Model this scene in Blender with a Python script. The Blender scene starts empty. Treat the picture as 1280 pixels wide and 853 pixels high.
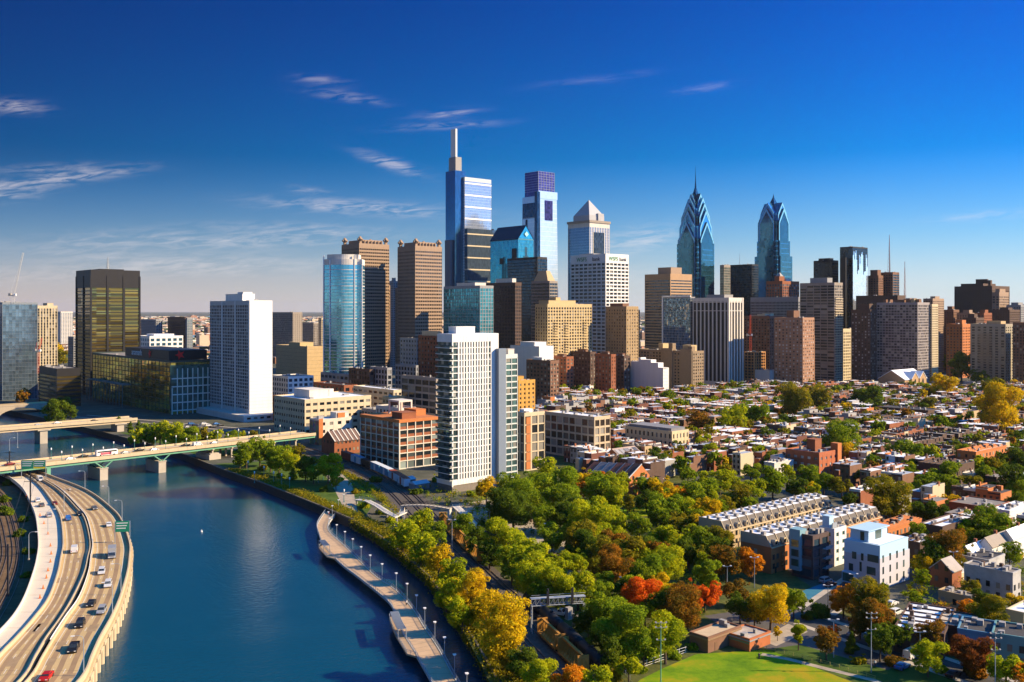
import bpy, math, random
from mathutils import Vector, Matrix
sc = bpy.context.scene
COL = sc.collection
R = random.Random(11)
# ------------------------------------------------------------------ camera, sky, sun, exposure
F, CX, HY, CH = 1200.0, 640.0, 388.0, 94.0          # focal length in photo pixels, centre, horizon row, camera height
cd = bpy.data.cameras.new('camera'); cam = bpy.data.objects.new('camera', cd); COL.objects.link(cam)
cam.location = (0, 0, CH); cam.rotation_euler = (math.radians(90), 0, 0)
cd.sensor_width = 36; cd.lens = 36*F/1280; cd.shift_y = -(426.5-HY)/1280
cd.clip_start = 1; cd.clip_end = 120000
sc.camera = cam
SUN_AZ, SUN_EL = math.radians(-3), math.radians(28)
w = bpy.data.worlds.new('World'); sc.world = w; w.use_nodes = True
nt = w.node_tree; N = nt.nodes; L = nt.links
bg = N['Background']; bg.inputs['Strength'].default_value = 0.055
sky = N.new('ShaderNodeTexSky'); sky.sky_type = 'NISHITA'; sky.sun_disc = False
sky.sun_elevation = SUN_EL; sky.sun_rotation = math.pi/2-SUN_AZ
sky.altitude = 100; sky.air_density = 1.0; sky.dust_density = 0.0; sky.ozone_density = 4.0
hs = N.new('ShaderNodeHueSaturation'); hs.inputs['Saturation'].default_value = 1.22
tint = N.new('ShaderNodeMix'); tint.data_type = 'RGBA'; tint.blend_type = 'MULTIPLY'; tint.inputs[0].default_value = 1; tint.inputs[7].default_value = (.92, .95, 1.20, 1)
L.new(sky.outputs[0], tint.inputs[6]); L.new(tint.outputs[2], hs.inputs['Color'])
gm = N.new('ShaderNodeGamma'); gm.inputs['Gamma'].default_value = 1.22
L.new(hs.outputs[0], gm.inputs['Color'])
# pale blue-lavender air low over the horizon (the sky itself, at infinity)
hz_n = N.new('ShaderNodeMix'); hz_n.data_type = 'RGBA'
# high cirrus in the sky dome (direction space)
tc = N.new('ShaderNodeTexCoord')
def wmath(op, a, b=None, c=None, nt_=nt):
    n = nt_.nodes.new('ShaderNodeMath'); n.operation = op
    for i, x in enumerate((a, b, c)):
        if x is None: continue
        if isinstance(x, (int, float)): n.inputs[i].default_value = x
        else: nt_.links.new(x, n.inputs[i])
    return n.outputs[0]
sx = N.new('ShaderNodeSeparateXYZ'); L.new(tc.outputs['Generated'], sx.inputs[0])
yy = wmath('MAXIMUM', sx.outputs[1], 0.05)
px_ = wmath('DIVIDE', sx.outputs[0], yy)             # tangent-plane coordinates of the northern sky
pz_ = wmath('DIVIDE', sx.outputs[2], yy)
hz_c = N.new('ShaderNodeMix'); hz_c.data_type = 'RGBA'; hz_c.inputs[6].default_value = (7.3, 5.6, 5.3, 1); hz_c.inputs[7].default_value = (6.4, 8.0, 8.6, 1)
L.new(wmath('MINIMUM', wmath('MAXIMUM', wmath('MULTIPLY_ADD', px_, .9, .5), 0.0), 1.0), hz_c.inputs[0])
L.new(wmath('MULTIPLY', wmath('POWER', 2.718, wmath('MULTIPLY', wmath('MAXIMUM', pz_, 0.0), -10.0)), .92), hz_n.inputs[0])
L.new(gm.outputs[0], hz_n.inputs[6]); L.new(hz_c.outputs[2], hz_n.inputs[7])
# a polarised autumn sky: the low air in view deepens quickly with elevation and away from the sun's side
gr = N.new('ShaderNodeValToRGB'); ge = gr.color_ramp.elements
STOPS = [(0,(.74,.74,.74)),(.03,(.64,.66,.68)),(.073,(.37,.55,.60)),(.155,(.0,.36,.50)),(.31,(.0,.30,.48)),(.45,(2.2,1.7,1.2)),(1,(5.6,3.4,1.9))]  # upper stops brighten the unseen dome overhead as added warm fill light
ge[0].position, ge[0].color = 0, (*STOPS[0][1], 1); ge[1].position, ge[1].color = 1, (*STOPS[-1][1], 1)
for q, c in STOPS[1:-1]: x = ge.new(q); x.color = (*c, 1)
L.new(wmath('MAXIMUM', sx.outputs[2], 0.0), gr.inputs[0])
azf = wmath('MINIMUM', wmath('MAXIMUM', wmath('MULTIPLY_ADD', sx.outputs[0], 1.05, .97), .45), 1.35)
hiw = wmath('MULTIPLY', wmath('MINIMUM', wmath('MULTIPLY', wmath('MAXIMUM', sx.outputs[2], 0.0), 7.0), 1.0), .85)
azm = wmath('ADD', wmath('MULTIPLY', wmath('SUBTRACT', azf, 1.0), wmath('ADD', hiw, .22)), 1.0)
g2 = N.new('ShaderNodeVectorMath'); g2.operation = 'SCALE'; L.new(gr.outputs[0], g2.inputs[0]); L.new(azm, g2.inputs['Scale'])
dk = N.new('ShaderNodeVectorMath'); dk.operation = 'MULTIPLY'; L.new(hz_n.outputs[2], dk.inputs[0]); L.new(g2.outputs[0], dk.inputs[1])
# (azimuth px, elevation px, half length, half height, tilt, density)
WISPS = [(15,133,36,8,.05,.7),(85,222,75,7,-.12,.8),(10,240,40,10,-.1,.7),(400,100,30,5,.1,.35),(430,120,40,6,.15,.4),(490,205,34,7,.32,.85),
 (560,142,34,5,-.08,.5),(555,157,60,4,-.05,.45),(455,260,110,8,.06,.75),(385,238,24,4,.1,.4),(800,300,38,14,-.15,.75),(880,110,34,4,-.15,.35),(740,100,60,5,-.12,.15),
 (240,330,170,12,.02,.5),(150,300,140,12,-.05,.32),(60,345,160,10,.0,.3),(340,300,120,9,-.03,.5),(1230,270,60,6,-.08,.35),(380,285,90,6,.03,.35),(820,345,60,10,.0,.3),(60,210,60,5,-.05,.4)]
nz = N.new('ShaderNodeTexNoise'); nz.inputs['Scale'].default_value = 1.0; nz.inputs['Detail'].default_value = 7; nz.inputs['Roughness'].default_value = .62; nz.inputs['Distortion'].default_value = .6
cmb = N.new('ShaderNodeCombineXYZ')
L.new(wmath('ADD', wmath('MULTIPLY', px_, 34.0), wmath('MULTIPLY', pz_, -90.0)), cmb.inputs[0]); L.new(wmath('MULTIPLY', pz_, 170.0), cmb.inputs[1])
L.new(cmb.outputs[0], nz.inputs['Vector'])
tot = None
for (ax, ay, hl, hh, tl, dn) in WISPS:
    dx = wmath('MULTIPLY', wmath('SUBTRACT', px_, (ax-CX)/F), F/hl)
    dz = wmath('MULTIPLY', wmath('ADD', wmath('SUBTRACT', pz_, (HY-ay)/F), wmath('MULTIPLY', dx, tl*hl/F)), F/hh)
    e = wmath('POWER', 2.718, wmath('MULTIPLY', wmath('ADD', wmath('MULTIPLY', dx, dx), wmath('MULTIPLY', dz, dz)), -1.0))
    e = wmath('MULTIPLY', e, dn)
    tot = e if tot is None else wmath('ADD', tot, e)
cm = wmath('MULTIPLY', tot, wmath('MULTIPLY_ADD', nz.outputs[0], 6.0, -2.45))
cm = wmath('MINIMUM', wmath('MAXIMUM', cm, 0.0), .8)
cm = wmath('MULTIPLY', cm, .40)
mx = N.new('ShaderNodeMix'); mx.data_type = 'RGBA'
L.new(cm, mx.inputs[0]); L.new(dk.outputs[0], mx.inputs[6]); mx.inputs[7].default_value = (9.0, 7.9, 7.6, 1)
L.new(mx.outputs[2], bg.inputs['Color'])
sd = bpy.data.lights.new('sun', 'SUN'); sun = bpy.data.objects.new('sun', sd); COL.objects.link(sun)
sd.energy = 4.6; sd.angle = math.radians(.5); sd.color = (1.0, .77, .45)
sdir = Vector((math.cos(SUN_AZ)*math.cos(SUN_EL), math.sin(SUN_AZ)*math.cos(SUN_EL), math.sin(SUN_EL)))
sun.rotation_euler = sdir.to_track_quat('Z', 'Y').to_euler(); sun.location = (300, -100, 400)
sc.view_settings.view_transform = 'Standard'; sc.view_settings.look = 'None'
sc.view_settings.exposure = 1.15; sc.view_settings.gamma = 1.0; sc.view_settings.use_curve_mapping = False
sc.cycles.use_denoising = True; sc.cycles.max_bounces = 6; sc.cycles.diffuse_bounces = 2; sc.cycles.glossy_bounces = 3
sc.cycles.transmission_bounces = 3; sc.cycles.caustics_reflective = False; sc.cycles.caustics_refractive = False
sc.cycles.sample_clamp_indirect = 4

HAZE = 1.2e-5
# ------------------------------------------------------------------ pixel <-> world helpers
def W(px, py, z=0.0):
    D = (CH-z)*F/(py-HY); return ((px-CX)/F*D, D)
def XD(px, D): return (px-CX)/F*D
def ZD(py, D): return CH-(py-HY)/F*D
def PIX(x, y, z): return (CX+x/y*F, HY+(CH-z)/y*F)
ANG = math.radians(41)
U = (math.cos(ANG), math.sin(ANG)); V = (-math.sin(ANG), math.cos(ANG))
def to_uv(x, y): return (x*U[0]+y*U[1], x*V[0]+y*V[1])
def from_uv(u, v): return (u*U[0]+v*V[0], u*U[1]+v*V[1])

# ------------------------------------------------------------------ materials
_m = {}
def newmat(name):
    m = bpy.data.materials.new(name); m.use_nodes = True
    return m, m.node_tree, m.node_tree.nodes['Principled BSDF']
def M(name, col=None, rough=.85, var=.16, scale=.25, metal=0, spec=.3, objvar=.0, streak=False):
    """matt surface whose own colour varies with a two-scale noise (dirt, wear) and a little from object to object"""
    if name in _m: return _m[name]
    m, t, b = newmat(name)
    b.inputs['Roughness'].default_value = rough; b.inputs['Metallic'].default_value = metal
    b.inputs['Specular IOR Level'].default_value = spec
    g = t.nodes.new('ShaderNodeNewGeometry')
    vec = g.outputs['Position']
    if streak:
        mp = t.nodes.new('ShaderNodeMapping'); mp.inputs['Scale'].default_value = (1, 1, .12); t.links.new(vec, mp.inputs[0]); vec = mp.outputs[0]
    n = t.nodes.new('ShaderNodeTexNoise'); n.inputs['Scale'].default_value = scale; n.inputs['Detail'].default_value = 5; n.inputs['Roughness'].default_value = .65
    t.links.new(vec, n.inputs['Vector'])
    f = wmath('MULTIPLY_ADD', n.outputs[0], 2*var*1.6, 1-var*1.6, t)
    if objvar:
        oi = t.nodes.new('ShaderNodeObjectInfo')
        f = wmath('MULTIPLY', f, wmath('MULTIPLY_ADD', oi.outputs['Random'], 2*objvar, 1-objvar, t), None, t)
    mixn = t.nodes.new('ShaderNodeMix'); mixn.data_type = 'RGBA'; mixn.blend_type = 'MULTIPLY'; mixn.inputs[0].default_value = 1
    mixn.inputs[6].default_value = (*col, 1); cb = t.nodes.new('ShaderNodeCombineColor')
    for i in range(3): t.links.new(f, cb.inputs[i])
    t.links.new(cb.outputs[0], mixn.inputs[7]); t.links.new(mixn.outputs[2], b.inputs['Base Color'])
    _m[name] = m; return m
def GL(name, col=None, metal=.55, rough=.08, cell=(3, 3, 3.6), var=.5, tilt=.015, lightp=.0, lightc=(.4, .38, .33)):
    """curtain-wall glass: panes of slightly different tint and tilt, some with pale blinds"""
    if name in _m: return _m[name]
    m, t, b = newmat(name)
    b.inputs['Metallic'].default_value = metal; b.inputs['Roughness'].default_value = rough; b.inputs['Specular IOR Level'].default_value = .6
    tcn = t.nodes.new('ShaderNodeTexCoord')
    sn = t.nodes.new('ShaderNodeVectorMath'); sn.operation = 'DIVIDE'; sn.inputs[1].default_value = cell
    ad = t.nodes.new('ShaderNodeVectorMath'); ad.operation = 'ADD'; ad.inputs[1].default_value = (.37, .41, .03)
    fl = t.nodes.new('ShaderNodeVectorMath'); fl.operation = 'FLOOR'
    t.links.new(tcn.outputs['Object'], sn.inputs[0]); t.links.new(sn.outputs[0], ad.inputs[0]); t.links.new(ad.outputs[0], fl.inputs[0])
    wn = t.nodes.new('ShaderNodeTexWhiteNoise'); wn.noise_dimensions = '3D'; t.links.new(fl.outputs[0], wn.inputs[0])
    f = wmath('MULTIPLY_ADD', wn.outputs[0], var*2, 1-var, t)
    mixn = t.nodes.new('ShaderNodeMix'); mixn.data_type = 'RGBA'; mixn.blend_type = 'MULTIPLY'; mixn.inputs[0].default_value = 1
    mixn.inputs[6].default_value = (*col, 1); cb = t.nodes.new('ShaderNodeCombineColor')
    for i in range(3): t.links.new(f, cb.inputs[i])
    t.links.new(cb.outputs[0], mixn.inputs[7]); out = mixn.outputs[2]
    if lightp:
        s2 = t.nodes.new('ShaderNodeSeparateColor'); t.links.new(wn.outputs[1], s2.inputs[0])
        lt = wmath('LESS_THAN', s2.outputs[1], lightp, None, t)
        m2 = t.nodes.new('ShaderNodeMix'); m2.data_type = 'RGBA'; t.links.new(lt, m2.inputs[0]); t.links.new(out, m2.inputs[6]); m2.inputs[7].default_value = (*lightc, 1); out = m2.outputs[2]
    t.links.new(out, b.inputs['Base Color'])
    g = t.nodes.new('ShaderNodeNewGeometry')
    sb = t.nodes.new('ShaderNodeVectorMath'); sb.operation = 'SUBTRACT'; sb.inputs[1].default_value = (.5, .5, .5); t.links.new(wn.outputs[1], sb.inputs[0])
    scl = t.nodes.new('ShaderNodeVectorMath'); scl.operation = 'SCALE'; scl.inputs['Scale'].default_value = tilt*2; t.links.new(sb.outputs[0], scl.inputs[0])
    a2 = t.nodes.new('ShaderNodeVectorMath'); a2.operation = 'ADD'; t.links.new(g.outputs['Normal'], a2.inputs[0]); t.links.new(scl.outputs[0], a2.inputs[1])
    nn = t.nodes.new('ShaderNodeVectorMath'); nn.operation = 'NORMALIZE'; t.links.new(a2.outputs[0], nn.inputs[0]); t.links.new(nn.outputs[0], b.inputs['Normal'])
    _m[name] = m; return m
def WIN(name, col=(.014, .020, .028), light=(.32, .30, .26), p=.22, metal=.0, rough=.12):
    """window panes: each pane (mesh island / object) dark glass or drawn blind"""
    if name in _m: return _m[name]
    m, t, b = newmat(name)
    b.inputs['Roughness'].default_value = rough; b.inputs['Metallic'].default_value = metal; b.inputs['Specular IOR Level'].default_value = .3
    g = t.nodes.new('ShaderNodeNewGeometry'); oi = t.nodes.new('ShaderNodeObjectInfo')
    rnd = wmath('FRACT', wmath('MULTIPLY', wmath('ADD', g.outputs['Random Per Island'], oi.outputs['Random'], None, t), 7.31, None, t), None, None, t)
    cr = t.nodes.new('ShaderNodeValToRGB'); e = cr.color_ramp.elements
    e[0].position = 0; e[0].color = (*light, 1); e[1].position = 1; e[1].color = (*[c*.5 for c in col], 1)
    x = e.new(p); x.color = (*[a*.25+c*.75 for a, c in zip(light, col)], 1); x = e.new(min(.99, p+.12)); x.color = (*col, 1)
    t.links.new(rnd, cr.inputs[0]); t.links.new(cr.outputs[0], b.inputs['Base Color'])
    _m[name] = m; return m

# ------------------------------------------------------------------ mesh builder
KIDS = {}
def kids(o): return list(KIDS.get(o.name, ()))
def setp(o, parent):
    if parent is not None:
        o.parent = parent; KIDS.setdefault(parent.name, []).append(o)
class MB:
    def __init__(s): s.v = []; s.f = []; s.mi = []
    def face(s, pts, m=0):
        k = len(s.v); s.v += [tuple(p) for p in pts]; s.f.append(tuple(range(k, k+len(pts)))); s.mi.append(m)
    def box(s, x0, x1, y0, y1, z0, z1, m=0, mt=None):
        k = len(s.v)
        s.v += [(x0,y0,z0),(x1,y0,z0),(x1,y1,z0),(x0,y1,z0),(x0,y0,z1),(x1,y0,z1),(x1,y1,z1),(x0,y1,z1)]
        for i, q in enumerate(((0,1,5,4),(1,2,6,5),(2,3,7,6),(3,0,4,7),(4,5,6,7),(3,2,1,0))):
            s.f.append(tuple(k+j for j in q)); s.mi.append((mt if mt is not None and i == 4 else m))
        return s
    def frust(s, w0, d0, z0, w1, d1, z1, cx=0, cy=0, m=0):
        k = len(s.v)
        for (w, d, z) in ((w0,d0,z0),(w1,d1,z1)):
            s.v += [(cx-w/2,cy-d/2,z),(cx+w/2,cy-d/2,z),(cx+w/2,cy+d/2,z),(cx-w/2,cy+d/2,z)]
        for q in ((0,1,5,4),(1,2,6,5),(2,3,7,6),(3,0,4,7),(4,5,6,7),(3,2,1,0)):
            s.f.append(tuple(k+j for j in q)); s.mi.append(m)
        return s
    def prism(s, poly, z0, z1, m=0, mt=None):
        k = len(s.v); n = len(poly)
        s.v += [(x,y,z0) for x, y in poly]+[(x,y,z1) for x, y in poly]
        for i in range(n):
            j = (i+1) % n; s.f.append((k+i,k+j,k+n+j,k+n+i)); s.mi.append(m)
        s.f.append(tuple(range(k+n,k+2*n))); s.mi.append(m if mt is None else mt)
        s.f.append(tuple(range(k+n-1,k-1,-1))); s.mi.append(m)
        return s
    def extr(s, prof, axis, a0, a1, m=0):
        """profile of (h, z) points extruded along local x or y"""
        n = len(prof); k = len(s.v)
        for a in (a0, a1):
            s.v += [((a,h,z) if axis == 'x' else (h,a,z)) for h, z in prof]
        for i in range(n):
            j = (i+1) % n; s.f.append((k+i,k+j,k+n+j,k+n+i)); s.mi.append(m)
        s.f.append(tuple(range(k+n-1,k-1,-1))); s.mi.append(m); s.f.append(tuple(range(k+n,k+2*n))); s.mi.append(m)
        return s
    def tube(s, p0, p1, r0, r1=None, n=6, m=0):
        r1 = r0 if r1 is None else r1
        p0 = Vector(p0); p1 = Vector(p1); d = (p1-p0); q = d.to_track_quat('Z', 'Y'); k = len(s.v)
        for p, r in ((p0, r0), (p1, r1)):
            for i in range(n):
                a = 2*math.pi*i/n; s.v.append(tuple(p+q @ Vector((r*math.cos(a), r*math.sin(a), 0))))
        for i in range(n):
            j = (i+1) % n; s.f.append((k+i,k+j,k+n+j,k+n+i)); s.mi.append(m)
        s.f.append(tuple(range(k+n-1,k-1,-1))); s.mi.append(m); s.f.append(tuple(range(k+n,k+2*n))); s.mi.append(m)
        return s
    def path(s, pts, r, n=6, m=0):
        for a, b in zip(pts[:-1], pts[1:]): s.tube(a, b, r, r, n, m)
        return s
    def mesh(s, name, mats):
        me = bpy.data.meshes.new(name); me.from_pydata(s.v, [], s.f)
        for mm in (mats if isinstance(mats, (list, tuple)) else [mats]): me.materials.append(mm)
        if any(s.mi): me.polygons.foreach_set('material_index', s.mi)
        me.update(); return me
    def build(s, name, mats, parent=None, loc=None, rz=None):
        o = bpy.data.objects.new(name, s.mesh(name, mats)); COL.objects.link(o)
        setp(o, parent)
        if loc is not None: o.location = loc
        if rz is not None: o.rotation_euler[2] = rz
        return o
def fixn(o):
    import bmesh
    b = bmesh.new(); b.from_mesh(o.data); bmesh.ops.recalc_face_normals(b, faces=b.faces); b.to_mesh(o.data); b.free(); return o
def tag(o, label=None, cat=None, group=None, kind=None):
    if label: o['label'] = label
    if cat: o['category'] = cat
    if group: o['group'] = group
    if kind: o['kind'] = kind
    return o
def thing(name, label, cat, loc=(0,0,0), rz=0.0, group=None):
    o = bpy.data.objects.new(name, None); COL.objects.link(o); o.empty_display_size = 1
    o.location = loc; o.rotation_euler = (0, 0, rz); return tag(o, label, cat, group)
def obj(name, me, parent=None, loc=(0,0,0), rz=0.0):
    o = bpy.data.objects.new(name, me); COL.objects.link(o); o.location = loc; o.rotation_euler[2] = rz
    setp(o, parent)
    return o
def dup(o, loc=None, rz=None, parent=None):
    c = o.copy(); COL.objects.link(c)
    setp(c, parent)
    if loc is not None: c.location = loc
    if rz is not None: c.rotation_euler[2] = rz
    for ch in kids(o): dup(ch, parent=c)
    return c
def words(n): return ['nearest','second nearest','third nearest','fourth nearest','fifth nearest','sixth nearest','seventh nearest','eighth nearest','ninth nearest','tenth nearest','eleventh nearest','twelfth nearest','thirteenth nearest','fourteenth nearest','fifteenth nearest'][n] if n < 15 else '%dth nearest' % (n+1)
ORD = ['first','second','third','fourth','fifth','sixth','seventh','eighth','ninth','tenth','eleventh','twelfth','thirteenth','fourteenth','fifteenth','sixteenth','seventeenth','eighteenth','nineteenth','twentieth']
def text_mesh(txt, size, ext=.15):
    cu = bpy.data.curves.new('lettering', 'FONT'); cu.body = txt; cu.size = size; cu.extrude = ext; cu.align_x = 'CENTER'; cu.align_y = 'CENTER'
    o = bpy.data.objects.new('lettering', cu); COL.objects.link(o)
    dg = bpy.context.evaluated_depsgraph_get(); me = bpy.data.meshes.new_from_object(o.evaluated_get(dg))
    bpy.data.objects.remove(o); bpy.data.curves.remove(cu); return me
def catmull(pts, n=8):
    out = []
    P = [pts[0]]+list(pts)+[pts[-1]]
    for i in range(1, len(P)-2):
        p0, p1, p2, p3 = P[i-1], P[i], P[i+1], P[i+2]
        for k in range(n):
            t = k/n; out.append(tuple(.5*((2*b)+(-a+c)*t+(2*a-5*b+4*c-d)*t*t+(-a+3*b-3*c+d)*t**3) for a, b, c, d in zip(p0, p1, p2, p3)))
    out.append(tuple(pts[-1])); return out
def lin(pts, step):
    """resample a 2-D polyline at even steps -> list of (x, y, heading)"""
    out = []; acc = 0
    for a, b in zip(pts[:-1], pts[1:]):
        d = math.hypot(b[0]-a[0], b[1]-a[1])
        if d < 1e-6: continue
        while acc <= d:
            t = acc/d; out.append((a[0]+(b[0]-a[0])*t, a[1]+(b[1]-a[1])*t, math.atan2(b[1]-a[1], b[0]-a[0]))); acc += step
        acc -= d
    return out
def offs(pts, o):
    """offset a polyline to its right by o"""
    out = []
    for i, p in enumerate(pts):
        a = pts[max(0, i-1)]; b = pts[min(len(pts)-1, i+1)]; d = math.hypot(b[0]-a[0], b[1]-a[1]) or 1
        out.append((p[0]+(b[1]-a[1])/d*o, p[1]-(b[0]-a[0])/d*o))
    return out
def slab(mb, A, B, z0, z1, m=0):
    """solid ribbon between two matched polylines, z may be number or list"""
    n = len(A); k = len(mb.v)
    zz0 = z0 if isinstance(z0, list) else [z0]*n; zz1 = z1 if isinstance(z1, list) else [z1]*n
    for i in range(n):
        mb.v += [(A[i][0],A[i][1],zz0[i]),(B[i][0],B[i][1],zz0[i]),(B[i][0],B[i][1],zz1[i]),(A[i][0],A[i][1],zz1[i])]
    for i in range(n-1):
        a = k+4*i; b = a+4
        for j in range(4):
            j2 = (j+1) % 4; mb.f.append((a+j,a+j2,b+j2,b+j)); mb.mi.append(m)
    mb.f.append((k+3,k+2,k+1,k)); mb.mi.append(m); e = k+4*(n-1); mb.f.append((e,e+1,e+2,e+3)); mb.mi.append(m)
    return mb
def ribbon(mb, A, B, z, m=0):
    n = len(A); k = len(mb.v)
    for i in range(n): mb.v += [(A[i][0],A[i][1],z),(B[i][0],B[i][1],z)]
    for i in range(n-1): mb.f.append((k+2*i,k+2*i+1,k+2*i+3,k+2*i+2)); mb.mi.append(m)
    return mb
OCC = []            # occupied ground in (u, v)
def occ(u0, u1, v0, v1): OCC.append((u0, u1, v0, v1))
def free(u0, u1, v0, v1, g=1.0):
    for a, b, c, d in OCC:
        if u0 < b+g and u1 > a-g and v0 < d+g and v1 > c-g: return False
    return True
def inpoly(x, y, P):
    c = False; n = len(P)
    for i in range(n):
        (x1, y1), (x2, y2) = P[i], P[i-1]
        if (y1 > y) != (y2 > y) and x < (x2-x1)*(y-y1)/(y2-y1)+x1: c = not c
    return c
# ---- landmark based labels for repeats: (object, description, x, y, z)
LAND = []
PEND = []
def pend(o, desc, x, y, z): PEND.append((o, desc, *PIX(x, y, z)))
# ================================================================== GROUND, WATER, ROADS
def ground_mat(name, c1, c2, scale=.03, rough=.95, c3=None):
    m, t, b = newmat(name); b.inputs['Roughness'].default_value = rough; b.inputs['Specular IOR Level'].default_value = .15
    g = t.nodes.new('ShaderNodeNewGeometry'); n = t.nodes.new('ShaderNodeTexNoise'); n.inputs['Scale'].default_value = scale; n.inputs['Detail'].default_value = 8; n.inputs['Roughness'].default_value = .7
    t.links.new(g.outputs['Position'], n.inputs['Vector'])
    cr = t.nodes.new('ShaderNodeValToRGB'); e = cr.color_ramp.elements
    e[0].position = .35; e[0].color = (*c1, 1); e[1].position = .65; e[1].color = (*c2, 1)
    if c3: x = e.new(.5); x.color = (*c3, 1)
    t.links.new(n.outputs[0], cr.inputs[0]); t.links.new(cr.outputs[0], b.inputs['Base Color']); _m[name] = m; return m
MG = ground_mat('city_ground', (.055,.055,.05), (.13,.12,.10), .04, c3=(.08,.085,.06))
MLAWN = ground_mat('lawn', (.035,.075,.010), (.085,.13,.018), .12)
MFIELD = ground_mat('field', (.060,.15,.002), (.33,.25,.008), .075, c3=(.15,.25,.003))
MBRUSH = ground_mat('brush', (.04,.06,.015), (.12,.12,.03), .3)
MDIRT = ground_mat('dirt', (.10,.06,.03), (.20,.13,.07), .2)
MBALL = ground_mat('ballast', (.06,.055,.05), (.13,.11,.095), .8)
MPATH = ground_mat('path', (.30,.25,.19), (.42,.36,.28), .3)
MCONC = M('concrete', (.42,.37,.30), .85, .18, .15); MCONCW = M('pale_concrete', (.58,.53,.46), .85, .12, .2)
MROADT = M('tan_roadway', (.48,.345,.165), .8, .14, .12); MROADW = M('pale_ramp', (.62,.54,.42), .85, .10, .1)
MASPH = M('asphalt', (.06,.06,.06), .9, .2, .2); MPAINT = M('road_paint', (.62,.56,.46), .8, .1)
MSTONE = M('embankment_stone', (.065,.052,.04), .95, .3, .6)
MGREEN = M('green_steel', (.13,.33,.22), .5, .12, .5); MSTEEL = M('grey_steel', (.30,.33,.36), .5, .12, .5); MDARK = M('dark_steel', (.03,.03,.035), .6, .1)
MWHITE = M('white_paint', (.80,.79,.76), .6, .08, .4); MRUST = M('rust', (.28,.12,.03), .85, .3, .6)

bankE = [(760,990),(680,905),(622,853),(592,800),(567,765),(537,722),(503,692),(470,668),(440,650),(400,633),(365,619),(330,605),(280,588),(235,570),(205,560),(165,550),(120,538),(60,524),(0,511),(-160,500)]
bankW = [(-400,508),(-250,520),(-120,540),(-20,566),(50,592),(98,640),(114,700),(104,760),(78,853),(30,990)]
bE = [W(*p) for p in bankE]; bW = [W(*p) for p in bankW]
FAR = 45000
def land(poly, mb, zb=-9):
    mb.face([(x,y,0) for x, y in poly])
    return mb
mb = MB()
mb.face([(x,y,0) for x, y in bE]+[(bE[-1][0]-900, bE[-1][1]+260, 0), (-FAR, 9000, 0), (-FAR, FAR, 0), (FAR, FAR, 0), (FAR, -200, 0), (bE[0][0]+60, -200, 0)])
mb.face([(x,y,0) for x, y in bW]+[(bW[-1][0]-20, -200, 0), (-FAR, -200, 0), (-FAR, 6000, 0), (bW[0][0]-600, bW[0][1]+120, 0)])
g = mb.build('ground', MG); fixn(g)
for f in g.data.polygons:
    pass
if g.data.polygons[0].normal.z < 0: g.data.flip_normals()
tag(g, kind='structure')
mb = MB()
for B in (bE, bW):
    for a, b in zip(B[:-1], B[1:]): mb.face([(a[0],a[1],0),(b[0],b[1],0),(b[0],b[1],-9),(a[0],a[1],-9)])
o = mb.build('embankment', MSTONE); tag(o, kind='structure')
cop = MB(); A = offs(bE, -.1); B = offs(bE, .55)
slab(cop, A, B, -.05, .45)
tag(cop.build('river_wall', M('river_wall_stone', (.17,.14,.10), .9, .25, .5)), 'long low stone river wall edging the right bank of the water', 'wall')
# water
m, t, b = newmat('river_water')
b.inputs['Base Color'].default_value = (.002, .052, .090, 1); b.inputs['Roughness'].default_value = .15; b.inputs['IOR'].default_value = 1.33
g_ = t.nodes.new('ShaderNodeNewGeometry')
n1 = t.nodes.new('ShaderNodeTexNoise'); n1.inputs['Scale'].default_value = .55; n1.inputs['Detail'].default_value = 6; n1.inputs['Roughness'].default_value = .6
n2 = t.nodes.new('ShaderNodeTexNoise'); n2.inputs['Scale'].default_value = .03; n2.inputs['Detail'].default_value = 3
t.links.new(g_.outputs['Position'], n1.inputs['Vector']); t.links.new(g_.outputs['Position'], n2.inputs['Vector'])
bp = t.nodes.new('ShaderNodeBump'); bp.inputs['Distance'].default_value = .30
t.links.new(wmath('MULTIPLY_ADD', n2.outputs[0], .5, .1, t), bp.inputs['Strength']); t.links.new(n1.outputs[0], bp.inputs['Height']); t.links.new(bp.outputs[0], b.inputs['Normal'])
mb = MB(); mb.face([(-3000,-100,-4),(700,-100,-4),(700,1600,-4),(-3000,1600,-4)])
tag(mb.build('river', m), kind='structure')

def sheet(name, pxs, mat, z=.004, kind='structure', hz=0):
    mb = MB(); mb.face([(*W(x,y,hz), z) for x, y in pxs]); o = mb.build(name, mat)
    if o.data.polygons[0].normal.z < 0: o.data.flip_normals()
    return tag(o, kind=kind)
sheet('park_lawn', [(612,853),(585,800),(565,763),(540,722),(508,692),(470,664),(560,655),(600,600),(700,570),(820,585),(935,620),(945,680),(1000,725),(1060,760),(1180,800),(1280,845),(1280,900),(640,900)], MBRUSH, .004)
sheet('sports_field', [(770,880),(800,850),(828,836),(870,818),(960,812),(1110,870),(1110,930),(760,930)], MFIELD, .012)
sheet('verge_lawn', [(955,812),(1000,806),(1180,842),(1290,870),(1290,900),(1115,868)], MLAWN, .010)
sheet('playground', [(880,770),(1000,752),(1110,790),(1150,815),(1110,838),(1000,806),(960,812)], M('playground_asphalt', (.09,.085,.085), .9, .2, .3), .014)
sheet('sand_court', [(950,800),(985,780),(1010,790),(970,808)], MPATH, .020)
sheet('blue_court', [(1000,740),(1040,725),(1075,742),(1035,772)], M('court_blue', (.03,.16,.24), .8, .12, .2), .016)
sheet('riverside_lawn', [(438,646),(400,630),(360,613),(325,600),(270,580),(360,575),(440,588),(470,625),(455,648)], MLAWN, .012)
sheet('river_trail', [(405,592),(425,590),(440,605),(447,640),(428,632),(418,612)], MPATH, .018)
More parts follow.
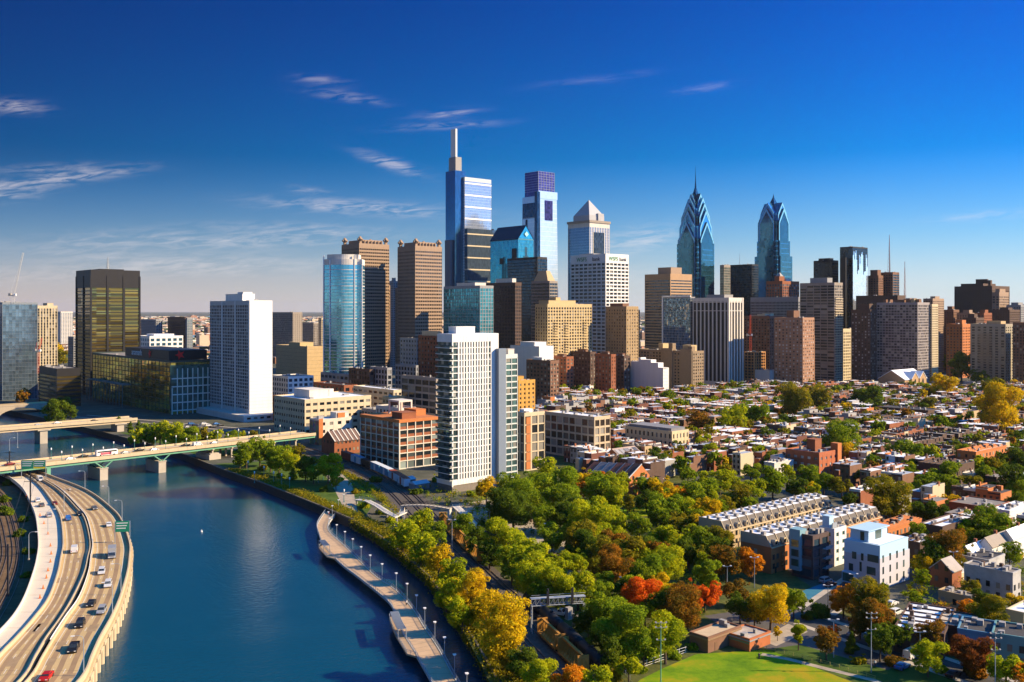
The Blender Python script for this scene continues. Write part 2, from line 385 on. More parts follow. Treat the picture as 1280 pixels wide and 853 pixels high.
sheet('bank_lawn_far', [(150,541),(205,556),(262,574),(300,566),(230,548),(180,540)], MLAWN, .010)
sheet('park_meadow', [(770,637),(812,633),(814,645),(768,648)], MFIELD, .014)
sheet('park_path', [(640,660),(690,655),(720,690),(735,740),(720,745),(700,700)], MPATH, .016)
sheet('park_square', [(560,632),(610,625),(700,650),(640,668)], MPATH, .010)
# footpath beside the field
A = [W(x,y) for x, y in [(952,818),(985,824),(1040,838),(1090,850),(1130,866)]]; mb = MB(); ribbon(mb, offs(A,-1.0), offs(A,1.0), .022); tag(mb.build('footpath', MPATH), kind='structure')
# streets between the houses
def street(p, q, wd, name='street'):
    a, b = W(*p), W(*q); mb = MB(); P = [a, b]
    ribbon(mb, offs(P,-wd/2), offs(P,wd/2), .024); ribbon(mb, offs(P,-wd/2-2.2), offs(P,-wd/2), .03, 1); ribbon(mb, offs(P,wd/2), offs(P,wd/2+2.2), .03, 1)
    tag(mb.build(name, [MASPH, MCONC]), kind='structure')
street((1010,775), (1290,870), 9); street((1020,765), (1125,690), 8); street((330,540), (100,520), 12)

# ------------------------------------------------------------------ railway on the right bank
railc = catmull([W(x,y) for x, y in [(380,560),(430,577),(470,593),(503,612),(532,640),(562,675),(602,715),(652,762),(698,805),(748,853),(800,905)]], 8)
mb = MB(); ribbon(mb, offs(railc,-6), offs(railc,13), .03); tag(mb.build('rail_bed', MBALL), kind='structure')
TRK = [-2.6, 2.2, 8.0]
mb = MB()
for o_ in TRK:
    for q in (-.75, .75): slab(mb, offs(railc,o_+q-.06), offs(railc,o_+q+.06), .05, .32)
    for x, y, h in lin(offs(railc,o_), 1.4):
        c, s = math.cos(h), math.sin(h); k = len(mb.v)
        pts = [(x+a*c-b*s, y+a*s+b*c) for a, b in ((-.12,-1.3),(.12,-1.3),(.12,1.3),(-.12,1.3))]
        mb.face([(px,py,.09) for px, py in pts], 1)
tag(mb.build('railway_tracks', [M('rail_steel', (.16,.12,.10), .4, .1), M('sleeper', (.07,.05,.04), .9, .2)]), kind='structure')
# ------------------------------------------------------------------ rail yard below the expressway (west bank)
sheet('rail_yard', [(-300,600),(-30,585),(60,640),(100,720),(80,800),(50,860),(-300,860)], MDIRT, .006)
yard = [[W(x,y) for x, y in P] for P in ([(-40,600),(0,625),(18,680),(10,730),(-30,800)],[(-30,595),(8,625),(26,685),(17,735),(-25,810)],[(-60,600),(-12,630),(5,680),(-2,720),(-40,790)])]
mb = MB()
for P in yard:
    P = catmull(P, 8)
    for q in (-.75, .75): slab(mb, offs(P,q-.08), offs(P,q+.08), .05, .3)
    for x, y, h in lin(P, 1.6):
        c, s = math.cos(h), math.sin(h); mb.face([(x+a*c-b*s, y+a*s+b*c, .1) for a, b in ((-.15,-1.4),(.15,-1.4),(.15,1.4),(-.15,1.4))], 1)
tag(mb.build('yard_tracks', [_m['rail_steel'], _m['sleeper']]), kind='structure')

# ------------------------------------------------------------------ expressway viaduct
ZH = 3.2
rows = {  # y: ramp_l, ramp_r, left_r, right_l, right_r
 910:(-150,-78,-40,-22,40), 853:(-75,-22,25,36,99), 822:(-38,1,44,55,114), 800:(-8,22,57,68,124), 775:(16,44,75,84,138), 750:(31,62,90,101,149), 720:(42,73,104,112,158), 700:(47,77,109,115,161), 680:(49,80,112,117,161),
 650:(46,77,105,110,150), 635:(41,70,93,98,136), 620:(34,60,79,84,117), 610:(27,52,67,72,98), 600:(15,41,50,55,72), 594:(4,31,38,42,56), 588:(-12,15,21,24,36), 580:(-42,-14,-8,-5,4), 572:(-85,-55,-48,-45,-36)}
ys = sorted(rows, reverse=True)
def edge(i, z=ZH): return catmull([W(rows[y][i], y, z) for y in ys], 5)
E = [edge(i) for i in range(5)]
via = thing('expressway_viaduct', 'wide curving tan expressway on concrete piers along the left edge of the river', 'viaduct', (0,0,0))
mb = MB(); slab(mb, E[0], E[1], ZH-.9, ZH); mb.build('ramp_deck', [MROADW], via)
mb = MB(); slab(mb, offs(E[1],.05), E[2], ZH-.9, ZH-.004); mb.build('roadway', [MROADT], via)
mb = MB(); slab(mb, E[3], E[4], ZH-.9, ZH-.008); mb.build('roadway', [MROADT], via)
MPARA = M('parapet_concrete', (.50,.40,.26), .8, .12, .3); MPARW = M('pale_parapet', (.66,.60,.50), .8, .1, .3)
for i, (o0, o1, mt) in enumerate(((-.35,.0,MPARW),(-.45,-.02,MPARA))):
    P = E[i]; mb = MB(); slab(mb, offs(P,o0), offs(P,o1), ZH-.7, ZH+1.1); mb.build('parapet', mt, via)
mb = MB(); slab(mb, offs(E[4],0), offs(E[4],.45), ZH-1.3, ZH+1.1); mb.build('parapet', MPARA, via)
mb = MB(); slab(mb, offs(E[2],.0), offs(E[2],.35), ZH-.8, ZH+1.0); slab(mb, offs(E[3],-.35), offs(E[3],0), ZH-.8, ZH+1.0); mb.build('median_barrier', MPARA, via)
mb = MB(); k0 = 12
slab(mb, offs(E[3],-.55)[14:62], offs(E[3],-.42)[14:62], ZH+1.0, ZH+1.35); mb.build('median_rail', MWHITE, via)
mb = MB(); slab(mb, offs(E[4],.45), offs(E[4],1.0), ZH-1.6, ZH-.6); mb.build('edge_ledge', M('tan_ledge', (.48,.36,.20), .85, .15, .3), via)
def lane(A, B, f, dash=None, z=ZH+.008, wd=.10):
    P = [(a[0]+(b[0]-a[0])*f, a[1]+(b[1]-a[1])*f) for a, b in zip(A, B)]; mb = MB()
    if dash:
        for x, y, h in lin(P, dash):
            c, s = math.cos(h), math.sin(h); mb.face([(x+a*c-b*s, y+a*s+b*c, z) for a, b in ((-1.6,-wd),(1.6,-wd),(1.6,wd),(-1.6,wd))])
    else: ribbon(mb, offs(P,-wd), offs(P,wd), z)
    return mb
for A, B, f, d in ((E[1],E[2],.12,0),(E[1],E[2],.38,11),(E[1],E[2],.66,11),(E[1],E[2],.92,0),(E[3],E[4],.10,0),(E[3],E[4],.32,11),(E[3],E[4],.56,11),(E[3],E[4],.84,0),(E[0],E[1],.1,0)):
    lane(A, B, f, d).build('lane_marking', MPAINT, via)['kind'] = 'stuff'
mt = M('tyre_wear', (.30,.20,.11), .85, .2, .1)
for f in (.21,.44,.69): lane(E[3], E[4], f, 0, ZH+.001, .7).build('worn_wheel_track', mt, via)
for f in (.25,.52,.79): lane(E[1], E[2], f, 0, ZH+.003, .6).build('worn_wheel_track', mt, via)
jm = M('deck_joint_seal', (.20,.14,.08), .9, .2)
for A, Bq in ((E[0],E[1]),(E[1],E[2]),(E[3],E[4])):
    mb = MB(); q = lin(A, 16.5)
    for x, y, h in q:
        k = min(range(len(A)), key=lambda i: math.dist(A[i], (x,y))); a, c = A[k], Bq[k]; d = math.dist(a, c); n_ = ((c[0]-a[0])/d, (c[1]-a[1])/d)
        mb.face([(a[0]+n_[0]*e-n_[1]*s, a[1]+n_[1]*e+n_[0]*s, ZH+.004) for e, s in ((.3,-.09),(d-.3,-.09),(d-.3,.09),(.3,.09))])
    tag(mb.build('expansion_joint', jm, via), kind='stuff')
mb = MB(); pr = random.Random(15)
for i in range(26):
    A, Bq = ((E[1],E[2]),(E[3],E[4]))[i % 2]; k = pr.randrange(4, len(A)-20); f = pr.choice((.2,.45,.7)); a = [(A[j][0]+(Bq[j][0]-A[j][0])*f, A[j][1]+(Bq[j][1]-A[j][1])*f) for j in (k, k+1)]
    hh = math.atan2(a[1][1]-a[0][1], a[1][0]-a[0][0]); c, s = math.cos(hh), math.sin(hh); L2, W2 = pr.uniform(1.5,5), pr.uniform(.9,1.7); mb.face([(a[0][0]+p*c-q*s, a[0][1]+p*s+q*c, ZH+.006) for p, q in ((-L2,-W2),(L2,-W2),(L2,W2),(-L2,W2))])
tag(mb.build('road_patch', M('patched_asphalt', (.30,.21,.12), .9, .25, .3), via), kind='stuff')
mb = MB()   # new concrete surfacing on the far half of the ramp
for x, y, h in lin(offs(E[4],.4), 6.5):
    if y > 520 or y < 235: continue
    pm = MB(); pm.tube((0,0,-6),(0,0,ZH-1.2),.75,.75,8); pm.box(-1.0,1.0,-2.2,1.0,ZH-1.9,ZH-.9)
    pm.build('pier', MPARA, via, (x,y,0), h+math.pi/2)
# ------------------------------------------------------------------ bridges
def bridge(name, label, a, b, wd, z, th, mdeck, mside, fascia=None, lift=1.1):
    """straight bridge; a, b = ends of the near edge; extends away from the camera by wd"""
    L_ = math.hypot(b[0]-a[0], b[1]-a[1]); h = math.atan2(b[1]-a[1], b[0]-a[0])
    r = thing(name, label, 'bridge', (a[0],a[1],0), h)
    mb = MB(); mb.box(0,L_,.3,wd-.3,z-.7,z); mb.build('deck', mdeck, r)
    for y0 in (0, wd-.3):
        mb = MB(); mb.box(0,L_,y0,y0+.3,z-.9,z+lift)
        for k in range(int(L_/6)): mb.box(k*6,k*6+.5,y0-.06,y0+.36,z-.9,z+lift+.12)
        mb.build('parapet', mside, r)
    for y0 in (1.0, wd/2-.4, wd-1.8):
        mb = MB(); mb.box(0,L_,y0,y0+.7,z-.9-th,z-.7); mb.build('girder', fascia or mside, r)
    for y0 in (3.0, wd-3.3): mb = MB(); mb.box(0,L_,y0-2.7,y0+.2,z,z+.15); mb.build('sidewalk', MCONC, r)
    mb = MB()
    for k in range(int(L_/9)): mb.box(k*9,k*9+3,wd/2-.1,wd/2+.1,z+.004,z+.008)
    tag(mb.build('lane_marking', MPAINT, r), kind='stuff')
    return r, L_, h
ZB = 9.0
wa, wb = W(-150,604,ZB), W(395,543,ZB)
br, BL, bh = bridge('green_girder_bridge', 'long road bridge with pale green girders on Y shaped piers over the river', wa, wb, 19, ZB, 1.5, MROADT, MPARA, MGREEN)
BRW = (wa, bh, BL, ZB)
def along(px):   # distance along the bridge near edge where it meets pixel column px
    X = px-CX; c, s = math.cos(bh), math.sin(bh); return (X*wa[1]-F*wa[0])/(F*c-X*s)
for px in (131, 204):
    t_ = along(px); mb = MB()
    mb.box(t_-2.3,t_+2.3,1,18,-7,2.6); mb.box(t_-2.6,t_+2.6,.7,18.3,2.6,3.1); mb.build('pier', MCONC, br)
    for y0 in (1.4, 9.0, 16.6):
        mb = MB()
        for q in (-1, 1): mb.tube((t_+q*.4,y0,3.0),(t_+q*5.2,y0,ZB-2.2),.42,.36,6)
        mb.build('arm_brace', MGREEN, br)
t_ = along(270); mb = MB(); mb.box(t_-4,t_+4,1,18,-6,3.2); mb.box(t_-3,t_+3,1.5,17.5,3.2,4.0); mb.build('abutment', MCONC, br)
for px in (268, 292, 318, 345, 372):
    t_ = along(px); mb = MB()
    for y0 in (2,9,16): mb.box(t_-.5,t_+.5,y0,y0+1,0,ZB-2.2)
    mb.box(t_-.6,t_+.6,1,18,ZB-3,ZB-2.3); mb.build('column', MCONC, br)
t_ = along(62); mb = MB(); mb.box(t_-1,t_+1,1,18,-6,ZB-2.3); mb.build('pier', MGREEN, br)
# second bridge upstream, plain concrete
ca, cb_ = W(-190,552,ZB), W(172,524,ZB)
cr_, CL, chh = bridge('concrete_bridge', 'tan concrete road bridge on a single stout pier, behind the green bridge', ca, cb_, 17, ZB, 1.6, MROADT, MPARA, MPARA)
for px in (56, 152):
    X = px-CX; t_ = (X*ca[1]-F*ca[0])/(F*math.cos(chh)-X*math.sin(chh)); mb = MB(); mb.box(t_-2.6,t_+2.6,2,15,-7,ZB-3.4); mb.box(t_-4.5,t_+4.5,1,16,ZB-3.4,ZB-2.4); mb.build('pier', MCONC, cr_)
# third: stone arch bridge
aa, ab = W(-190,521,7), W(62,505,7)
aL = math.hypot(ab[0]-aa[0], ab[1]-aa[1]); ah = math.atan2(ab[1]-aa[1], ab[0]-aa[0])
r = thing('stone_arch_bridge', 'pale stone arch bridge furthest up the river by the dark office block', 'bridge', (aa[0],aa[1],0), ah)
mb = MB(); span = 46; nsp = int(aL/span)+1
for k in range(nsp):
    x1 = aL-k*span; x0 = x1-span; prof = [(x0,7.0),(x0,-6),(x0+3,-6)]
    for i in range(13):
        a = math.pi-math.pi*i/12; prof.append((x0+span/2+(span/2-3)*math.cos(a), -3+7.6*math.sin(a)))
    prof += [(x1-3,-6),(x1,-6),(x1,7.0)]
    mb.extr(prof, 'y', 0, 16)
MARCH = M('pale_stone', (.36,.30,.22), .9, .2, .2)
ob = mb.build('arch_span', MARCH, r); fixn(ob)
mb = MB(); mb.box(0,aL,-.2,16.2,7.0,8.1); mb.build('parapet', MARCH, r)
mb = MB(); mb.box(0,aL,1,15,8.1,8.2); mb.build('deck', MROADT, r)

# ------------------------------------------------------------------ boardwalk over the water
ZW = -1.2
lp = [(416,629),(407,640),(397,656),(399,668),(406,684),(428,706),(448,721),(483,749),(493,764),(503,790),(519,816),(538,849),(570,905)]
rp = [(431,630),(425,638),(412,652),(411,664),(430,682),(450,702),(469,720),(496,739),(517,763),(530,784),(548,811),(569,849),(604,905)]
BLft = catmull([W(x,y,ZW) for x, y in lp], 6); BRgt = catmull([W(x,y,ZW) for x, y in rp], 6)
bw = thing('boardwalk', 'narrow concrete boardwalk on piles curving along the river beside the trees', 'boardwalk')
MBW = M('boardwalk_deck', (.50,.345,.21), .85, .14, .3); MBWE = M('boardwalk_edge', (.50,.50,.50), .8, .1, .3)
mb = MB(); slab(mb, BLft, BRgt, ZW-.5, ZW); mb.build('deck', MBW, bw)
mb = MB()
for f in range(0, len(BLft)-1):
    a, b = BLft[f], BRgt[f]; d = math.hypot(b[0]-a[0], b[1]-a[1]); c = ((b[0]-a[0])/d, (b[1]-a[1])/d)
    mb.face([(a[0]-c[1]*q+c[0]*e, a[1]+c[0]*q+c[1]*e, ZW+.005) for q, e in ((-.06,.1),(.06,.1),(.06,d-.1),(-.06,d-.1))])
mb.build('deck_joint', M('joint', (.14,.12,.11)), bw)
for P, sgn in ((BLft,1),(BRgt,-1)):
    mb = MB(); slab(mb, offs(P,-.12), offs(P,.12), ZW-.75, ZW+.12); mb.build('edge_beam', MBWE, bw)
    mb = MB(); z3 = ZW+1.15
    Q = [(x,y,z3) for x, y in offs(P, sgn*.18)]; mb.path(Q, .07, 4)
    for zz in (.35,.6,.85): mb.path([(x,y,ZW+zz) for x, y, _ in Q], .03, 3)
    for x, y, h in lin(offs(P, sgn*.18), 2.2): mb.box(x-.06,x+.06,y-.06,y+.06,ZW,z3)
    mb.build('railing', MSTEEL, bw)
cx_ = [((a[0]+b[0])/2, (a[1]+b[1])/2) for a, b in zip(BLft, BRgt)]
pm = MB(); pm.tube((0,0,-8),(0,0,ZW-1),.55,.55,8); pm.box(-.6,.6,-2.2,2.2,ZW-1.3,ZW-.5); pme = pm.mesh('pile', [MCONC])
for x, y, h in lin(cx_, 11): obj('pile', pme, bw, (x,y,0), h)
# overlook platforms on the river side with a slatted canopy
for i, (P, wid) in enumerate(((((404,682),(407,692),(428,700),(432,692)),0), (((488,768),(498,800),(520,820),(521,806)),0))):
    pts = [W(x,y,ZW) for x, y in P]; a, b = pts[0], pts[2]
    ii = min(range(len(BLft)), key=lambda k: math.dist(BLft[k], a)); jj = min(range(len(BLft)), key=lambda k: math.dist(BLft[k], b))
    lo, hi = min(ii,jj), max(ii,jj); inner = BLft[lo:hi+1]; outer = [q if k in (0, len(inner)-1) else None for k, q in enumerate(inner)]
    outer = offs(inner, 2.4); outer[0] = inner[0]; outer[-1] = inner[-1]
    if math.dist(outer[len(outer)//2], BRgt[(lo+hi)//2]) < math.dist(inner[len(inner)//2], BRgt[(lo+hi)//2]): outer = offs(inner, -2.4); outer[0] = inner[0]; outer[-1] = inner[-1]
    mb = MB(); slab(mb, outer, inner, ZW-.5, ZW-.004); mb.build('overlook_platform', MBW, bw)
    mb = MB(); mb.path([(x,y,ZW+1.1) for x, y in outer], .07, 4); mb.path([(x,y,ZW+.6) for x, y in outer], .04, 4)
    for x, y, h in lin(outer, 1.8): mb.box(x-.06,x+.06,y-.06,y+.06,ZW,ZW+1.1)
    mb.build('overlook_railing', MSTEEL, bw)
    m0 = len(inner)//5; m1 = len(inner)*3//5; mb = MB()
    A_, B_ = outer[m0:m1+1], inner[m0:m1+1]
    for f in range(0, 11): 
        q = f/10; mb.path([(a[0]+(b[0]-a[0])*q, a[1]+(b[1]-a[1])*q, ZW+2.9) for a, b in zip(A_, B_)], .12, 4)
    for p in (A_[0], A_[-1], B_[0], B_[-1]): mb.tube((p[0],p[1],ZW),(p[0],p[1],ZW+2.9),.1)
    mb.build('shade_canopy', MSTEEL, bw)

# ------------------------------------------------------------------ lamps
def lamp_arm_mesh():
    a = MB(); a.tube((0,0,0),(0,0,9.2),.14,.09,6); b = MB(); b.path([(0,0,9.2),(.3,0,9.8),(1.0,0,10.1),(2.4,0,10.1)], .07, 5); c = MB(); c.box(2.1,3.0,-.18,.18,9.98,10.16); d = MB(); d.box(-.25,.25,-.25,.25,0,.5)
    return [('pole', a.mesh('pole', [MSTEEL])), ('arm', b.mesh('arm', [MSTEEL])), ('lamp_head', c.mesh('lamp_head', [MWHITE])), ('base', d.mesh('base', [MCONC]))]
LA = lamp_arm_mesh()
def arm_lamp(x, y, z, rz, desc, s=1.0, group='arm street lamps of the expressway and streets'):
    r = thing('street_lamp', desc, 'street lamp', (x,y,z), rz, group); r.scale = (s,s,s)
    for n_, me in LA: obj(n_, me, r)
    pend(r, desc, x, y, z+5); return r
a = MB(); a.tube((0,0,0),(0,0,5.6),.10,.08,6); b = MB(); b.box(-.42,.42,-.42,.42,5.75,5.9); c = MB(); c.tube((0,0,5.5),(0,0,5.76),.3,.3,8); d = MB(); d.box(-.2,.2,-.2,.2,0,.4)
LBW = [('pole', a.mesh('pole', [MSTEEL])), ('lamp_cap', b.mesh('lamp_cap', [MWHITE])), ('lantern', c.mesh('lantern', [MWHITE])), ('base', d.mesh('base', [MSTEEL]))]
for i, (x, y, h) in enumerate(lin(offs(BRgt,-.15)[3:], 13.5)):
    r = thing('boardwalk_lamp', 'square capped lamp on the boardwalk', 'lamp post', (x,y,ZW), h, 'square capped lamps along the boardwalk')
    for n_, me in LBW: obj(n_, me, r)
    pend(r, 'white capped boardwalk lamp', x, y, ZW+4)
# ================================================================== BUILDINGS
ROOFW = M('roof_membrane', (.74,.76,.78), .7, .14, .3); ROOFG = M('roof_gravel', (.22,.20,.18), .95, .25, .3); ROOFD = M('roof_tar', (.06,.058,.06), .9, .3, .3)
TAN = M('tan_brick', (.48,.35,.19), .85, .12, .3); CREAM = M('cream_stone', (.56,.46,.30), .85, .1, .3); GOLD = M('golden_brick', (.52,.39,.20), .85, .12, .3)
BRN = M('brown_brick', (.20,.105,.065), .88, .18, .35); BRND = M('dark_brown_brick', (.105,.065,.048), .88, .2, .35); BRK = M('red_brick', (.27,.095,.045), .88, .18, .35); ORB = M('orange_brick', (.48,.17,.055), .88, .15, .35)
GRYT = M('warm_grey_concrete', (.30,.255,.21), .85, .12, .25); GRY = M('grey_concrete', (.28,.28,.28), .85, .12, .25); WHT = M('white_cladding', (.74,.72,.68), .6, .10, .22, streak=True)
PALE = M('pale_concrete_wall', (.60,.56,.50), .8, .13, .25, streak=True); GRAN = M('brown_granite', (.33,.225,.15), .7, .12, .3); BLK = M('black_cladding', (.018,.017,.018), .45, .15, .2); MECH = M('mechanical_metal', (.30,.29,.28), .7, .15, .4)
GBLUE = GL('blue_glass', (.10,.28,.44), .75, .07, (1.6,1.6,3.8), .16, .006); GTEAL = GL('teal_glass', (.05,.26,.33), .7, .08, (2.8,2.8,3.6), .28, .008)
GPALE = GL('pale_glass', (.50,.66,.78), .8, .07, (1.6,1.6,3.8), .12, .006); GDARK = GL('dark_glass', (.05,.055,.065), .55, .08, (2,2,3.6), .5, .015)
GGOLD = GL('gold_glass', (.23,.165,.05), .8, .10, (15,15,3.9), .5, .03); GNAVY = GL('navy_glass', (.025,.06,.10), .65, .06, (1.6,1.6,3.8), .4, .01)
GBLND = GL('apartment_glass', (.045,.06,.075), .35, .1, (2.4,2.4,3.2), .6, .02, .14); GGRN = GL('green_glass', (.08,.20,.17), .55, .08, (2,2,3.6), .5, .02); GPURP = GL('violet_glass', (.11,.09,.26), .6, .08, (3,3,3.6), .3, .01)
WD1 = WIN('window_dark'); WD2 = WIN('window_blind', (.03,.035,.04), (.42,.38,.30), .34); WBL = WIN('window_bluish', (.03,.06,.09), (.25,.32,.36), .2)
def rect(xl, xc, xr, D, ang=ANG):
    c, s = math.cos(ang), math.sin(ang); C = (XD(xc, D), D)
    def ln(px, dx, dy): X = px-CX; return (X*C[1]-F*C[0])/(F*dx-X*dy)
    return C, ln(xr, c, s), ln(xl, -s, c)
class B: pass
def base(name, label, cat, xl, xc, xr, D, ytop, z0=0, ang=ANG, group=None, maxd=400):
    C, wr, dl = rect(xl, xc, xr, D, ang); dl = min(max(dl, 2.5), maxd); wr = min(max(wr, 2.5), maxd)
    c, s = math.cos(ang), math.sin(ang); cx = C[0]+wr/2*c-dl/2*s; cy = C[1]+wr/2*s+dl/2*c
    b = B(); b.w, b.d, b.C, b.cx, b.cy, b.ang = wr, dl, C, cx, cy, ang; b.h = ZD(ytop, D)-z0
    b.r = thing(name, label, cat, (cx,cy,z0), ang, group); u, v = to_uv(cx, cy); b.z0 = z0
    if abs(ang-ANG) < .01: occ(u-wr/2, u+wr/2, v-dl/2, v+dl/2)
    else: q = max(wr, dl)*.5; occ(u-q, u+q, v-q, v+q)
    return b
def shell(b, wall, glass, fh=3.6, bayL=4.0, bayR=4.0, pierL=.8, pierR=.8, band=1.1, top=2.5, rec=.35, z0=0.0, h=None, w=None, d=None, cx=0, cy=0, base_h=0.0, wins=None, proud=.06, name='wall', gname='glazing', wallR=None, parent=None, skipR=False, skipL=False, sill=0.0):
    """storeyed box: floor bands and piers standing proud of a glass core (or of a wall core with single windows)"""
    if wins and b.C[1] > 800 and name == 'wall' and pierR and pierL: fh, bayL, bayR, rec = fh*1.15, bayL*1.2, bayR*1.2, rec*1.3
    h = b.h if h is None else h; w = b.w if w is None else w; d = b.d if d is None else d; parent = parent or b.r
    mb = MB(); x0, x1, y0, y1 = cx-w/2, cx+w/2, cy-d/2, cy+d/2; zt = z0+h
    nf = max(1, round((h-top-base_h)/fh)); f = (h-top-base_h)/nf
    zs = [z0+base_h+i*f for i in range(nf)]
    rr = rec+.02 if skipR else 0; rl = rec+.02 if skipL else 0
    if base_h: mb.box(x0,x1,y0,y1,z0,z0+base_h)
    for i, z in enumerate(zs):
        if band: mb.box(x0+rl,x1,y0+rr,y1,z-(0.0 if i else 0)+.001,z+band)
    mb.box(x0,x1,y0,y1,zt-top,zt)
    nR = max(1, round(w/bayR)); nL = max(1, round(d/bayL)); e = proud
    if pierR and not skipR:
        for k in range(nR+1):
            x = x0+w*k/nR; p = pierR/2; mb.box(max(x-p,x0-e),min(x+p,x1+e),y0-e,y0+rec+.1,z0,zt-top*.3); mb.box(max(x-p,x0-e),min(x+p,x1+e),y1-rec-.1,y1+e,z0,zt-top*.3)
    if pierL and not skipL:
        for k in range(nL+1):
            y = y0+d*k/nL; p = pierL/2; mb.box(x0-e-.012,x0+rec+.1,max(y-p,y0-e-.01),min(y+p,y1+e),z0,zt-top*.3-.02); mb.box(x1-rec-.1,x1+e+.012,max(y-p,y0-e),min(y+p,y1+e),z0,zt-top*.3-.02)
    wo = mb.build(name, wall, parent)
    mb = MB(); mb.box(x0+rec,x1-rec,y0+rec,y1-rec,z0,zt-.3); mb.build(gname if not wins else 'core', glass, parent)
    mb = MB(); mb.box(x0+.5,x1-.5,y0+.5,y1-.5,zt,zt+.06)
    rf = mb.build('roof', b.roofm if hasattr(b, 'roofm') else ROOFG, parent)
    mb = MB(); t = .45
    for q in ((x0,x1,y0,y0+t),(x0,x1,y1-t,y1),(x0,x0+t,y0+t,y1-t),(x1-t,x1,y0+t,y1-t)): mb.box(*q,zt,zt+.8)
    mb.build('parapet', wall, parent)
    # roof plant
    rr_ = random.Random(int(w*97+d*31))
    for k in range(rr_.randint(3, 7)):
        a = cx+rr_.uniform(-.36,.36)*w; c = cy+rr_.uniform(-.36,.36)*d; q = rr_.uniform(.6,min(2.6,w*.09)); mb = MB(); mb.box(a-q,a+q,c-q*.7,c+q*.7,zt,zt+rr_.uniform(.8,2.2)); mb.build('roof_unit', MECH, rf)
    if wins:
        wn, win = (wins if isinstance(wins, tuple) else (wins, WD1)); L_ = []
        ze = [z+band for z in zs]; wh = f-band
        if not skipR:
            ow = w/nR-pierR
            for z in ze:
                for k in range(nR): L_.append(('R', x0+w*(k+.5)/nR, z, ow))
        if not skipL:
            ow = d/nL-pierL
            for z in ze:
                for k in range(nL): L_.append(('L', y0+d*(k+.5)/nL, z, ow))
        L_.sort(key=lambda q: -q[2]); me = {}
        owR, owL = w/nR-pierR, d/nL-pierL
        for s, ow in (('R', owR), ('L', owL)):
            m_ = MB()
            if s == 'R': m_.box(-ow/2,ow/2,0,.12,0,wh-.02)
            else: m_.box(0,.12,-ow/2,ow/2,0,wh-.02)
            me[s] = m_.mesh('window', [win])
        st = MB()
        for i, (s, a, z, ow) in enumerate(L_):
            px = (a, y0+rec*.75, z+.01) if s == 'R' else (x0+rec*.75, a, z+.01)
            if i < wn: obj('window', me[s], parent, px)
            elif s == 'R': st.box(a-ow/2,a+ow/2,px[1],px[1]+.1,z+.01,z+wh-.02)
            else: st.box(px[0],px[0]+.1,a-ow/2,a+ow/2,z+.01,z+wh-.02)
        if st.v: tag(st.build('windows', win, parent), kind='stuff')
    return zt, nf
def pent(b, fx, fy, fw, fd, h, mat=None, z=None, name='penthouse'):
    z = b.h if z is None else z; x, y = (fx-.5)*b.w, (fy-.5)*b.d; w, d = fw*b.w, fd*b.d; mb = MB()
    mb.box(x-w/2,x+w/2,y-d/2,y+d/2,z,z+h); mb.box(x-w/2-.15,x+w/2+.15,y-d/2-.15,y+d/2+.15,z+h,z+h+.35)
    return mb.build(name, mat or MECH, b.r)
def mast(b, x, y, z, h, r=.5, mat=None, name='antenna', lattice=False):
    mb = MB()
    if lattice:
        for a in range(3):
            q = 2*math.pi*a/3; mb.tube((x+r*2*math.cos(q),y+r*2*math.sin(q),z),(x,y,z+h),.16,.1,4)
        for k in range(10):
            f = 1-k/10; zz = z+h*k/10
            P = [(x+r*2*f*math.cos(2*math.pi*a/3),y+r*2*f*math.sin(2*math.pi*a/3),zz+(h/10)*(a%2)) for a in range(4)]; mb.path(P, .12, 4)
    mb.tube((x,y,z),(x,y,z+h),r*.5,.12,5)
    return mb.build(name, mat or MSTEEL, b.r)
def tower(name, label, xl, xc, xr, D, ytop, wall, glass, cat='tower block', roofm=None, ang=ANG, group=None, pents=(), maxd=90, **k):
    b = base(name, label, cat, xl, xc, xr, D, ytop, ang=ang, group=group, maxd=maxd)
    if roofm: b.roofm = roofm
    b.zt, b.nf = shell(b, wall, glass, **k)
    for p in pents: pent(b, *p)
    return b
def sign(b, txt, size, face, u, z, mat, ext=.12, name='sign_lettering'):
    o = obj(name, text_mesh(txt, size, ext), b.r); o.data.materials.append(mat)
    if face == 'R': o.location = (u, -b.d/2-.25, z); o.rotation_euler = (math.pi/2, 0, 0)
    else: o.location = (-b.w/2-.25, u, z); o.rotation_euler = (math.pi/2, 0, -math.pi/2)
    return o

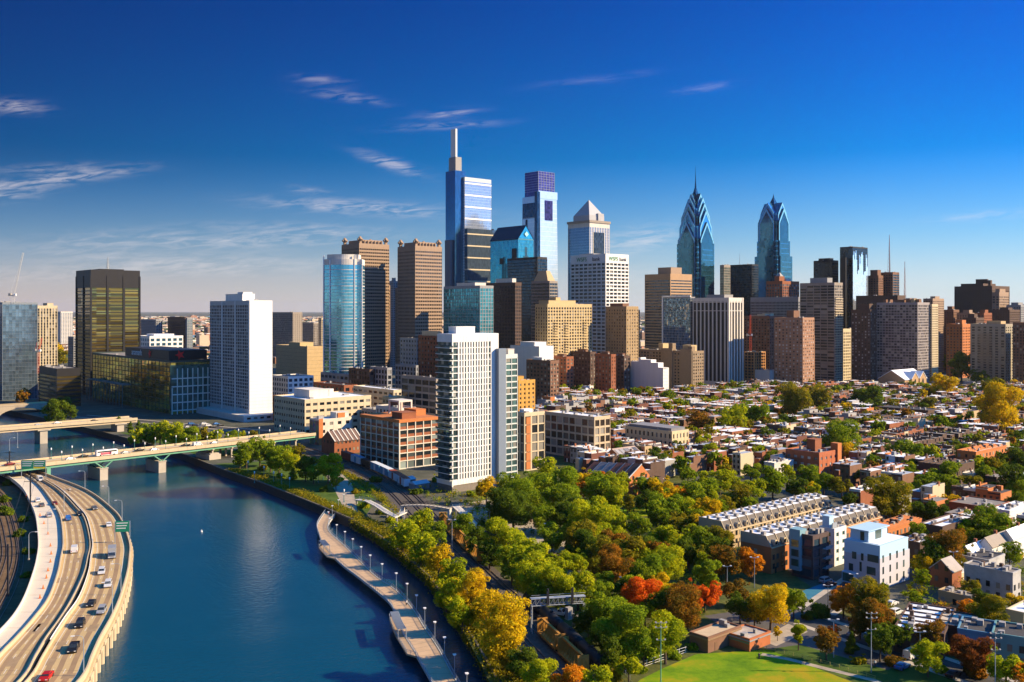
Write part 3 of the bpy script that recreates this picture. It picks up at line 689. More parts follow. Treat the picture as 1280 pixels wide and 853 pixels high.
# ---------- left edge
b = tower('glass_office_tower', 'dark blue glass tower under construction at the left edge with a white crane on top', -28, 3, 47, 1000, 379, M('mid_grey_mullion', (.20,.23,.26), .5, .1), GL('slate_blue_glass', (.15,.22,.29), .7, .08, (3.2,3.2,3.8), .3, .012), fh=3.8, bayL=3.2, bayR=3.2, pierL=.08, pierR=.08, band=.14, top=1.5, rec=.12, maxd=45)
b = tower('apartment_tower', 'slim cream tower rising just right of the dark blue glass tower', 36, 46.5, 72, 1260, 383, CREAM, GBLND, fh=3.2, bayL=3, bayR=3.2, pierL=1.2, pierR=1.4, band=.5, top=3, wins=(100,WD1), pents=((.75,.5,.3,.5,4,CREAM),))
def crane(label, px, D, z0, h, lean, mat, jib=26, name='tower_crane'):
    r = thing(name, label, 'crane', (XD(px,D),D,z0)); mb = MB()
    def latt(p, q, w, n):
        p, q = Vector(p), Vector(q); d = (q-p).normalized(); a = d.cross(Vector((0,1,0))).normalized()*w; bb = d.cross(a).normalized()*w
        for s in ((1,1),(1,-1),(-1,-1),(-1,1)): mb.tube(p+a*s[0]+bb*s[1], q+a*s[0]+bb*s[1], .11, .11, 4)
        for k in range(n):
            f0, f1 = p+(q-p)*k/n, p+(q-p)*(k+1)/n; mb.tube(f0+a+bb*-1, f1-a-bb, .06, .06, 4); mb.tube(f0-a-bb, f1+a-bb, .06, .06, 4); mb.tube(f0-a+bb, f1-a-bb, .06, .06, 4)
    latt((0,0,0),(0,0,h),.9,max(3,int(h/2.5))); mb.build('mast', mat, r); mb = MB()
    latt((0,0,h),(jib*math.sin(lean),0,h+jib*math.cos(lean)),.6,12); mb.build('jib', mat, r)
    mb = MB(); mb.box(-5,1,-1.2,1.2,h-.5,h+.4); mb.box(-5,-2.5,-1.2,1.2,h+.4,h+2.2); mb.build('counterweight', MCONC, r)
    mb = MB(); mb.box(.8,2.6,-1,1,h-.3,h+1.9); mb.build('cab', MWHITE, r)
    mb = MB(); mb.tube((-3,0,h+1),(-1.5,0,h+9),.15); mb.tube((-1.5,0,h+9),(jib*.9*math.sin(lean),0,h+jib*.9*math.cos(lean)),.06); mb.build('mast_stay', mat, r)
    return r
crane('white luffing crane leaning over the roof of the dark blue glass tower', 17, 1006, ZD(379,1000), 8, .22, M('crane_grey', (.55,.55,.53), .6, .08), 46)
crane('small red crane at the foot of the cream tower', 48, 985, 0, 52, .25, M('red_paint', (.55,.06,.03), .6, .1), 14)
crane('slender red crane beside the striped black and white tower', 938, 1215, 0, 62, .0, _m['red_paint'], 26)
b = tower('office_block', 'low black office block with gold window strips left of the dark glass tower', 37, 71, 101, 930, 462, BLK, GGOLD, cat='office building', fh=3.8, bayL=60, bayR=60, pierL=.4, pierR=.4, band=1.7, top=7, rec=.2, maxd=60, skipR=False)
b = tower('office_tower', 'black tower with four dark piers and golden reflecting glass topped by a lattice mast', 95, 113.5, 175, 1050, 338, BLK, GGOLD, fh=3.9, bayL=30, bayR=15.5, pierL=2.2, pierR=2.2, band=1.0, top=19, rec=.5, proud=.5, pents=((.5,.5,.5,.5,2,BLK),))
mast(b, 0, 0, b.h, 17, 1.6, MSTEEL, lattice=True)
# glass office hall with the lettered screen
b = base('glass_office_hall', 'wide gold and green glass office building with a lettered black roof screen', 'office building', 97, 213, 266, 862, 452, maxd=215)
b.roofm = ROOFG
shell(b, M('dark_teal_frame', (.03,.06,.055), .5, .1), GL('amber_glass', (.85,.62,.14), .85, .08, (11,11,4.2), .5, .04), fh=4.2, bayL=9, bayR=7, pierL=.35, pierR=.3, band=.55, top=1.2, rec=.25)
mb = MB()
for k in range(5):
    z = 3+k*7.2
    mb.box(-b.w/2+1, b.w/2, -b.d/2-.5, -b.d/2-.2, z, z+1.0)
for k in range(9): x = -b.w/2+1+k*(b.w-1.5)/8; mb.box(x,x+.8,-b.d/2-.62,-b.d/2-.2,0,b.h*.86 if k else b.h*.5)
mb.build('pale_frame', M('pale_frame', (.66,.70,.62), .7, .1), b.r)
mb = MB(); mb.box(-b.w/2-.25,b.w/2,-b.d/2-.19,-b.d/2+.1,4,b.h-3.5); mb.build('green_curtain_wall', GGRN, b.r)
mb = MB(); mb.box(-b.w/2-9,-b.w/2-.4,-10,b.d/2-10,21,22); 
for k in range(13): y = -10+k*(b.d/2-.5)/12; mb.box(-b.w/2-9,-b.w/2-8.5,y,y+.5,0,21)
mb.build('portico', M('teal_steel', (.06,.16,.18), .5, .1), b.r)
mb = MB(); mb.box(-b.w/2+1,b.w/2-3,-b.d/2+6,-b.d/2+b.d*.55,b.h+.9,b.h+9.5); mb.build('roof_screen', BLK, b.r)
o = sign(b, 'aramark', 8.2, 'L', -b.d/2+b.d*.40, b.h+5.2, MWHITE); o.location.x = -b.w/2+.75
mr = M('red_sign', (.75,.02,.02), .5, .02)
def star(b, s, face, u, z, off=0):
    me = MB(); P = []
    for k in range(10):
        a = math.pi/2+math.pi*k/5+.35; r_ = s*(1.0 if k % 2 == 0 else .42); P.append((r_*math.cos(a), r_*math.sin(a)))
    me.prism(P, 0, .3); o = me.build('star_emblem', mr, b.r)
    if face == 'R': o.location = (u, -b.d/2+5.6, z); o.rotation_euler = (math.pi/2, 0, 0)
    else: o.location = (-b.w/2+.7, u, z); o.rotation_euler = (math.pi/2, 0, -math.pi/2)
star(b, 4.8, 'R', -b.w/2+11, b.h+5.3); star(b, 4.0, 'L', -b.d/2+b.d*.24, b.h+5.2)
# white slab tower
b = base('white_slab_tower', 'white slab apartment tower with one blank bright end wall by the green girder bridge', 'tower block', 262.5, 312, 340, 823, 377)
b.roofm = ROOFW
shell(b, M('slab_wall', (.52,.50,.47), .8, .08, .2), GBLND, fh=2.9, bayL=b.d/24, bayR=4, pierL=.5, pierR=0, band=.8, top=3.2, rec=.5, base_h=8, wins=(100,WD1), skipR=True)
mb = MB(); mb.box(-b.w/2-.2,b.w/2+.2,-b.d/2-.3,-b.d/2+.6,0,b.h+.9)
for k in range(3): y = -b.d/2+.7+(k+0)*b.d/3.02; mb.box(-b.w/2-.5,-b.w/2+.3,y,y+1.3,0,b.h+.4)
mb.build('end_wall', WHT, b.r); mb = MB()
for k in range(34): mb.box(-b.w/2-.1,b.w/2+.1,-b.d/2-.33,-b.d/2-.28,4+k*2.86,4.22+k*2.86)
tag(mb.build('wall_joints', PALE, b.r), kind='stuff')
pent(b, .35, .42, .55, .42, 6.5, WHT); pent(b, .35, .3, .4, .14, 8.0, WHT)
o = MB(); o.box(-b.w/2-12,b.w/2+8,-b.d/2-14,b.d/2+12,0,5.2); pb = o.build('podium', PALE, b.r)
mb = MB()
for k in range(9): mb.box(-b.w/2-9+k*6,-b.w/2-9+k*6+3.4,-b.d/2-14.05,-b.d/2-13.9,2,3.7)
tag(mb.build('podium_windows', WD1, pb), kind='stuff')
# ---------- far middle left
FARG = 'distant towers beyond the river offices'
def far(label, xl, xc, xr, D, yt, wall, glass=GBLND, **k):
    a = dict(fh=3.3, bayL=4, bayR=4, pierL=1.6, pierR=1.6, band=1.2, top=3); a.update(k)
    return tower('distant_tower', label, xl, xc, xr, D, yt, wall, glass, **a)
far('grey brown slab with a pale lit end right behind the white slab tower', 339, 366, 378, 1700, 391, GRYT, pierR=3.2, bayR=4)
far('low grey block far behind, left of the curved blue tower', 377, 392, 400, 1900, 404, GRYT)
far('pale block touching the left side of the curved blue tower', 398, 402, 408, 1750, 398, CREAM)
far('bluish glass block far behind the lettered glass hall', 176, 195, 203, 2000, 400, GRY, GNAVY)
far('dark slab with grey stripes far behind the lettered glass hall', 202, 231, 233, 1950, 397, BRND, GDARK, pierL=1.0)
far('green glass slab at the right end of the distant dark slabs', 232, 234, 241, 1940, 398, GRY, GTEAL)
far('pale low tower behind the cream tower at left', 72, 76, 91, 2400, 390, PALE, GPALE)
b = tower('laboratory_building', 'white building with big blue windows above the lettered glass hall', 172, 187, 229, 1400, 421, WHT, GBLUE, cat='building', fh=7, bayL=7, bayR=9, pierL=2, pierR=3, band=2.4, top=3, roofm=ROOFW, pents=((.5,.5,.6,.6,3,WHT),))
b = tower('office_block', 'small grey slab between the black tower and the autumn trees', 85, 92, 96, 1350, 422, GRY, GBLND, fh=3.3, bayL=4, bayR=4, band=1.4, top=2)
b = tower('auditorium', 'tan box building with a vertical window strip left of the curved blue tower', 345, 384, 412, 1230, 434, TAN, GBLND, cat='building', fh=5, bayL=200, bayR=200, pierL=1, pierR=1, band=4.7, top=3, rec=.15, pents=((.3,.4,.6,.35,5,GOLD),), roofm=ROOFG)
mb = MB()
for k in range(9): mb.box(b.w*.22,b.w*.32,-b.d/2-.15,-b.d/2+.1,4+k*4.2,6.6+k*4.2)
tag(mb.build('windows', WD1, b.r), kind='stuff')
# ---------- curved blue residential tower
b = base('curved_glass_tower', 'blue glass apartment tower with a bowed front and white ribs', 'tower block', 405, 430, 453, 1010, 322)
xa, xb2 = XD(404.5,1010), XD(453,1010); cxm = (xa+xb2)/2; b.r.location = (cxm, 1010, 0); b.r.rotation_euler[2] = 0; wdt = xb2-xa
def bow(s, q=0.0):
    P = []
    for i in range(17):
        t = i/16; P.append((-wdt/2*s+wdt*s*t, -(9*math.sin(math.pi*min(1, t*1.12)/1.0*.9))*s-q))
    return P+[(wdt/2*s, 16*s), (-wdt/2*s, 16*s)]
GM_ = GL('sky_blue_glass', (.13,.38,.50), .75, .07, (2.2,99,3.4), .14, .004)
mb = MB(); mb.prism(bow(.99), 0, b.h-5); mb.build('glazing', GM_, b.r)
nf = int((b.h-8)/3.4); mb = MB()
for i in range(nf): mb.prism(bow(1.0), i*3.4, i*3.4+(.35 if i % 5 else .75)+(.35 if i < nf*.42 else 0))
mb.prism(bow(1.0), b.h-8, b.h-2)
mb.build('floor_band', PALE, b.r)
mb = MB(); P = bow(1.0)
for i in (0, 3, 13, 16): x, y = P[i]; mb.box(x-.55,x+.55,y-.75,y+.6,0,b.h+ (2 if i in (0,13) else -3))
mb.build('rib', WHT, b.r); mb = MB(); mb.prism(bow(.82), b.h-2, b.h+3); mb.build('crown', PALE, b.r)
# ---------- the brown granite twins
def granite(label, xl, xc, xr, D, yt, wingL, wingR, wy):
    b = base('granite_office_tower', label, 'tower', xl, xc, xr, D, yt, group='twin brown granite towers')
    st = dict(fh=4.0, bayL=2.4, bayR=2.6, pierL=1.0, pierR=.5, band=2.1, top=5, rec=.35)
    shell(b, GRAN, GDARK, **st); hw = ZD(wy, D)
    if wingR:
        _, wr, _ = rect(xc, xc, wingR, D); e = wr-b.w
        shell(b, GRAN, GDARK, h=hw, w=e, d=b.d*.8, cx=b.w/2+e/2, cy=0, name='wing_wall', gname='wing_glazing', **st)
    if wingL:
        e = 9; shell(b, GRAN, GDARK, h=hw, w=b.w*.55, d=e, cx=-b.w*.15, cy=b.d/2+e/2, name='wing_wall', gname='wing_glazing', **st)
    mb = MB(); z = b.h
    mb.box(-b.w*.32,b.w*.32,-b.d*.40,b.d*.40,z+.8,z+5.4)
    for k in range(8): x = -b.w*.40+k*b.w*.8/7; mb.box(x-.6,x+.6,-b.d*.46,-b.d*.42,z,z+4.5)
    mb.build('crown_colonnade', GRAN, b.r)
    for sx_, sy_ in ((-1,-1),(1,-1),(-1,1),(1,1)):
        mb = MB(); cx, cy, s = sx_*b.w*.43, sy_*b.d*.43, 3.7; P = [(0,-s),(s,0),(0,s),(-s,0)]
        prof = [(cx-s,z+5.5),(cx,z+5.5-s),(cx+s,z+5.5),(cx,z+5.5+s)]
        mb.extr(prof, 'y', cy-1.2, cy+1.2); mb.extr([(h-cx+cy, q) for h, q in prof], 'x', cx-1.2, cx+1.2); mb.box(cx-1.4,cx+1.4,cy-1.4,cy+1.4,z,z+3)
        mb.build('diamond_finial', GRAN, b.r)
    return b
granite('left of the twin brown banded towers, behind the curved blue tower', 427, 449, 486.5, 1120, 305, None, 490, 357)
granite('right of the twin brown banded towers, with a dark stepped left side', 497, 519, 552.5, 1090, 308, 493, 554.5, 360)
# ---------- tallest glass tower with the mast
b = base('spired_glass_tower', 'tallest glass tower with a slim white mast on its left end', 'skyscraper', 578, 581, 614, 1420, 222)
GSILV = GL('silver_glass', (.62,.68,.72), .75, .12, (1.6,1.6,4.2), .12, .01)
shell(b, M('silver_frame', (.5,.54,.58), .5, .06), GSILV, fh=4.2, bayL=1.6, bayR=1.6, pierL=.1, pierR=.1, band=.22, top=5, rec=.12, d=34, cy=(34-b.d)/2)
mb = MB()
for k in range(6): z = b.h-8-k*17.5; mb.box(-b.w/2-.3,b.w/2+.3,-b.d/2-.35,-b.d/2+.2,z-1.3,z+1.0)
mb.build('sky_lobby_band', WHT, b.r)
b2h = ZD(286, 1420); _, wr, _ = rect(578, 581, 617.5, 1420)
mb = MB(); mb.box(-b.w/2-.5,-b.w/2+wr,-b.d/2-7,-b.d/2-.4,0,b2h); mb.build('lower_block', GL('slate_glass', (.10,.14,.18), .6, .1, (1.6,1.6,4.2), .2, .006), b.r)
mb = MB()
for k in range(8): z = b2h-8-k*17.5; mb.box(-b.w/2-.8,-b.w/2+wr+.3,-b.d/2-7.3,-b.d/2-.4,z-1,z+.9)
mb.build('lower_band', CREAM, b.r)
def addbox(b, xl, xc, xr, D, yt, mat, name, yb=None):
    C, wr, dl = rect(xl, xc, xr, D); inv = Matrix.Rotation(-b.ang, 3, 'Z'); p = inv @ (Vector((C[0], C[1], 0))-Vector((b.r.location.x, b.r.location.y, 0)))
    mb = MB(); mb.box(p.x,p.x+wr,p.y,p.y+dl,0 if yb is None else ZD(yb,D),ZD(yt,D)); return mb.build(name, mat, b.r)
addbox(b, 557, 569, 581.5, 1414, 213, GL('deep_blue_glass', (.05,.16,.27), .7, .08, (1.6,1.6,4.2), .2, .006), 'core_shaft'); addbox(b, 561, 569.5, 577, 1422, 196, MECH, 'upper_core', 213.5)
addbox(b, 563.5, 569.5, 571.5, 1424, 161, WHT, 'mast', 197); addbox(b, 556, 563, 569, 1416, 300, M('grey_core', (.12,.15,.18), .5, .1), 'stair_core')
# ---------- gabled teal tower
b = base('gabled_glass_tower', 'teal glass tower with a dark pitched roof and a diamond on its gable', 'skyscraper', 613, 648, 667, 1260, 299)
shell(b, M('teal_frame', (.05,.20,.24), .5, .08), GL('teal_pane', (.05,.38,.50), .72, .09, (1.6,1.6,3.8), .22, .01), fh=3.8, bayL=1.6, bayR=1.6, pierL=.1, pierR=.1, band=.2, top=.6, rec=.12)
mb = MB(); a = b.w/2; mb.extr([(-a,b.h),(a,b.h),(0,b.h+18)], 'y', -b.d/2+.2, b.d/2); mb.build('gable_end', _m['teal_pane'], b.r)
mb = MB(); mb.extr([(-a-.6,b.h-.2),(0,b.h+18.2),(0,b.h+19.2),(-a-.9,b.h+.4)], 'y', -b.d/2-.3, b.d/2+.3); mb.extr([(a+.6,b.h-.2),(a+.9,b.h+.4),(0,b.h+19.2),(0,b.h+18.2)], 'y', -b.d/2-.3, b.d/2+.3); fixn(mb.build('roof', GNAVY, b.r))
mb = MB(); mb.prism([(0,-3.6),(3.6,0),(0,3.6),(-3.6,0)], 0, .5); o = mb.build('diamond_emblem', M('bright_cyan', (.35,.75,.85), .3, .02), b.r); o.location = (0,-b.d/2-.7,b.h+7); o.rotation_euler = (math.pi/2,0,0)
mb = MB()
for k, hh in ((-6,22),(-3.6,34),(-1.2,46),(1.2,46),(3.6,34),(6,22)): mb.box(k-.45,k+.45,-b.d/2-.3,-b.d/2+.2,b.h-56,b.h-56+hh)
for k, hh in ((-4,20),(-1.5,30),(1.5,30),(4,20)): mb.box(-b.w/2-.3,-b.w/2+.2,k-.45,k+.45,b.h-52,b.h-52+hh)
mb.box(-b.w/2-.3,-b.w/2+.2,-b.d/2+4,-b.d/2+13,b.h-28,b.h-12); mb.box(-b.w/2-.3,-b.w/2+.2,1,9,b.h-32,b.h-24)
mb.build('dark_recess', BLK, b.r)
# ---------- tapering obelisk tower
b = base('obelisk_glass_tower', 'pale tapering glass tower with a violet glass crown', 'skyscraper', 650, 671, 699, 1480, 238)
mb = MB(); mb.frust(b.w*1.0,b.d,0,b.w*.84,b.d*.92,b.h-8); mb.build('glazing', GL('ice_glass', (.56,.70,.80), .45, .20, (2,2,4.2), .05, .003), b.r)
mb = MB()
for k in range(36): z = 6+k*(b.h-18)/36; f = 1-.16*z/(b.h-8); g2 = 1-.08*z/(b.h-8); mb.box(-b.w/2*f-.05,b.w/2*f+.05,-b.d/2*g2-.05,b.d/2*g2+.05,z,z+.3)
mb.build('floor_line', PALE, b.r)
mb = MB(); zc = ZD(213, 1480); mb.box(-b.w*.36,b.w*.36,-b.d*.40,b.d*.40,b.h-30,zc); mb.build('crown', GPURP, b.r)
mb = MB()
for k in range(9): z = b.h+k*(zc-b.h)/8-.4; mb.box(-b.w*.365,b.w*.365,-b.d*.405,b.d*.405,z,z+.35)
for k in range(7): x = -b.w*.36+k*b.w*.12; mb.box(x-.2,x+.2,-b.d*.41,-b.d*.40,b.h-6,zc)
mb.build('crown_frame', MSTEEL, b.r)
mb = MB(); mb.box(-b.w*.12,b.w*.22,-b.d*.48,-b.d*.30,b.h-45,b.h-14); mb.build('dark_opening', GL('violet_dark', (.06,.04,.12), .5, .1), b.r)
mb = MB(); mb.frust(7,7,0,6,6,b.h-2,-b.w*.47,-b.d*.49); mb.frust(b.w*.9,5,b.h-60,b.w*.78,4,b.h-8,0,b.d*.2); mb.build('dark_corner', GNAVY, b.r)
mb = MB(); mb.box(-b.w*.40,b.w*.44,-b.d*.475,-b.d*.44,b.h-12,b.h); mb.build('parapet_screen', _m['ice_glass'], b.r)
mb = MB(); mb.box(-b.w/2*.86,-b.w*.34,-b.d*.44,b.d*.44,b.h-42,b.h-18); mb.build('dark_shoulder', GNAVY, b.r)
# ---------- pyramid tower
b = base('pyramid_topped_tower', 'blue glass tower with a grey pyramid roof behind the green lettered bank block', 'skyscraper', 710, 737, 762, 1370, 276)
shell(b, PALE, GBLUE, fh=4, bayL=1.6, bayR=3.4, pierL=.08, pierR=1.5, band=.2, top=9, rec=.3)
mb = MB(); mb.box(-b.w*.30,b.w*.22,-b.d/2-.6,-b.d/2+.2,10,b.h-16); mb.build('dark_bay', GDARK, b.r)
mb = MB(); q = b.w*.06; mb.box(-b.w/2-1.2,b.w/2+1.2,-b.d/2-1.2,b.d/2+1.2,b.h-2.5,b.h+.9); mb.build('cornice', GRYT, b.r)
mb = MB(); mb.box(-b.w*.37,b.w*.37,-b.d*.37,b.d*.37,b.h,b.h+9); mb.frust(b.w*.74,b.d*.74,b.h+9,.4,.4,b.h+33); mb.box(b.w*.02,b.w*.30,-b.d*.42,-b.d*.30,b.h,b.h+12); mb.build('pyramid_roof', M('lead_roof', (.36,.36,.38), .6, .1, .2), b.r)
# ---------- bank block
b = tower('bank_office_block', 'white gridded office block with green lettering on both faces', 713, 757, 786, 1210, 318, WHT, GDARK, cat='tower', fh=4.1, bayL=6.2, bayR=6.2, pierL=1.1, pierR=1.3, band=1.8, top=11, rec=.9, wins=(100,WD1), roofm=ROOFW, pents=((.3,.6,.4,.4,2,MECH),))
mgs = M('green_sign', (.01,.22,.07), .5, .02); mks = M('black_sign', (.02,.02,.02), .5, .02)
for f, ln in (('R', b.w), ('L', b.d)):
    sg = 1 if f == 'R' else -1; sign(b, 'WSFS', 7.6 if f == 'L' else 7.0, f, sg*(-.17)*ln+ (0), b.h-5.4, mgs); sign(b, 'bank', 7.0, f, sg*.24*ln, b.h-5.6, mks)
# ---------- mid towers behind the riverside tower
b = tower('glass_midrise', 'teal glass mid rise with a yellow lit end just above the white riverside tower', 554.5, 600, 617, 930, 358, GRY, GTEAL, fh=3.5, bayL=2.8, bayR=3.2, pierL=.15, pierR=.55, band=.5, top=2, rec=.2, pents=((.45,.4,.8,.5,3.5,PALE),))
b = tower('office_tower', 'dark brown gridded tower hidden behind the teal glass mid rise', 560, 644, 652, 1040, 354, BRND, GDARK, fh=3.8, bayL=2.6, bayR=2.6, pierL=.9, pierR=.9, band=1.3, top=3, maxd=70, pents=((.5,.3,.6,.4,5,PALE),))
b = tower('office_tower', 'black teal glass tower left of the tan apartment slab', 634, 672, 684, 1150, 322, BLK, GNAVY, fh=3.8, bayL=2, bayR=2, pierL=.1, pierR=.1, band=.7, top=2, rec=.2, maxd=60)
b = tower('office_tower', 'dark banded tower with a tan pyramid cap behind the tan apartment slab', 664, 687, 697, 1130, 352, GRYT, GNAVY, fh=3.8, bayL=2, bayR=2.5, pierL=.1, pierR=.3, band=1.2, top=2, rec=.25)
mb = MB(); mb.frust(b.w*.95,b.d*.8,b.h,b.w*.45,b.d*.4,b.h+13); mb.build('pyramid_cap', TAN, b.r)
b = tower('apartment_slab', 'long tan apartment slab with columns of balconies in front of the bank block', 669, 684.5, 757, 1060, 381, GOLD, GBLND, fh=3.0, bayL=3.6, bayR=3.4, pierL=2.2, pierR=1.5, band=1.3, top=3, wins=(100,WD1), pents=((.35,.5,.6,.8,4.5,GOLD),(.3,.5,.1,.5,8,GOLD)), maxd=70)
mb = MB()
for f in (.18, .42, .84):
    for k in range(b.nf-1): x = -b.w/2+b.w*f; mb.box(x-3.4,x+3.4,-b.d/2-1.5,-b.d/2,2+k*3.0,2.35+k*3.0); mb.box(x-3.4,x+3.4,-b.d/2-1.5,-b.d/2-1.4,2.35+k*3.0,3.2+k*3.0)
tag(mb.build('balconies', GOLD, b.r), kind='stuff')
b = tower('apartment_block', 'brown brick block with a golden lit side right of the tan apartment slab', 757, 783, 798, 1100, 384, M('ochre_brick', (.36,.25,.13), .85, .15, .3), GBLND, fh=3.2, bayL=3.6, bayR=3.6, pierL=2.3, pierR=2.3, band=1.8, top=3, wins=(100,WD2), pents=((.3,.5,.5,.6,4,BRN),))
b = tower('white_warehouse', 'low lavender white building with a stepped top under the tan apartment slab', 638, 674, 692, 1010, 434, WHT, WHT, cat='building', fh=6, bayL=30, bayR=6, pierL=.3, pierR=2.5, band=5.2, top=1, rec=.15, roofm=ROOFW, pents=((.5,.45,.8,.5,4.5,WHT),))
b = tower('apartment_block', 'dark brick block with a tan striped end at the foot of the lavender white building', 658, 688, 699, 950, 452, BRN, GBLND, fh=3.3, bayL=4, bayR=3.4, pierL=2.2, pierR=1.8, band=1.7, top=2.5, wins=(100,WD2), pents=((.4,.6,.5,.4,3,WHT),))
b = tower('apartment_block', 'small orange brick block just right of the riverside tower glass wing', 640, 648, 669, 760, 477, M('amber_brick', (.52,.28,.06), .85, .15, .3), GBLND, cat='building', fh=3.4, bayL=4, bayR=4.4, pierL=2.6, pierR=2.8, band=1.9, top=2, wins=(60,WD1), pents=((.2,.6,.5,.5,3.5,M('amber_brick')),))
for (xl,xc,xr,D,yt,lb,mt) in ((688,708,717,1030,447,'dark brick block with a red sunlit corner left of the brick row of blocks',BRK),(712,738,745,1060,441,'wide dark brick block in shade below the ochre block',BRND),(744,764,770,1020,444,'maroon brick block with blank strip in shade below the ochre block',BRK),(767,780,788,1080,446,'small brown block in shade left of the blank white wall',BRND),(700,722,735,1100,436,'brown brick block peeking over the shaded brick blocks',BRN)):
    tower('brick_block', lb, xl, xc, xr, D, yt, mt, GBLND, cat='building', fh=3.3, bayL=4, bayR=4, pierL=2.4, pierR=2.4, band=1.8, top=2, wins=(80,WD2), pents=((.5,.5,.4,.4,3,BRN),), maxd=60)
# blank white wall building
b = base('blank_walled_building', 'white building with a huge blank stepped side wall', 'building', 780, 829, 836, 1060, 461)
shell(b, WHT, GBLND, fh=3.3, bayL=400, bayR=2.6, pierL=1, pierR=1.3, band=1.2, top=1, skipL=True, wins=(60,WD1), roofm=None) if False else shell(b, WHT, GBLND, fh=3.3, bayL=400, bayR=2.6, pierL=1, pierR=1.3, band=1.2, top=1, skipL=True, wins=(60,WD1))
mb = MB(); D0, D1 = -b.d/2, b.d/2
for f0, f1, hh in ((0,.12,1),(.12,.3,6),(.3,.56,9),(.56,.62,11),(.62,.82,6.5),(.82,1,.5)): mb.box(-b.w/2-.2,b.w/2-1,D0+b.d*f0,D0+b.d*f1,0 if f0 == 0 else .0,b.h+hh)
mb.build('stepped_wall', WHT, b.r)
# ---------- right of centre
b = tower('office_tower', 'tan brown tower with wide horizontal bands left of the blue glass block', 806, 838, 865, 1340, 343, M('tan_granite', (.40,.25,.14), .75, .1, .2), GDARK, fh=4, bayL=90, bayR=90, pierL=2, pierR=2, band=2.2, top=8, pents=((.45,.4,.5,.5,10,GRAN),))
b = tower('glass_block', 'dark blue glass block with a white edge frame left of the striped tower', 828, 863, 869, 1235, 372, GRY, GL('block_glass', (.08,.16,.24), .6, .07, (2.4,2.4,3.4), .6, .02, .08), fh=3.4, bayL=2.4, bayR=2.4, pierL=.3, pierR=.3, band=.4, top=1, rec=.2, maxd=60)
mb = MB(); mb.box(-b.w/2-.6,-b.w/2+1,b.d/2-1.2,b.d/2+.6,0,b.h+2); mb.box(-b.w/2-.6,-b.w/2+1,-b.d/2,b.d/2+.6,b.h+.8,b.h+2.6); mb.build('edge_frame', WHT, b.r)
b = base('striped_tower', 'black and white tower of tall vertical stripes', 'tower', 866, 911, 929, 1187, 373)
shell(b, PALE, BLK, fh=3.4, bayL=b.d/9, bayR=b.w/5, pierL=1.7, pierR=2.2, band=.0, top=3.5, rec=.9, base_h=5)
mb = MB()
for k in range(10): z = b.h-14+k*1.0
mb.box(-b.w/2-.15,b.w/2+.15,-b.d/2-.15,b.d/2+.15,b.h-5.2,b.h-3.9); mb.box(-b.w/2-.1,b.w/2+.1,-b.d/2-.1,b.d/2+.1,b.h-16,b.h-15.2); mb.build('top_band', PALE, b.r)
mb = MB(); mb.box(-b.w/2-.4,-b.w/2+2.2,-b.d/2-.4,-b.d/2+2.2,0,b.h+.9); mb.box(b.w/2-2.2,b.w/2+.4,-b.d/2-.4,-b.d/2+2.2,0,b.h+.9); mb.build('corner_pier', PALE, b.r)
pent(b, .5, .45, .6, .5, 4.5, MECH)
# brown mid rise with projecting bays
b = base('brown_apartment_house', 'long brown brick apartment house in front of the striped tower with bright golden end', 'apartment house', 797, 866, 880, 1106, 440)
GBR = M('grey_brown_brick', (.27,.195,.12), .88, .14, .3)
shell(b, GBR, GBLND, fh=3.3, bayL=3.8, bayR=3.4, pierL=2.3, pierR=2.0, band=1.8, top=2.2, wins=(100,WD1), wallR=None)
for f, hh in ((.0,6),(.34,9),(.0,0)):
    if hh: mb = MB(); y = -b.d/2+b.d*f; mb.box(-b.w/2-1.6,-b.w/2+4,y+.4,y+b.d*.2,0,b.h+3); mb.box(-b.w/2+1,-b.w/2+7,y+2,y+8,b.h,b.h+hh); mb.build('stair_tower', GBR, b.r)
pent(b, .5, .15, .5, .15, 7, GOLD, name='roof_house'); pent(b, .5, .62, .5, .08, 8, GOLD, name='roof_house')
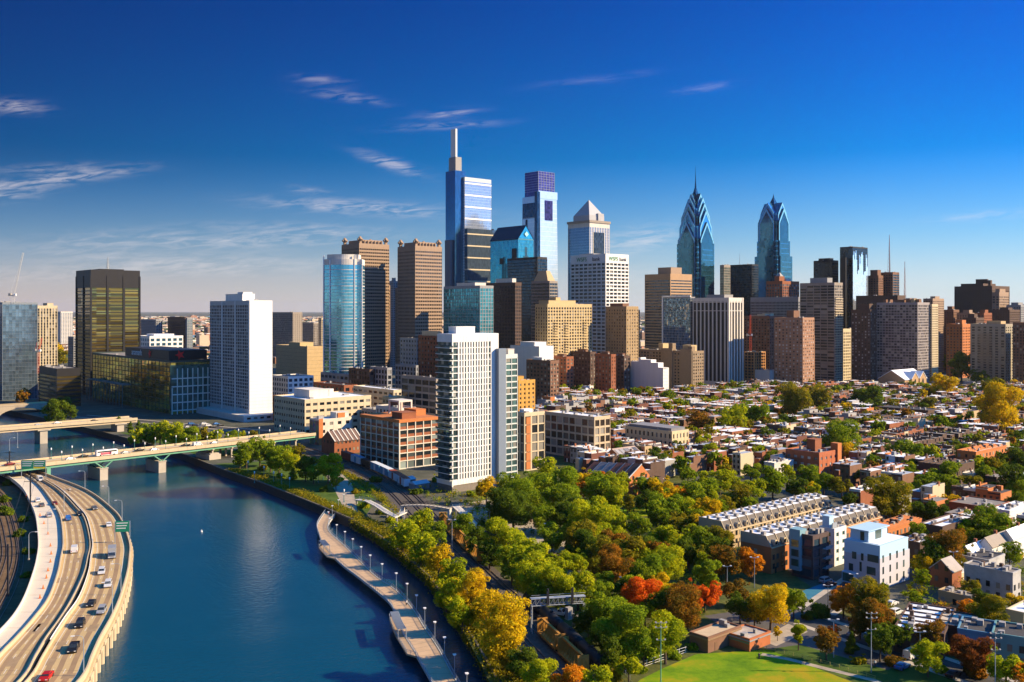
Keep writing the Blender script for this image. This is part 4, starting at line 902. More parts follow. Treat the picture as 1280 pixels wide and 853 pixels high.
# ---------- chevron crowned blue spire towers
MTRIM = M('sky_trim', (.16,.46,.72), .3, .06); GCH = GL('chevron_glass', (.035,.13,.19), .7, .07, (3,3,4), .2, .006); GCH2 = GL('chevron_band_glass', (.08,.34,.56), .75, .07, (1.6,1.6,4), .2, .01)
def chevron(label, xl, xr, D, base_z, tiers, tip, spire_r, lowers):
    cx = XD((xl+xr)/2, D); r = thing('chevron_crowned_tower', label, 'skyscraper', (cx, D+20, 0), ANG, 'pair of blue chevron crowned towers')
    def tier(w, z0, ze, za, g, nm):
        mb = MB(); a = w*.34
        prof = [(-a,z0),(a,z0),(a,ze),(0,za),(-a,ze)]
        mb.extr(prof, 'y', -w/2, w/2); mb.extr(prof, 'x', -w/2-.03, w/2+.03); c = w*.44; mb.box(-c,c,-c,c,z0,ze)
        fixn(mb.build(nm, g, r)); mb = MB()
        for sx_ in (-1, 1):
            for (t0, t1) in ((0.0, 3.4),):
                p = [(sx_*a,ze-t0),(0,za-t0),(0,za-t0-t1*1.4),(sx_*a,ze-t0-t1*1.4)]
                for q in (-w/2-.35, w/2+.05): mb.extr(p, 'y', q, q+.3); mb.extr(p, 'x', q, q+.3)
        for q in (-1, 1):
            for e in (-w/2-.3, w/2): mb.box(q*a-.9,q*a+.9,e,e+.3,z0,ze-2); mb.box(e,e+.3,q*a-.9,q*a+.9,z0,ze-2)
        fixn(mb.build('chevron_trim', MTRIM, r))
    for (w, z0, z1) in lowers:
        mb = MB(); a = w*.34; mb.box(-a,a,-w/2,w/2,z0,z1); mb.box(-w/2,w/2,-a,a,z0,z1+.05); mb.box(-w*.44,w*.44,-w*.44,w*.44,z0,z1-.05); mb.build('shaft', GCH, r)
        mb = MB()
        for k in range(int((z1-z0)/8)):
            z = z0+4+k*8; a2 = a*1.0; mb.box(-a+3,a-3,-w/2-.2,w/2+.2,z,z+.6); mb.box(-w*.443,w*.443,-w*.443,w*.443,z+3,z+5.0)
        mb.build('floor_band', GCH2, r)
    for i, (w, z0, ze, za) in enumerate(tiers): tier(w, z0, ze, za, GCH if i % 2 == 0 else GCH2, 'gabled_tier')
    w, z0, ze, za = tiers[-1]; mb = MB(); mb.frust(w*.66,w*.66,ze-2,1.5*spire_r,1.5*spire_r,za+9); mb.build('peak', GCH, r)
    mb = MB(); mb.tube((0,0,za+6),(0,0,za+6+(tip-za-6)*.35),spire_r,spire_r*.5,6); mb.tube((0,0,za+6+(tip-za-6)*.35),(0,0,tip),spire_r*.42,.12,6)
    for k in range(6): z = za+8+(tip-za-8)*.1*k; mb.tube((0,0,z),(0,0,z+.6),spire_r*(1.15-.12*k),None,6)
    mb.build('spire', GCH, r); u, v = to_uv(cx, D+20); occ(u-25, u+25, v-25, v+25); return r
chevron('taller blue glass tower with stacked chevron gables and a long needle spire', 847, 898, 1500, 200, [(45,0,205,232),(41,192,225,250),(36,216,241,262),(29,238,253,271),(20,254,264,278)], 323, 1.7, [(47,0,199)])
chevron('shorter blue glass tower with one big chevron gable and a stubby point', 945, 997, 1560, 206, [(40,180,238,260),(34,236,252,270)], 286, 1.5, [(49,0,182),(43,150,207)])
# ---------- towers right of them
T = tower
T('office_tower', 'narrow pale green striped tower right beside the needle spired tower', 900, 905, 913, 1480, 332, GRYT, GL('pale_green_glass', (.25,.36,.30), .6, .1), fh=4, bayL=2, bayR=2.4, pierL=.3, pierR=.3, band=1, top=3)
b = T('office_tower', 'dark glass gridded block between the two chevron towers', 908, 940, 948, 1500, 331, BLK, GNAVY, fh=4, bayL=2.6, bayR=2.6, pierL=.25, pierR=.25, band=.8, top=2, maxd=70); mast(b, 0, 5, b.h, 20, .8)
b = T('brick_tower', 'red brick and white tower with a small dome below the stubby chevron tower', 958, 978, 999, 1440, 352, BRK, GBLND, fh=3.6, bayL=4, bayR=4, pierL=1.6, pierR=1.6, band=1.3, top=4, wins=(100,WBL), pents=((.3,.5,.3,.3,8,BRK),(.75,.6,.3,.4,5,PALE)))
mb = MB(); mb.frust(9,9,b.h+8,1,1,b.h+14,-b.w*.2,0); mb.build('dome', MECH, b.r)
T('parking_block', 'wide grey office block with thin windows in shade below the brick and white tower', 938, 998, 1003, 1330, 372, GRY, GDARK, fh=4, bayL=2.2, bayR=3, pierL=.7, pierR=.7, band=1.5, top=6, maxd=90)
T('brown_block', 'purple brown block with a cream sunlit edge left of the brown brick tower', 930, 962, 978, 1255, 396, BRN, GBLND, fh=3.3, bayL=3.6, bayR=3.6, pierL=2, pierR=2, band=1.7, top=3, wins=(100,WD1), pents=((.3,.4,.3,.3,3,CREAM),(.7,.4,.3,.3,4,CREAM)))
b = T('construction_frame', 'orange concrete building frame under construction by the slender red crane', 930, 943, 957, 1200, 441, M('raw_concrete_orange', (.48,.24,.10), .9, .2), BLK, cat='building', fh=3.6, bayL=5, bayR=5, pierL=.5, pierR=.5, band=.9, top=.6, rec=1.2)
b = T('white_low_building', 'low pale building left of the foot of the brown brick tower', 940, 962, 975, 1185, 464, PALE, PALE, cat='building', fh=8, bayL=30, bayR=30, pierL=.4, pierR=.4, band=7, top=1, rec=.1)
b = base('brown_brick_tower', 'brown brick tower with tiny white windows and a bright orange side', 'tower block', 968, 1003.5, 1018, 1160, 398)
BT = M('brown_tower_brick', (.36,.20,.125), .88, .1, .3)
shell(b, BT, GBLND, fh=3.3, bayL=4.2, bayR=3.4, pierL=2.7, pierR=2.1, band=1.9, top=2.5, wins=(100,WIN('window_bright', (.05,.05,.05), (.65,.62,.58), .5)))
hw = ZD(421, 1160); e = 4; shell(b, BT, GBLND, h=hw, w=e, d=b.d*.9, cx=b.w/2+e/2, cy=0, name='lower_wing', gname='lower_glazing', fh=3.3, bayL=4, bayR=4, pierL=2, pierR=2.4, band=1.9, top=2)
pent(b, .4, .5, .5, .25, 9, BRN)
b = T('residential_tower', 'grey banded residential tower with rows of pale balconies right of the brown brick tower', 1000, 1043, 1053.5, 1240, 354, GRYT, GBLND, fh=3.2, bayL=9, bayR=3.6, pierL=.8, pierR=1.4, band=1.3, top=3, wins=(100,WD1), pents=((.5,.5,.6,.5,7,GRY),))
mb = MB()
for k in range(b.nf): mb.box(-b.w/2+1,b.w/2-1,-b.d/2-1.3,-b.d/2,3+k*3.2,3.9+k*3.2)
tag(mb.build('balconies', CREAM, b.r), kind='stuff')
T('office_tower', 'black glass tower peeking over the grey banded residential tower', 1017, 1040, 1048, 1480, 326, BLK, GDARK, fh=4, bayL=2.4, bayR=2.4, pierL=.5, pierR=.5, band=1, top=3, pents=((.5,.5,.6,.6,4,BLK),))
b = base('silver_hotel_tower', 'tall dark tower with a silver icicle patterned glass face', 'skyscraper', 1050, 1066, 1084.5, 1450, 309)
shell(b, BLK, GNAVY, fh=3.6, bayL=2.4, bayR=2.4, pierL=.3, pierR=.1, band=.5, top=1.5, rec=.15)
mb = MB(); rr = random.Random(4); n = 22
for k in range(n): x = -b.w/2+b.w*k/n; mb.box(x,x+b.w/n*.96,-b.d/2-.3,-b.d/2-.1,0,b.h-rr.uniform(2,44))
mb.build('silver_glazing', GL('silver_pane', (.70,.78,.88), .8, .1, (1.2,9,3.6), .12, .01), b.r); addbox(b, 1050.5, 1057, 1058, 1446, 322, BLK, 'stepped_side')
T('art_deco_tower', 'small brown stepped tower right of the silver faced hotel tower', 1085, 1098, 1104, 1480, 345, BRN, GBLND, fh=3.6, bayL=4, bayR=4, pierL=2, pierR=2, band=1.7, top=4, pents=((.5,.5,.7,.7,9,BRN),))
b = T('office_tower', 'short blue topped brown tower carrying a tall red mast', 1101, 1116, 1124, 1490, 341, BRN, GNAVY, fh=3.8, bayL=4, bayR=30, pierL=1, pierR=1, band=1.3, top=3); mast(b, 2, 2, b.h, 60, 1.5, M('mast_red', (.35,.16,.13), .6, .1), lattice=True)
b = thing('broadcast_mast', 'lattice mast standing free behind the big grey slab', 'mast', (XD(1131,1500),1500,0)); mb = MB(); bb = B(); bb.r = b; mast(bb, 0, 0, 60, 110, 2.0, _m['mast_red'], lattice=True); mb.box(-4,4,-4,4,0,60); mb.build('base', BRN, b)
T('brown_block', 'dark brown flat topped block left behind the big grey slab', 1070, 1122, 1132, 1380, 370, BRND, GDARK, fh=3.6, bayL=4, bayR=4, pierL=1.4, pierR=2, band=1.5, top=10, maxd=80)
T('brown_block', 'dark red brick tower in shade just left of the big grey slab', 1064, 1088, 1097, 1225, 388, BRND, GBLND, fh=3.3, bayL=4, bayR=4, pierL=2.4, pierR=2.4, band=1.9, top=4, wins=(100,_m['window_bright']), pents=((.5,.4,.5,.5,8,BRND),))
T('cream_building', 'small cream building squeezed between two towers above the olive street tree', 1050, 1054, 1066, 1290, 412, CREAM, GBLND, cat='building', fh=3.6, bayL=4, bayR=4, pierL=2, pierR=2, band=1.6, top=4, wins=(40,WD1))
b = T('apartment_slab', 'big grey gridded apartment slab with bright checkered end standing behind the church', 1096, 1147, 1162, 1195, 379, M('mauve_grey_concrete', (.33,.29,.28), .85, .1, .2), GBLND, fh=3.0, bayL=3.2, bayR=2.6, pierL=.5, pierR=.9, band=1.1, top=2.5, wins=(100,WD2), maxd=80, pents=((.5,.2,.6,.12,5,TAN),(.5,.5,.6,.25,4,BRN)))
e = 17; shell(b, CREAM, GBLND, h=b.h-2, w=e, d=b.d*.7, cx=b.w/2+e/2+.2, cy=-b.d*.15-3, name='east_wing', gname='east_glazing', fh=3.0, bayL=3.2, bayR=3.2, pierL=1.2, pierR=1.5, band=1.1, top=2.5, rec=.9)
mb = MB()
for k in range(9):
    x, y = b.w*random.Random(k).uniform(-.4,.4), b.d*random.Random(k+50).uniform(-.45,.45); q = 1.5+2*random.Random(k+9).random(); mb.box(x-q,x+q,y-q,y+q,b.h,b.h+3+4*random.Random(k+5).random())
tag(mb.build('roof_houses', BRN, b.r), kind='stuff')
b = T('brown_block', 'huge brown flat crowned block on the skyline at far right', 1193, 1240, 1262, 1620, 358, BRND, GDARK, fh=3.8, bayL=4, bayR=4, pierL=2, pierR=2, band=2, top=7, maxd=120, pents=((.5,.6,.7,.6,5,BRND),(.5,.5,.08,.3,13,BRND),(.5,.4,.08,.3,11,BRND)))
b.zz = 0
T('cream_building', 'pale stone corner block on the skyline right of the huge brown block', 1240, 1249, 1261, 1560, 366, GRAN, GBLND, fh=3.6, bayL=4, bayR=4, pierL=2, pierR=2, band=1.7, top=6, wins=(40,WD1), pents=((.5,.5,.6,.6,6,GRAN),))
T('orange_brick_tower', 'orange lit brick tower right of the big grey slab', 1183, 1203, 1215, 1330, 406, ORB, GBLND, fh=3.3, bayL=4, bayR=4, pierL=2.4, pierR=2.4, band=1.9, top=4, wins=(100,WD1), pents=((.5,.4,.4,.4,6,ORB),))
b = T('apartment_slab', 'grey apartment block with a recessed column of balconies near the right edge', 1213, 1257, 1269, 1225, 406, M('taupe_concrete', (.36,.32,.25), .85, .1, .2), GBLND, fh=3.0, bayL=6, bayR=5, pierL=3.6, pierR=3.0, band=1.4, top=3, wins=(100,WD1), maxd=75, pents=((.5,.4,.5,.4,4,TAN),))
mb = MB()
for k in range(b.nf): mb.box(-b.w/2-1.6,-b.w/2,-b.d*.12,b.d*.25,3+k*3,3.3+k*3); mb.box(-b.w/2-1.6,-b.w/2-1.5,-b.d*.12,b.d*.25,3.3+k*3,4.2+k*3)
tag(mb.build('balconies', GRYT, b.r), kind='stuff')
b = T('apartment_slab', 'brown apartment block with square windows cut by the right edge', 1266, 1286, 1310, 1180, 404, BRN, GBLND, fh=3.1, bayL=3.4, bayR=3.2, pierL=1.5, pierR=1.3, band=1.3, top=3, wins=(100,WD2), pents=((.5,.4,.5,.4,4,TAN),))
rr = random.Random(21)
for i, (xl,xc,xr,D,yt,mt,lb) in enumerate(((1180,1192,1199,1480,388,BRN,'brown block with a lit stair tower behind the orange brick tower'),(1196,1212,1222,1450,392,GRAN,'granite block peeping over the orange brick tower'),(1204,1220,1230,1400,398,BRND,'dark block behind the grey balcony block, left side'),(1218,1230,1240,1420,392,BRK,'red brick block between the orange tower and the grey balcony block'),(1240,1262,1275,1500,388,BRND,'dark brick block over the grey balcony block at right'),(1258,1276,1290,1540,382,GRY,'grey block on the skyline at the right edge'),(1128,1142,1152,1450,376,BRN,'brown roofed block just over the left part of the big grey slab'),(1154,1166,1180,1430,374,GRAN,'granite roofed block just over the right part of the big grey slab'),(780,792,800,1400,388,GRY,'low grey block in the gap left of the tan banded tower'),(697,704,712,1500,388,BRN,'low brown block in the gap between obelisk tower and bank block'),(486,492,497,1500,352,GRY,'dark narrow slab seen between the twin granite towers'),(609,616,622,1500,290,BRK,'maroon block peeking over the lower dark part of the spired tower'),(996,1003,1010,1500,388,GRY,'plain grey block behind the brick and white tower'))):
    tower('background_block', lb, xl, xc, xr, D, yt, mt, GDARK, cat='building', fh=3.5, bayL=4, bayR=4, pierL=2, pierR=2, band=1.7, top=3, pents=((rr.uniform(.3,.7),.5,.4,.5,rr.uniform(3,7),mt),))
# ================================================================== NEARER BUILDINGS
def small(name, label, xl, xc, xr, D, yt, wall, glass=None, cat='building', **k):
    a = dict(fh=3.6, bayL=4, bayR=4, pierL=1.8, pierR=1.8, band=1.6, top=1.6, wins=(100,WD1)); a.update(k)
    return tower(name, label, xl, xc, xr, D, yt, wall, glass or GBLND, cat=cat, **a)
# white riverside tower with the curved front
b = base('riverside_tower', 'white apartment tower by the railway with glass balconies on its left side', 'tower block', 546, 565, 623, 493, 418)
b.roofm = ROOFW; hw = b.h
GRT = GL('riverside_glass', (.07,.12,.13), .45, .08, (2.0,2.0,3.3), .5, .02, .1, (.5,.5,.46))
mb = MB(); mb.box(-b.w/2+.5,b.w/2-.4,-b.d/2+.5,b.d/2-.4,0,hw-.4); mb.build('core', GRT, b.r)
mb = MB(); nf = 22; z0 = 6.2; fh = (hw-4.2-z0)/nf
mb.box(-b.w/2+.2,b.w/2,-b.d/2,b.d/2,hw-4.2,hw); mb.box(-b.w/2,b.w/2,-b.d/2,b.d/2,z0-2.4,z0)
for i in range(nf): mb.box(-b.w/2+.2,b.w/2,-b.d/2,b.d/2,z0+i*fh,z0+i*fh+.42)
mb.box(b.w*.33,b.w/2+.05,-b.d/2-.06,b.d/2+.03,0,hw+.02)
n = 11; x0, x1 = -b.w*.36, b.w*.27
for k in range(n+1): x = x0+(x1-x0)*k/n; mb.box(x-.46,x+.46,-b.d/2-.05,-b.d/2+.6,z0-2.2,hw-1)
mb.box(-b.w/2+.1,-b.w/2+.8,-b.d/2-.04,-b.d/2+.7,3,hw-1)
mb.build('wall', WHT, b.r)
me = MB(); ow = (x1-x0)/n-.92; me.box(-ow/2,ow/2,0,.15,0,fh-.44); me = me.mesh('window', [WBL]); st = MB(); cnt = 0
for i in range(nf-1, -1, -1):
    for k in range(n):
        x = x0+(x1-x0)*(k+.5)/n; z = z0+i*fh+.43
        if cnt < 100: obj('window', me, b.r, (x,-b.d/2+.2,z))
        else: st.box(x-ow/2,x+ow/2,-b.d/2+.2,-b.d/2+.35,z,z+fh-.44)
        cnt += 1
tag(st.build('windows', WBL, b.r), kind='stuff')
bm_, rm_ = MB(), MB()
for i in range(nf):
    z = z0+i*fh; bm_.box(-b.w/2-1.7,-b.w/2+.6,-b.d/2-.3,b.d/2-1,z+.2,z+.45); rm_.box(-b.w/2-1.72,-b.w/2-1.62,-b.d/2-.3,b.d/2-1,z+.5,z+1.45); rm_.box(-b.w/2-1.7,-b.w/2+.4,-b.d/2-.34,-b.d/2-.26,z+.5,z+1.45)
tag(bm_.build('balconies', MWHITE, b.r), kind='stuff'); tag(rm_.build('balcony_railings', GRT, b.r), kind='stuff')
mb = MB(); mb.box(-b.w/2+.4,b.w/2-1,-b.d/2+.3,b.d/2-.2,0,z0-2.4); mb.build('podium', M('podium_stone', (.20,.17,.14), .9, .2, .5), b.r)
pent(b, .4, .6, .4, .5, 3.4, WHT)
mb = MB(); mb.box(-b.w/2+1,b.w/2-1,-b.d/2+1,b.d/2-1,hw,hw+.08); mb.build('roof', ROOFW, b.r)
# glass wing of the tower (its own block, slightly behind and lower)
b = base('glass_wing', 'lower green glass wing joined behind the white riverside tower', 'tower block', 622, 632, 647, 515, 445)
shell(b, M('pale_mullion', (.55,.58,.55), .6, .06), GL('wing_glass', (.10,.19,.19), .5, .08, (2.2,2.2,3.3), .5, .02, .12), fh=3.3, bayL=3, bayR=3.6, pierL=.2, pierR=.35, band=.7, top=1.6, rec=.3)
addbox(b, 620, 623.5, 632.5, 510, 436, M('blue_grey_panel', (.17,.21,.27), .6, .06, .2), 'link_wall')
pent(b, .6, .5, .5, .6, 3.2, PALE)
# brick office with white grid
b = base('red_brick_grid_office', 'red brick office block with a white frame grid and roof pavilion beside the freight train', 'office building', 450, 499, 549, 566, 527)
BG = M('grid_frame', (.62,.57,.48), .8, .08, .3)
shell(b, BG, BRK, fh=4.5, bayL=6.2, bayR=5.6, pierL=.6, pierR=.6, band=.55, top=1.0, rec=.6, wins=(100,WIN('factory_window', (.02,.03,.035), (.30,.36,.34), .25)))
for c in list(b.r.children):
    if c.name.startswith('window'): pass
mb = MB()
nf_ = max(1, round((b.h-1.0)/4.5)); f_ = (b.h-1.0)/nf_
for i in range(nf_):
    if i == 0: continue
    z = i*f_+.55; mb.box(-b.w/2+.3,b.w/2-.3,-b.d/2+.28,b.d/2-.28,z,z+1.7)
mb.build('brick_spandrel', BRK, b.r)
mb = MB(); mb.box(-b.w/2-.1,b.w/2+.1,-b.d/2-.1,b.d/2+.1,b.h-1.0,b.h+.85); mb.build('brick_parapet', ORB, b.r)
pent(b, .30, .18, .35, .25, 4.2, BRK); pent(b, .85, .45, .25, .3, 4.2, ORB)
mb = MB()
for x in (b.w*.05, b.w*.36):
    for y in (b.d*.05, b.d*.3): mb.box(x-.5,x+.5,y-.5,y+.5,b.h,b.h+8.5)
mb.box(b.w*.05-.5,b.w*.36+.5,b.d*.05-.5,b.d*.3+.5,b.h+8.5,b.h+9.6); mb.build('roof_pavilion', PALE, b.r)
# cream office
b = small('cream_office_block', 'long cream four storey office block behind the mural building', 343, 381, 464, 712, 501, CREAM, fh=5.4, bayL=3.6, bayR=6, pierL=1.4, pierR=2.0, band=2.9, top=2.2, rec=.3, roofm=ROOFW, maxd=60)
pent(b, .32, .5, .28, .5, 6.2, PALE); mb = MB(); mb.tube((b.w*.08,0,b.h),(b.w*.08,0,b.h+5.5),4.2,4.2,14); mb.build('round_plant', PALE, b.r)
# mural building
b = small('mural_building', 'white and brick low building with a painted mural on its shaded end', 387, 399, 461, 668, 526, M('whitewash', (.62,.55,.46), .85, .15, .3), fh=4.6, bayL=60, bayR=6, pierL=1, pierR=3.6, band=3, top=1.5, maxd=26, roofm=ROOFW, skipL=False)
m, t, p = newmat('mural_paint'); gg = t.nodes.new('ShaderNodeTexCoord'); vo = t.nodes.new('ShaderNodeTexVoronoi'); vo.inputs['Scale'].default_value = .35; t.links.new(gg.outputs['Object'], vo.inputs['Vector'])
hv = t.nodes.new('ShaderNodeMix'); hv.data_type = 'RGBA'; hv.inputs[0].default_value = .55; hv.inputs[7].default_value = (.10,.16,.17,1); t.links.new(vo.outputs['Color'], hv.inputs[6]); dk = t.nodes.new('ShaderNodeMix'); dk.data_type = 'RGBA'; dk.blend_type = 'MULTIPLY'; dk.inputs[0].default_value = 1; dk.inputs[7].default_value = (.42,.42,.42,1); t.links.new(hv.outputs[2], dk.inputs[6]); t.links.new(dk.outputs[2], p.inputs['Base Color'])
mb = MB(); mb.box(-b.w/2-.2,-b.w/2-.05,-b.d/2+.4,b.d/2-.4,0,b.h-.5); mb.build('mural', m, b.r)
mb = MB(); mb.box(-b.w/2-.22,-b.w/2+3,-b.d/2-.12,-b.d/2+.2,0,b.h+1.2); mb.box(b.w*.12,b.w*.34,-b.d/2+2,b.d/2-6,b.h,b.h+4); mb.build('brick_pier', ORB, b.r)
pent(b, .78, .5, .4, .6, 4, PALE)
# brick hall with skylit roof
b = base('skylit_brick_hall', 'red brick hall with pale ribs across its pitched roof beside the grid office', 'building', 402, 418, 452, 622, 545)
mb = MB(); mb.box(-b.w/2,b.w/2,-b.d/2,b.d/2,0,b.h-4); mb.extr([(-b.d/2,b.h-4),(b.d/2,b.h-4),(0,b.h+2)], 'x', -b.w/2, b.w/2); mb.build('wall', BRK, b.r)
mb = MB(); mb.extr([(-b.d/2-.4,b.h-4.2),(0,b.h+2.0),(0,b.h+2.4),(-b.d/2-.6,b.h-3.9)], 'x', -b.w/2-.2, b.w/2+.2); mb.extr([(b.d/2+.4,b.h-4.2),(b.d/2+.6,b.h-3.9),(0,b.h+2.4),(0,b.h+2.0)], 'x', -b.w/2-.2, b.w/2+.2); ro = fixn(mb.build('roof', M('brown_roof', (.16,.10,.08), .8, .2, .3), b.r))
for k in range(7):
    x = -b.w/2+.2+k*(b.w-.4)/6; mb = MB(); mb.extr([(-b.d/2-.5,b.h-3.9),(0,b.h+2.35),(0,b.h+2.75),(-b.d/2-.7,b.h-3.5)], 'x', x-.35, x+.35); fixn(mb.build('roof_rib', PALE, ro))
wme = MB(); wme.box(-.6,.6,-.08,.08,-.9,.9); wme = wme.mesh('window', [WD2])
for k in range(6):
    for z in (3, 8): obj('window', wme, b.r, (-b.w/2+3+k*(b.w-6)/5,-b.d/2-.05,z))
for y in (-b.d*.25, 0, b.d*.25): obj('window', wme, b.r, (-b.w/2-.05,y,8), math.pi/2)
# grid fronted stone building, cream and brick tower, cream three storey block
GS = M('grid_stone', (.52,.41,.27), .85, .1, .3)
b = small('stone_grid_building', 'five storey stone gridded loft building behind the park trees', 681, 743, 763, 598, 523, GS, fh=5.2, bayL=6.0, bayR=5.2, pierL=.9, pierR=.9, band=1.2, top=1.4, rec=.5, wins=(100,WIN('loft_window', (.045,.035,.03), (.38,.34,.28), .3)), roofm=ROOFW, maxd=70)
b = small('cream_brick_tower', 'narrow cream tower with orange brick panels touching the riverside glass wing', 644, 655.5, 681, 560, 518, CREAM, fh=5.0, bayL=5, bayR=5.4, pierL=1.2, pierR=1.0, band=.7, top=1.5, rec=.5, wins=(60,WD2), roofm=ROOFW, pents=((.3,.5,.4,.5,2.2,MWHITE),))
mb = MB(); mb.box(-b.w/2+1.6,-b.w/2+6,-b.d/2+.0,-b.d/2+.4,1,b.h-2); mb.build('brick_panel', ORB, b.r)
b = small('cream_block', 'cream three storey block with a grey roof right of the stone gridded lofts', 782, 840, 861, 613, 541, M('cream_stucco', (.58,.47,.28), .85, .1, .3), fh=4.2, bayL=3.6, bayR=3.4, pierL=2.1, pierR=2.1, band=2.1, top=1.2, roofm=ROOFG, maxd=60)
pent(b, .5, .5, .8, .9, 2.0, M('slate_grey', (.22,.22,.23), .8, .15, .3))
small('cream_block', 'small tan block with a blue roof edge in front of the cream three storey block', 778, 806, 815, 580, 560, TAN, fh=4, bayL=4, bayR=3.6, pierL=2.4, pierR=2.2, band=2.2, top=1.2, maxd=30)
b = base('skylit_house_row', 'orange brick house row with slanted skylights in its roof above the park', 'house', 756, 778, 806, 560, 566)
mb = MB(); mb.box(-b.w/2,b.w/2,-b.d/2,b.d/2,0,b.h-4); mb.extr([(-b.d/2,b.h-4),(b.d/2,b.h-4),(b.d*.1,b.h+1)], 'x', -b.w/2, b.w/2); mb.build('wall', ORB, b.r)
mb = MB(); mb.extr([(-b.d/2-.3,b.h-4.1),(b.d*.1,b.h+1),(b.d*.1,b.h+1.4),(-b.d/2-.5,b.h-3.8)], 'x', -b.w/2-.2, b.w/2+.2); mb.extr([(b.d/2+.3,b.h-4.1),(b.d/2+.5,b.h-3.8),(b.d*.1,b.h+1.4),(b.d*.1,b.h+1)], 'x', -b.w/2-.2, b.w/2+.2); ro = fixn(mb.build('roof', M('tan_roof', (.38,.28,.22), .8, .15, .3), b.r))
for k in range(5):
    x = -b.w/2+2.2+k*(b.w-4.4)/4; mb = MB(); s0, s1 = .15, .85; P0 = (-b.d/2-.4, b.h-3.9); P1 = (b.d*.1, b.h+1.2)
    q = [(P0[0]+(P1[0]-P0[0])*s, P0[1]+(P1[1]-P0[1])*s) for s in (s0, s1)]; mb.extr([(q[0][0],q[0][1]+.2),(q[1][0],q[1][1]+.2),(q[1][0],q[1][1]+.45),(q[0][0],q[0][1]+.45)], 'x', x-1.5, x+1.5); fixn(mb.build('skylight', WIN('skylight_pane', (.20,.19,.18), (.45,.42,.38), .5), ro))
# big brick end-gable house row at the park edge
b = base('steep_roofed_terrace', 'brick terrace with steep brown roofs ending in a big orange gable above the park', 'terrace', 727, 787, 812, 485, 583)
nh = 6; hd = b.d/nh
for k in range(nh):
    y0 = -b.d/2+k*hd; hh = b.h-2.6-k*.5; mb = MB(); mb.box(-b.w/2,b.w/2,y0,y0+hd-.02,0,hh-3.5); mb.extr([(-b.w/2,hh-3.5),(b.w/2,hh-3.5),(b.w*.1,hh+2.2)], 'y', y0, y0+hd-.02); mb.build('wall', BRK if k % 2 else ORB, b.r)
    mb = MB(); mb.extr([(-b.w/2-.5,hh-3.7),(b.w*.1,hh+2.2),(b.w*.1,hh+2.6),(-b.w/2-.7,hh-3.4)], 'y', y0+.3, y0+hd-.35); fixn(mb.build('roof', [M('red_brown_roof', (.20,.075,.05), .8, .2, .3), M('slate_roof', (.20,.19,.20), .8, .2, .3), M('dark_brown_roof', (.10,.055,.045), .8, .2, .3)][(2,0,0,1,1,0)[k]], b.r))
    mb = MB(); mb.extr([(-b.w/2-.6,hh-3.6),(b.w*.1,hh+2.5),(b.w*.1,hh+3.0),(-b.w/2-.8,hh-3.1)], 'y', y0-.15, y0+.25); fixn(mb.build('party_wall', PALE, b.r))
    for z in (4, 8): obj('window', wme, b.r, (-b.w/2-.05,y0+hd/2,z), math.pi/2)
mb = MB(); mb.box(-b.w*.12,b.w*.10,-b.d/2-.12,-b.d/2+.1,3,b.h-6.5); mb.build('bay_window', WD1, b.r)
mb = MB(); mb.box(-b.w*.16,b.w*.14,-b.d/2-1.6,-b.d/2,b.h-6.4,b.h-6.1); mb.build('green_awning', MGREEN, b.r)
for x, z in ((-b.w*.32,5),(-b.w*.32,9),(b.w*.32,5),(b.w*.32,9)): obj('window', wme, b.r, (x,-b.d/2-.05,z))
# mid-left commercial fill
CF = [(502,545,551,676,474,GRYT,'grey concrete loft block left of the white riverside tower',dict(fh=5,bayL=8,pierL=.8,band=1.4,rec=.4)),
 (500,521,524,990,424,GRY,'grey blank office block under the right granite twin',dict(fh=4,bayL=4,pierL=2.6,band=2.4)),
 (523,552,556,960,421,BRK,'red brick block with a cream top left of the white riverside tower',dict(fh=3.6,bayL=4,pierL=2.5,band=2,pents=((.4,.5,.8,.7,5,CREAM),))),
 (494,520,523,930,458,GRY,'low grey block in front of the grey blank office block',dict(fh=4)),
 (462,484,490,880,461,GRY,'grey low office with flat roof in shade under the left granite twin',dict(fh=4,bayL=4,pierL=1.6,band=1.6)),
 (436,462,468,890,463,BRND,'dark low block with red brick side below the curved blue tower',dict(fh=4)),
 (392,440,446,930,470,GRY,'lavender grey low block below the curved blue tower',dict(fh=5,bayL=6,band=3)),
 (340,360,392,960,472,WHT,'white low block with blue windows below the tan box building',dict(fh=4.5,bayR=5,pierR=2,band=2,wins=(100,WBL))),
 (392,430,447,820,483,BRK,'long brick shed behind the cream office block',dict(fh=5,bayL=6,bayR=6,pierL=3,pierR=3,band=2.6,roofm=ROOFD)),
 (341,352,390,800,497,ORB,'orange brick warehouse with arched windows right of the white slab tower',dict(fh=5,bayR=4.5,pierR=1.6,band=2.2)),
 (440,492,508,760,489,CREAM,'pale flat roofed block with tan end in front of the dark shed roofs',dict(fh=5,bayL=8,pierL=2.6,band=2.8,roofm=ROOFW)),
 (478,486,506,690,498,GOLD,'low golden walled block beside the roof garden trees',dict(fh=5,bayR=7,pierR=3.5,band=3,roofm=ROOFW)),
 (452,478,500,720,515,GRY,'low grey roofed annex behind the red brick grid office',dict(fh=5)),
 (470,500,520,640,512,PALE,'pale low block with brick stair tower just behind the red brick grid office',dict(fh=4.5,pents=((.5,.5,.3,.4,4,BRK),)))]
for xl,xc,xr,D,yt,mt,lb,k in CF: small('low_commercial_block', lb, xl, xc, xr, D, yt, mt, maxd=60, **k)
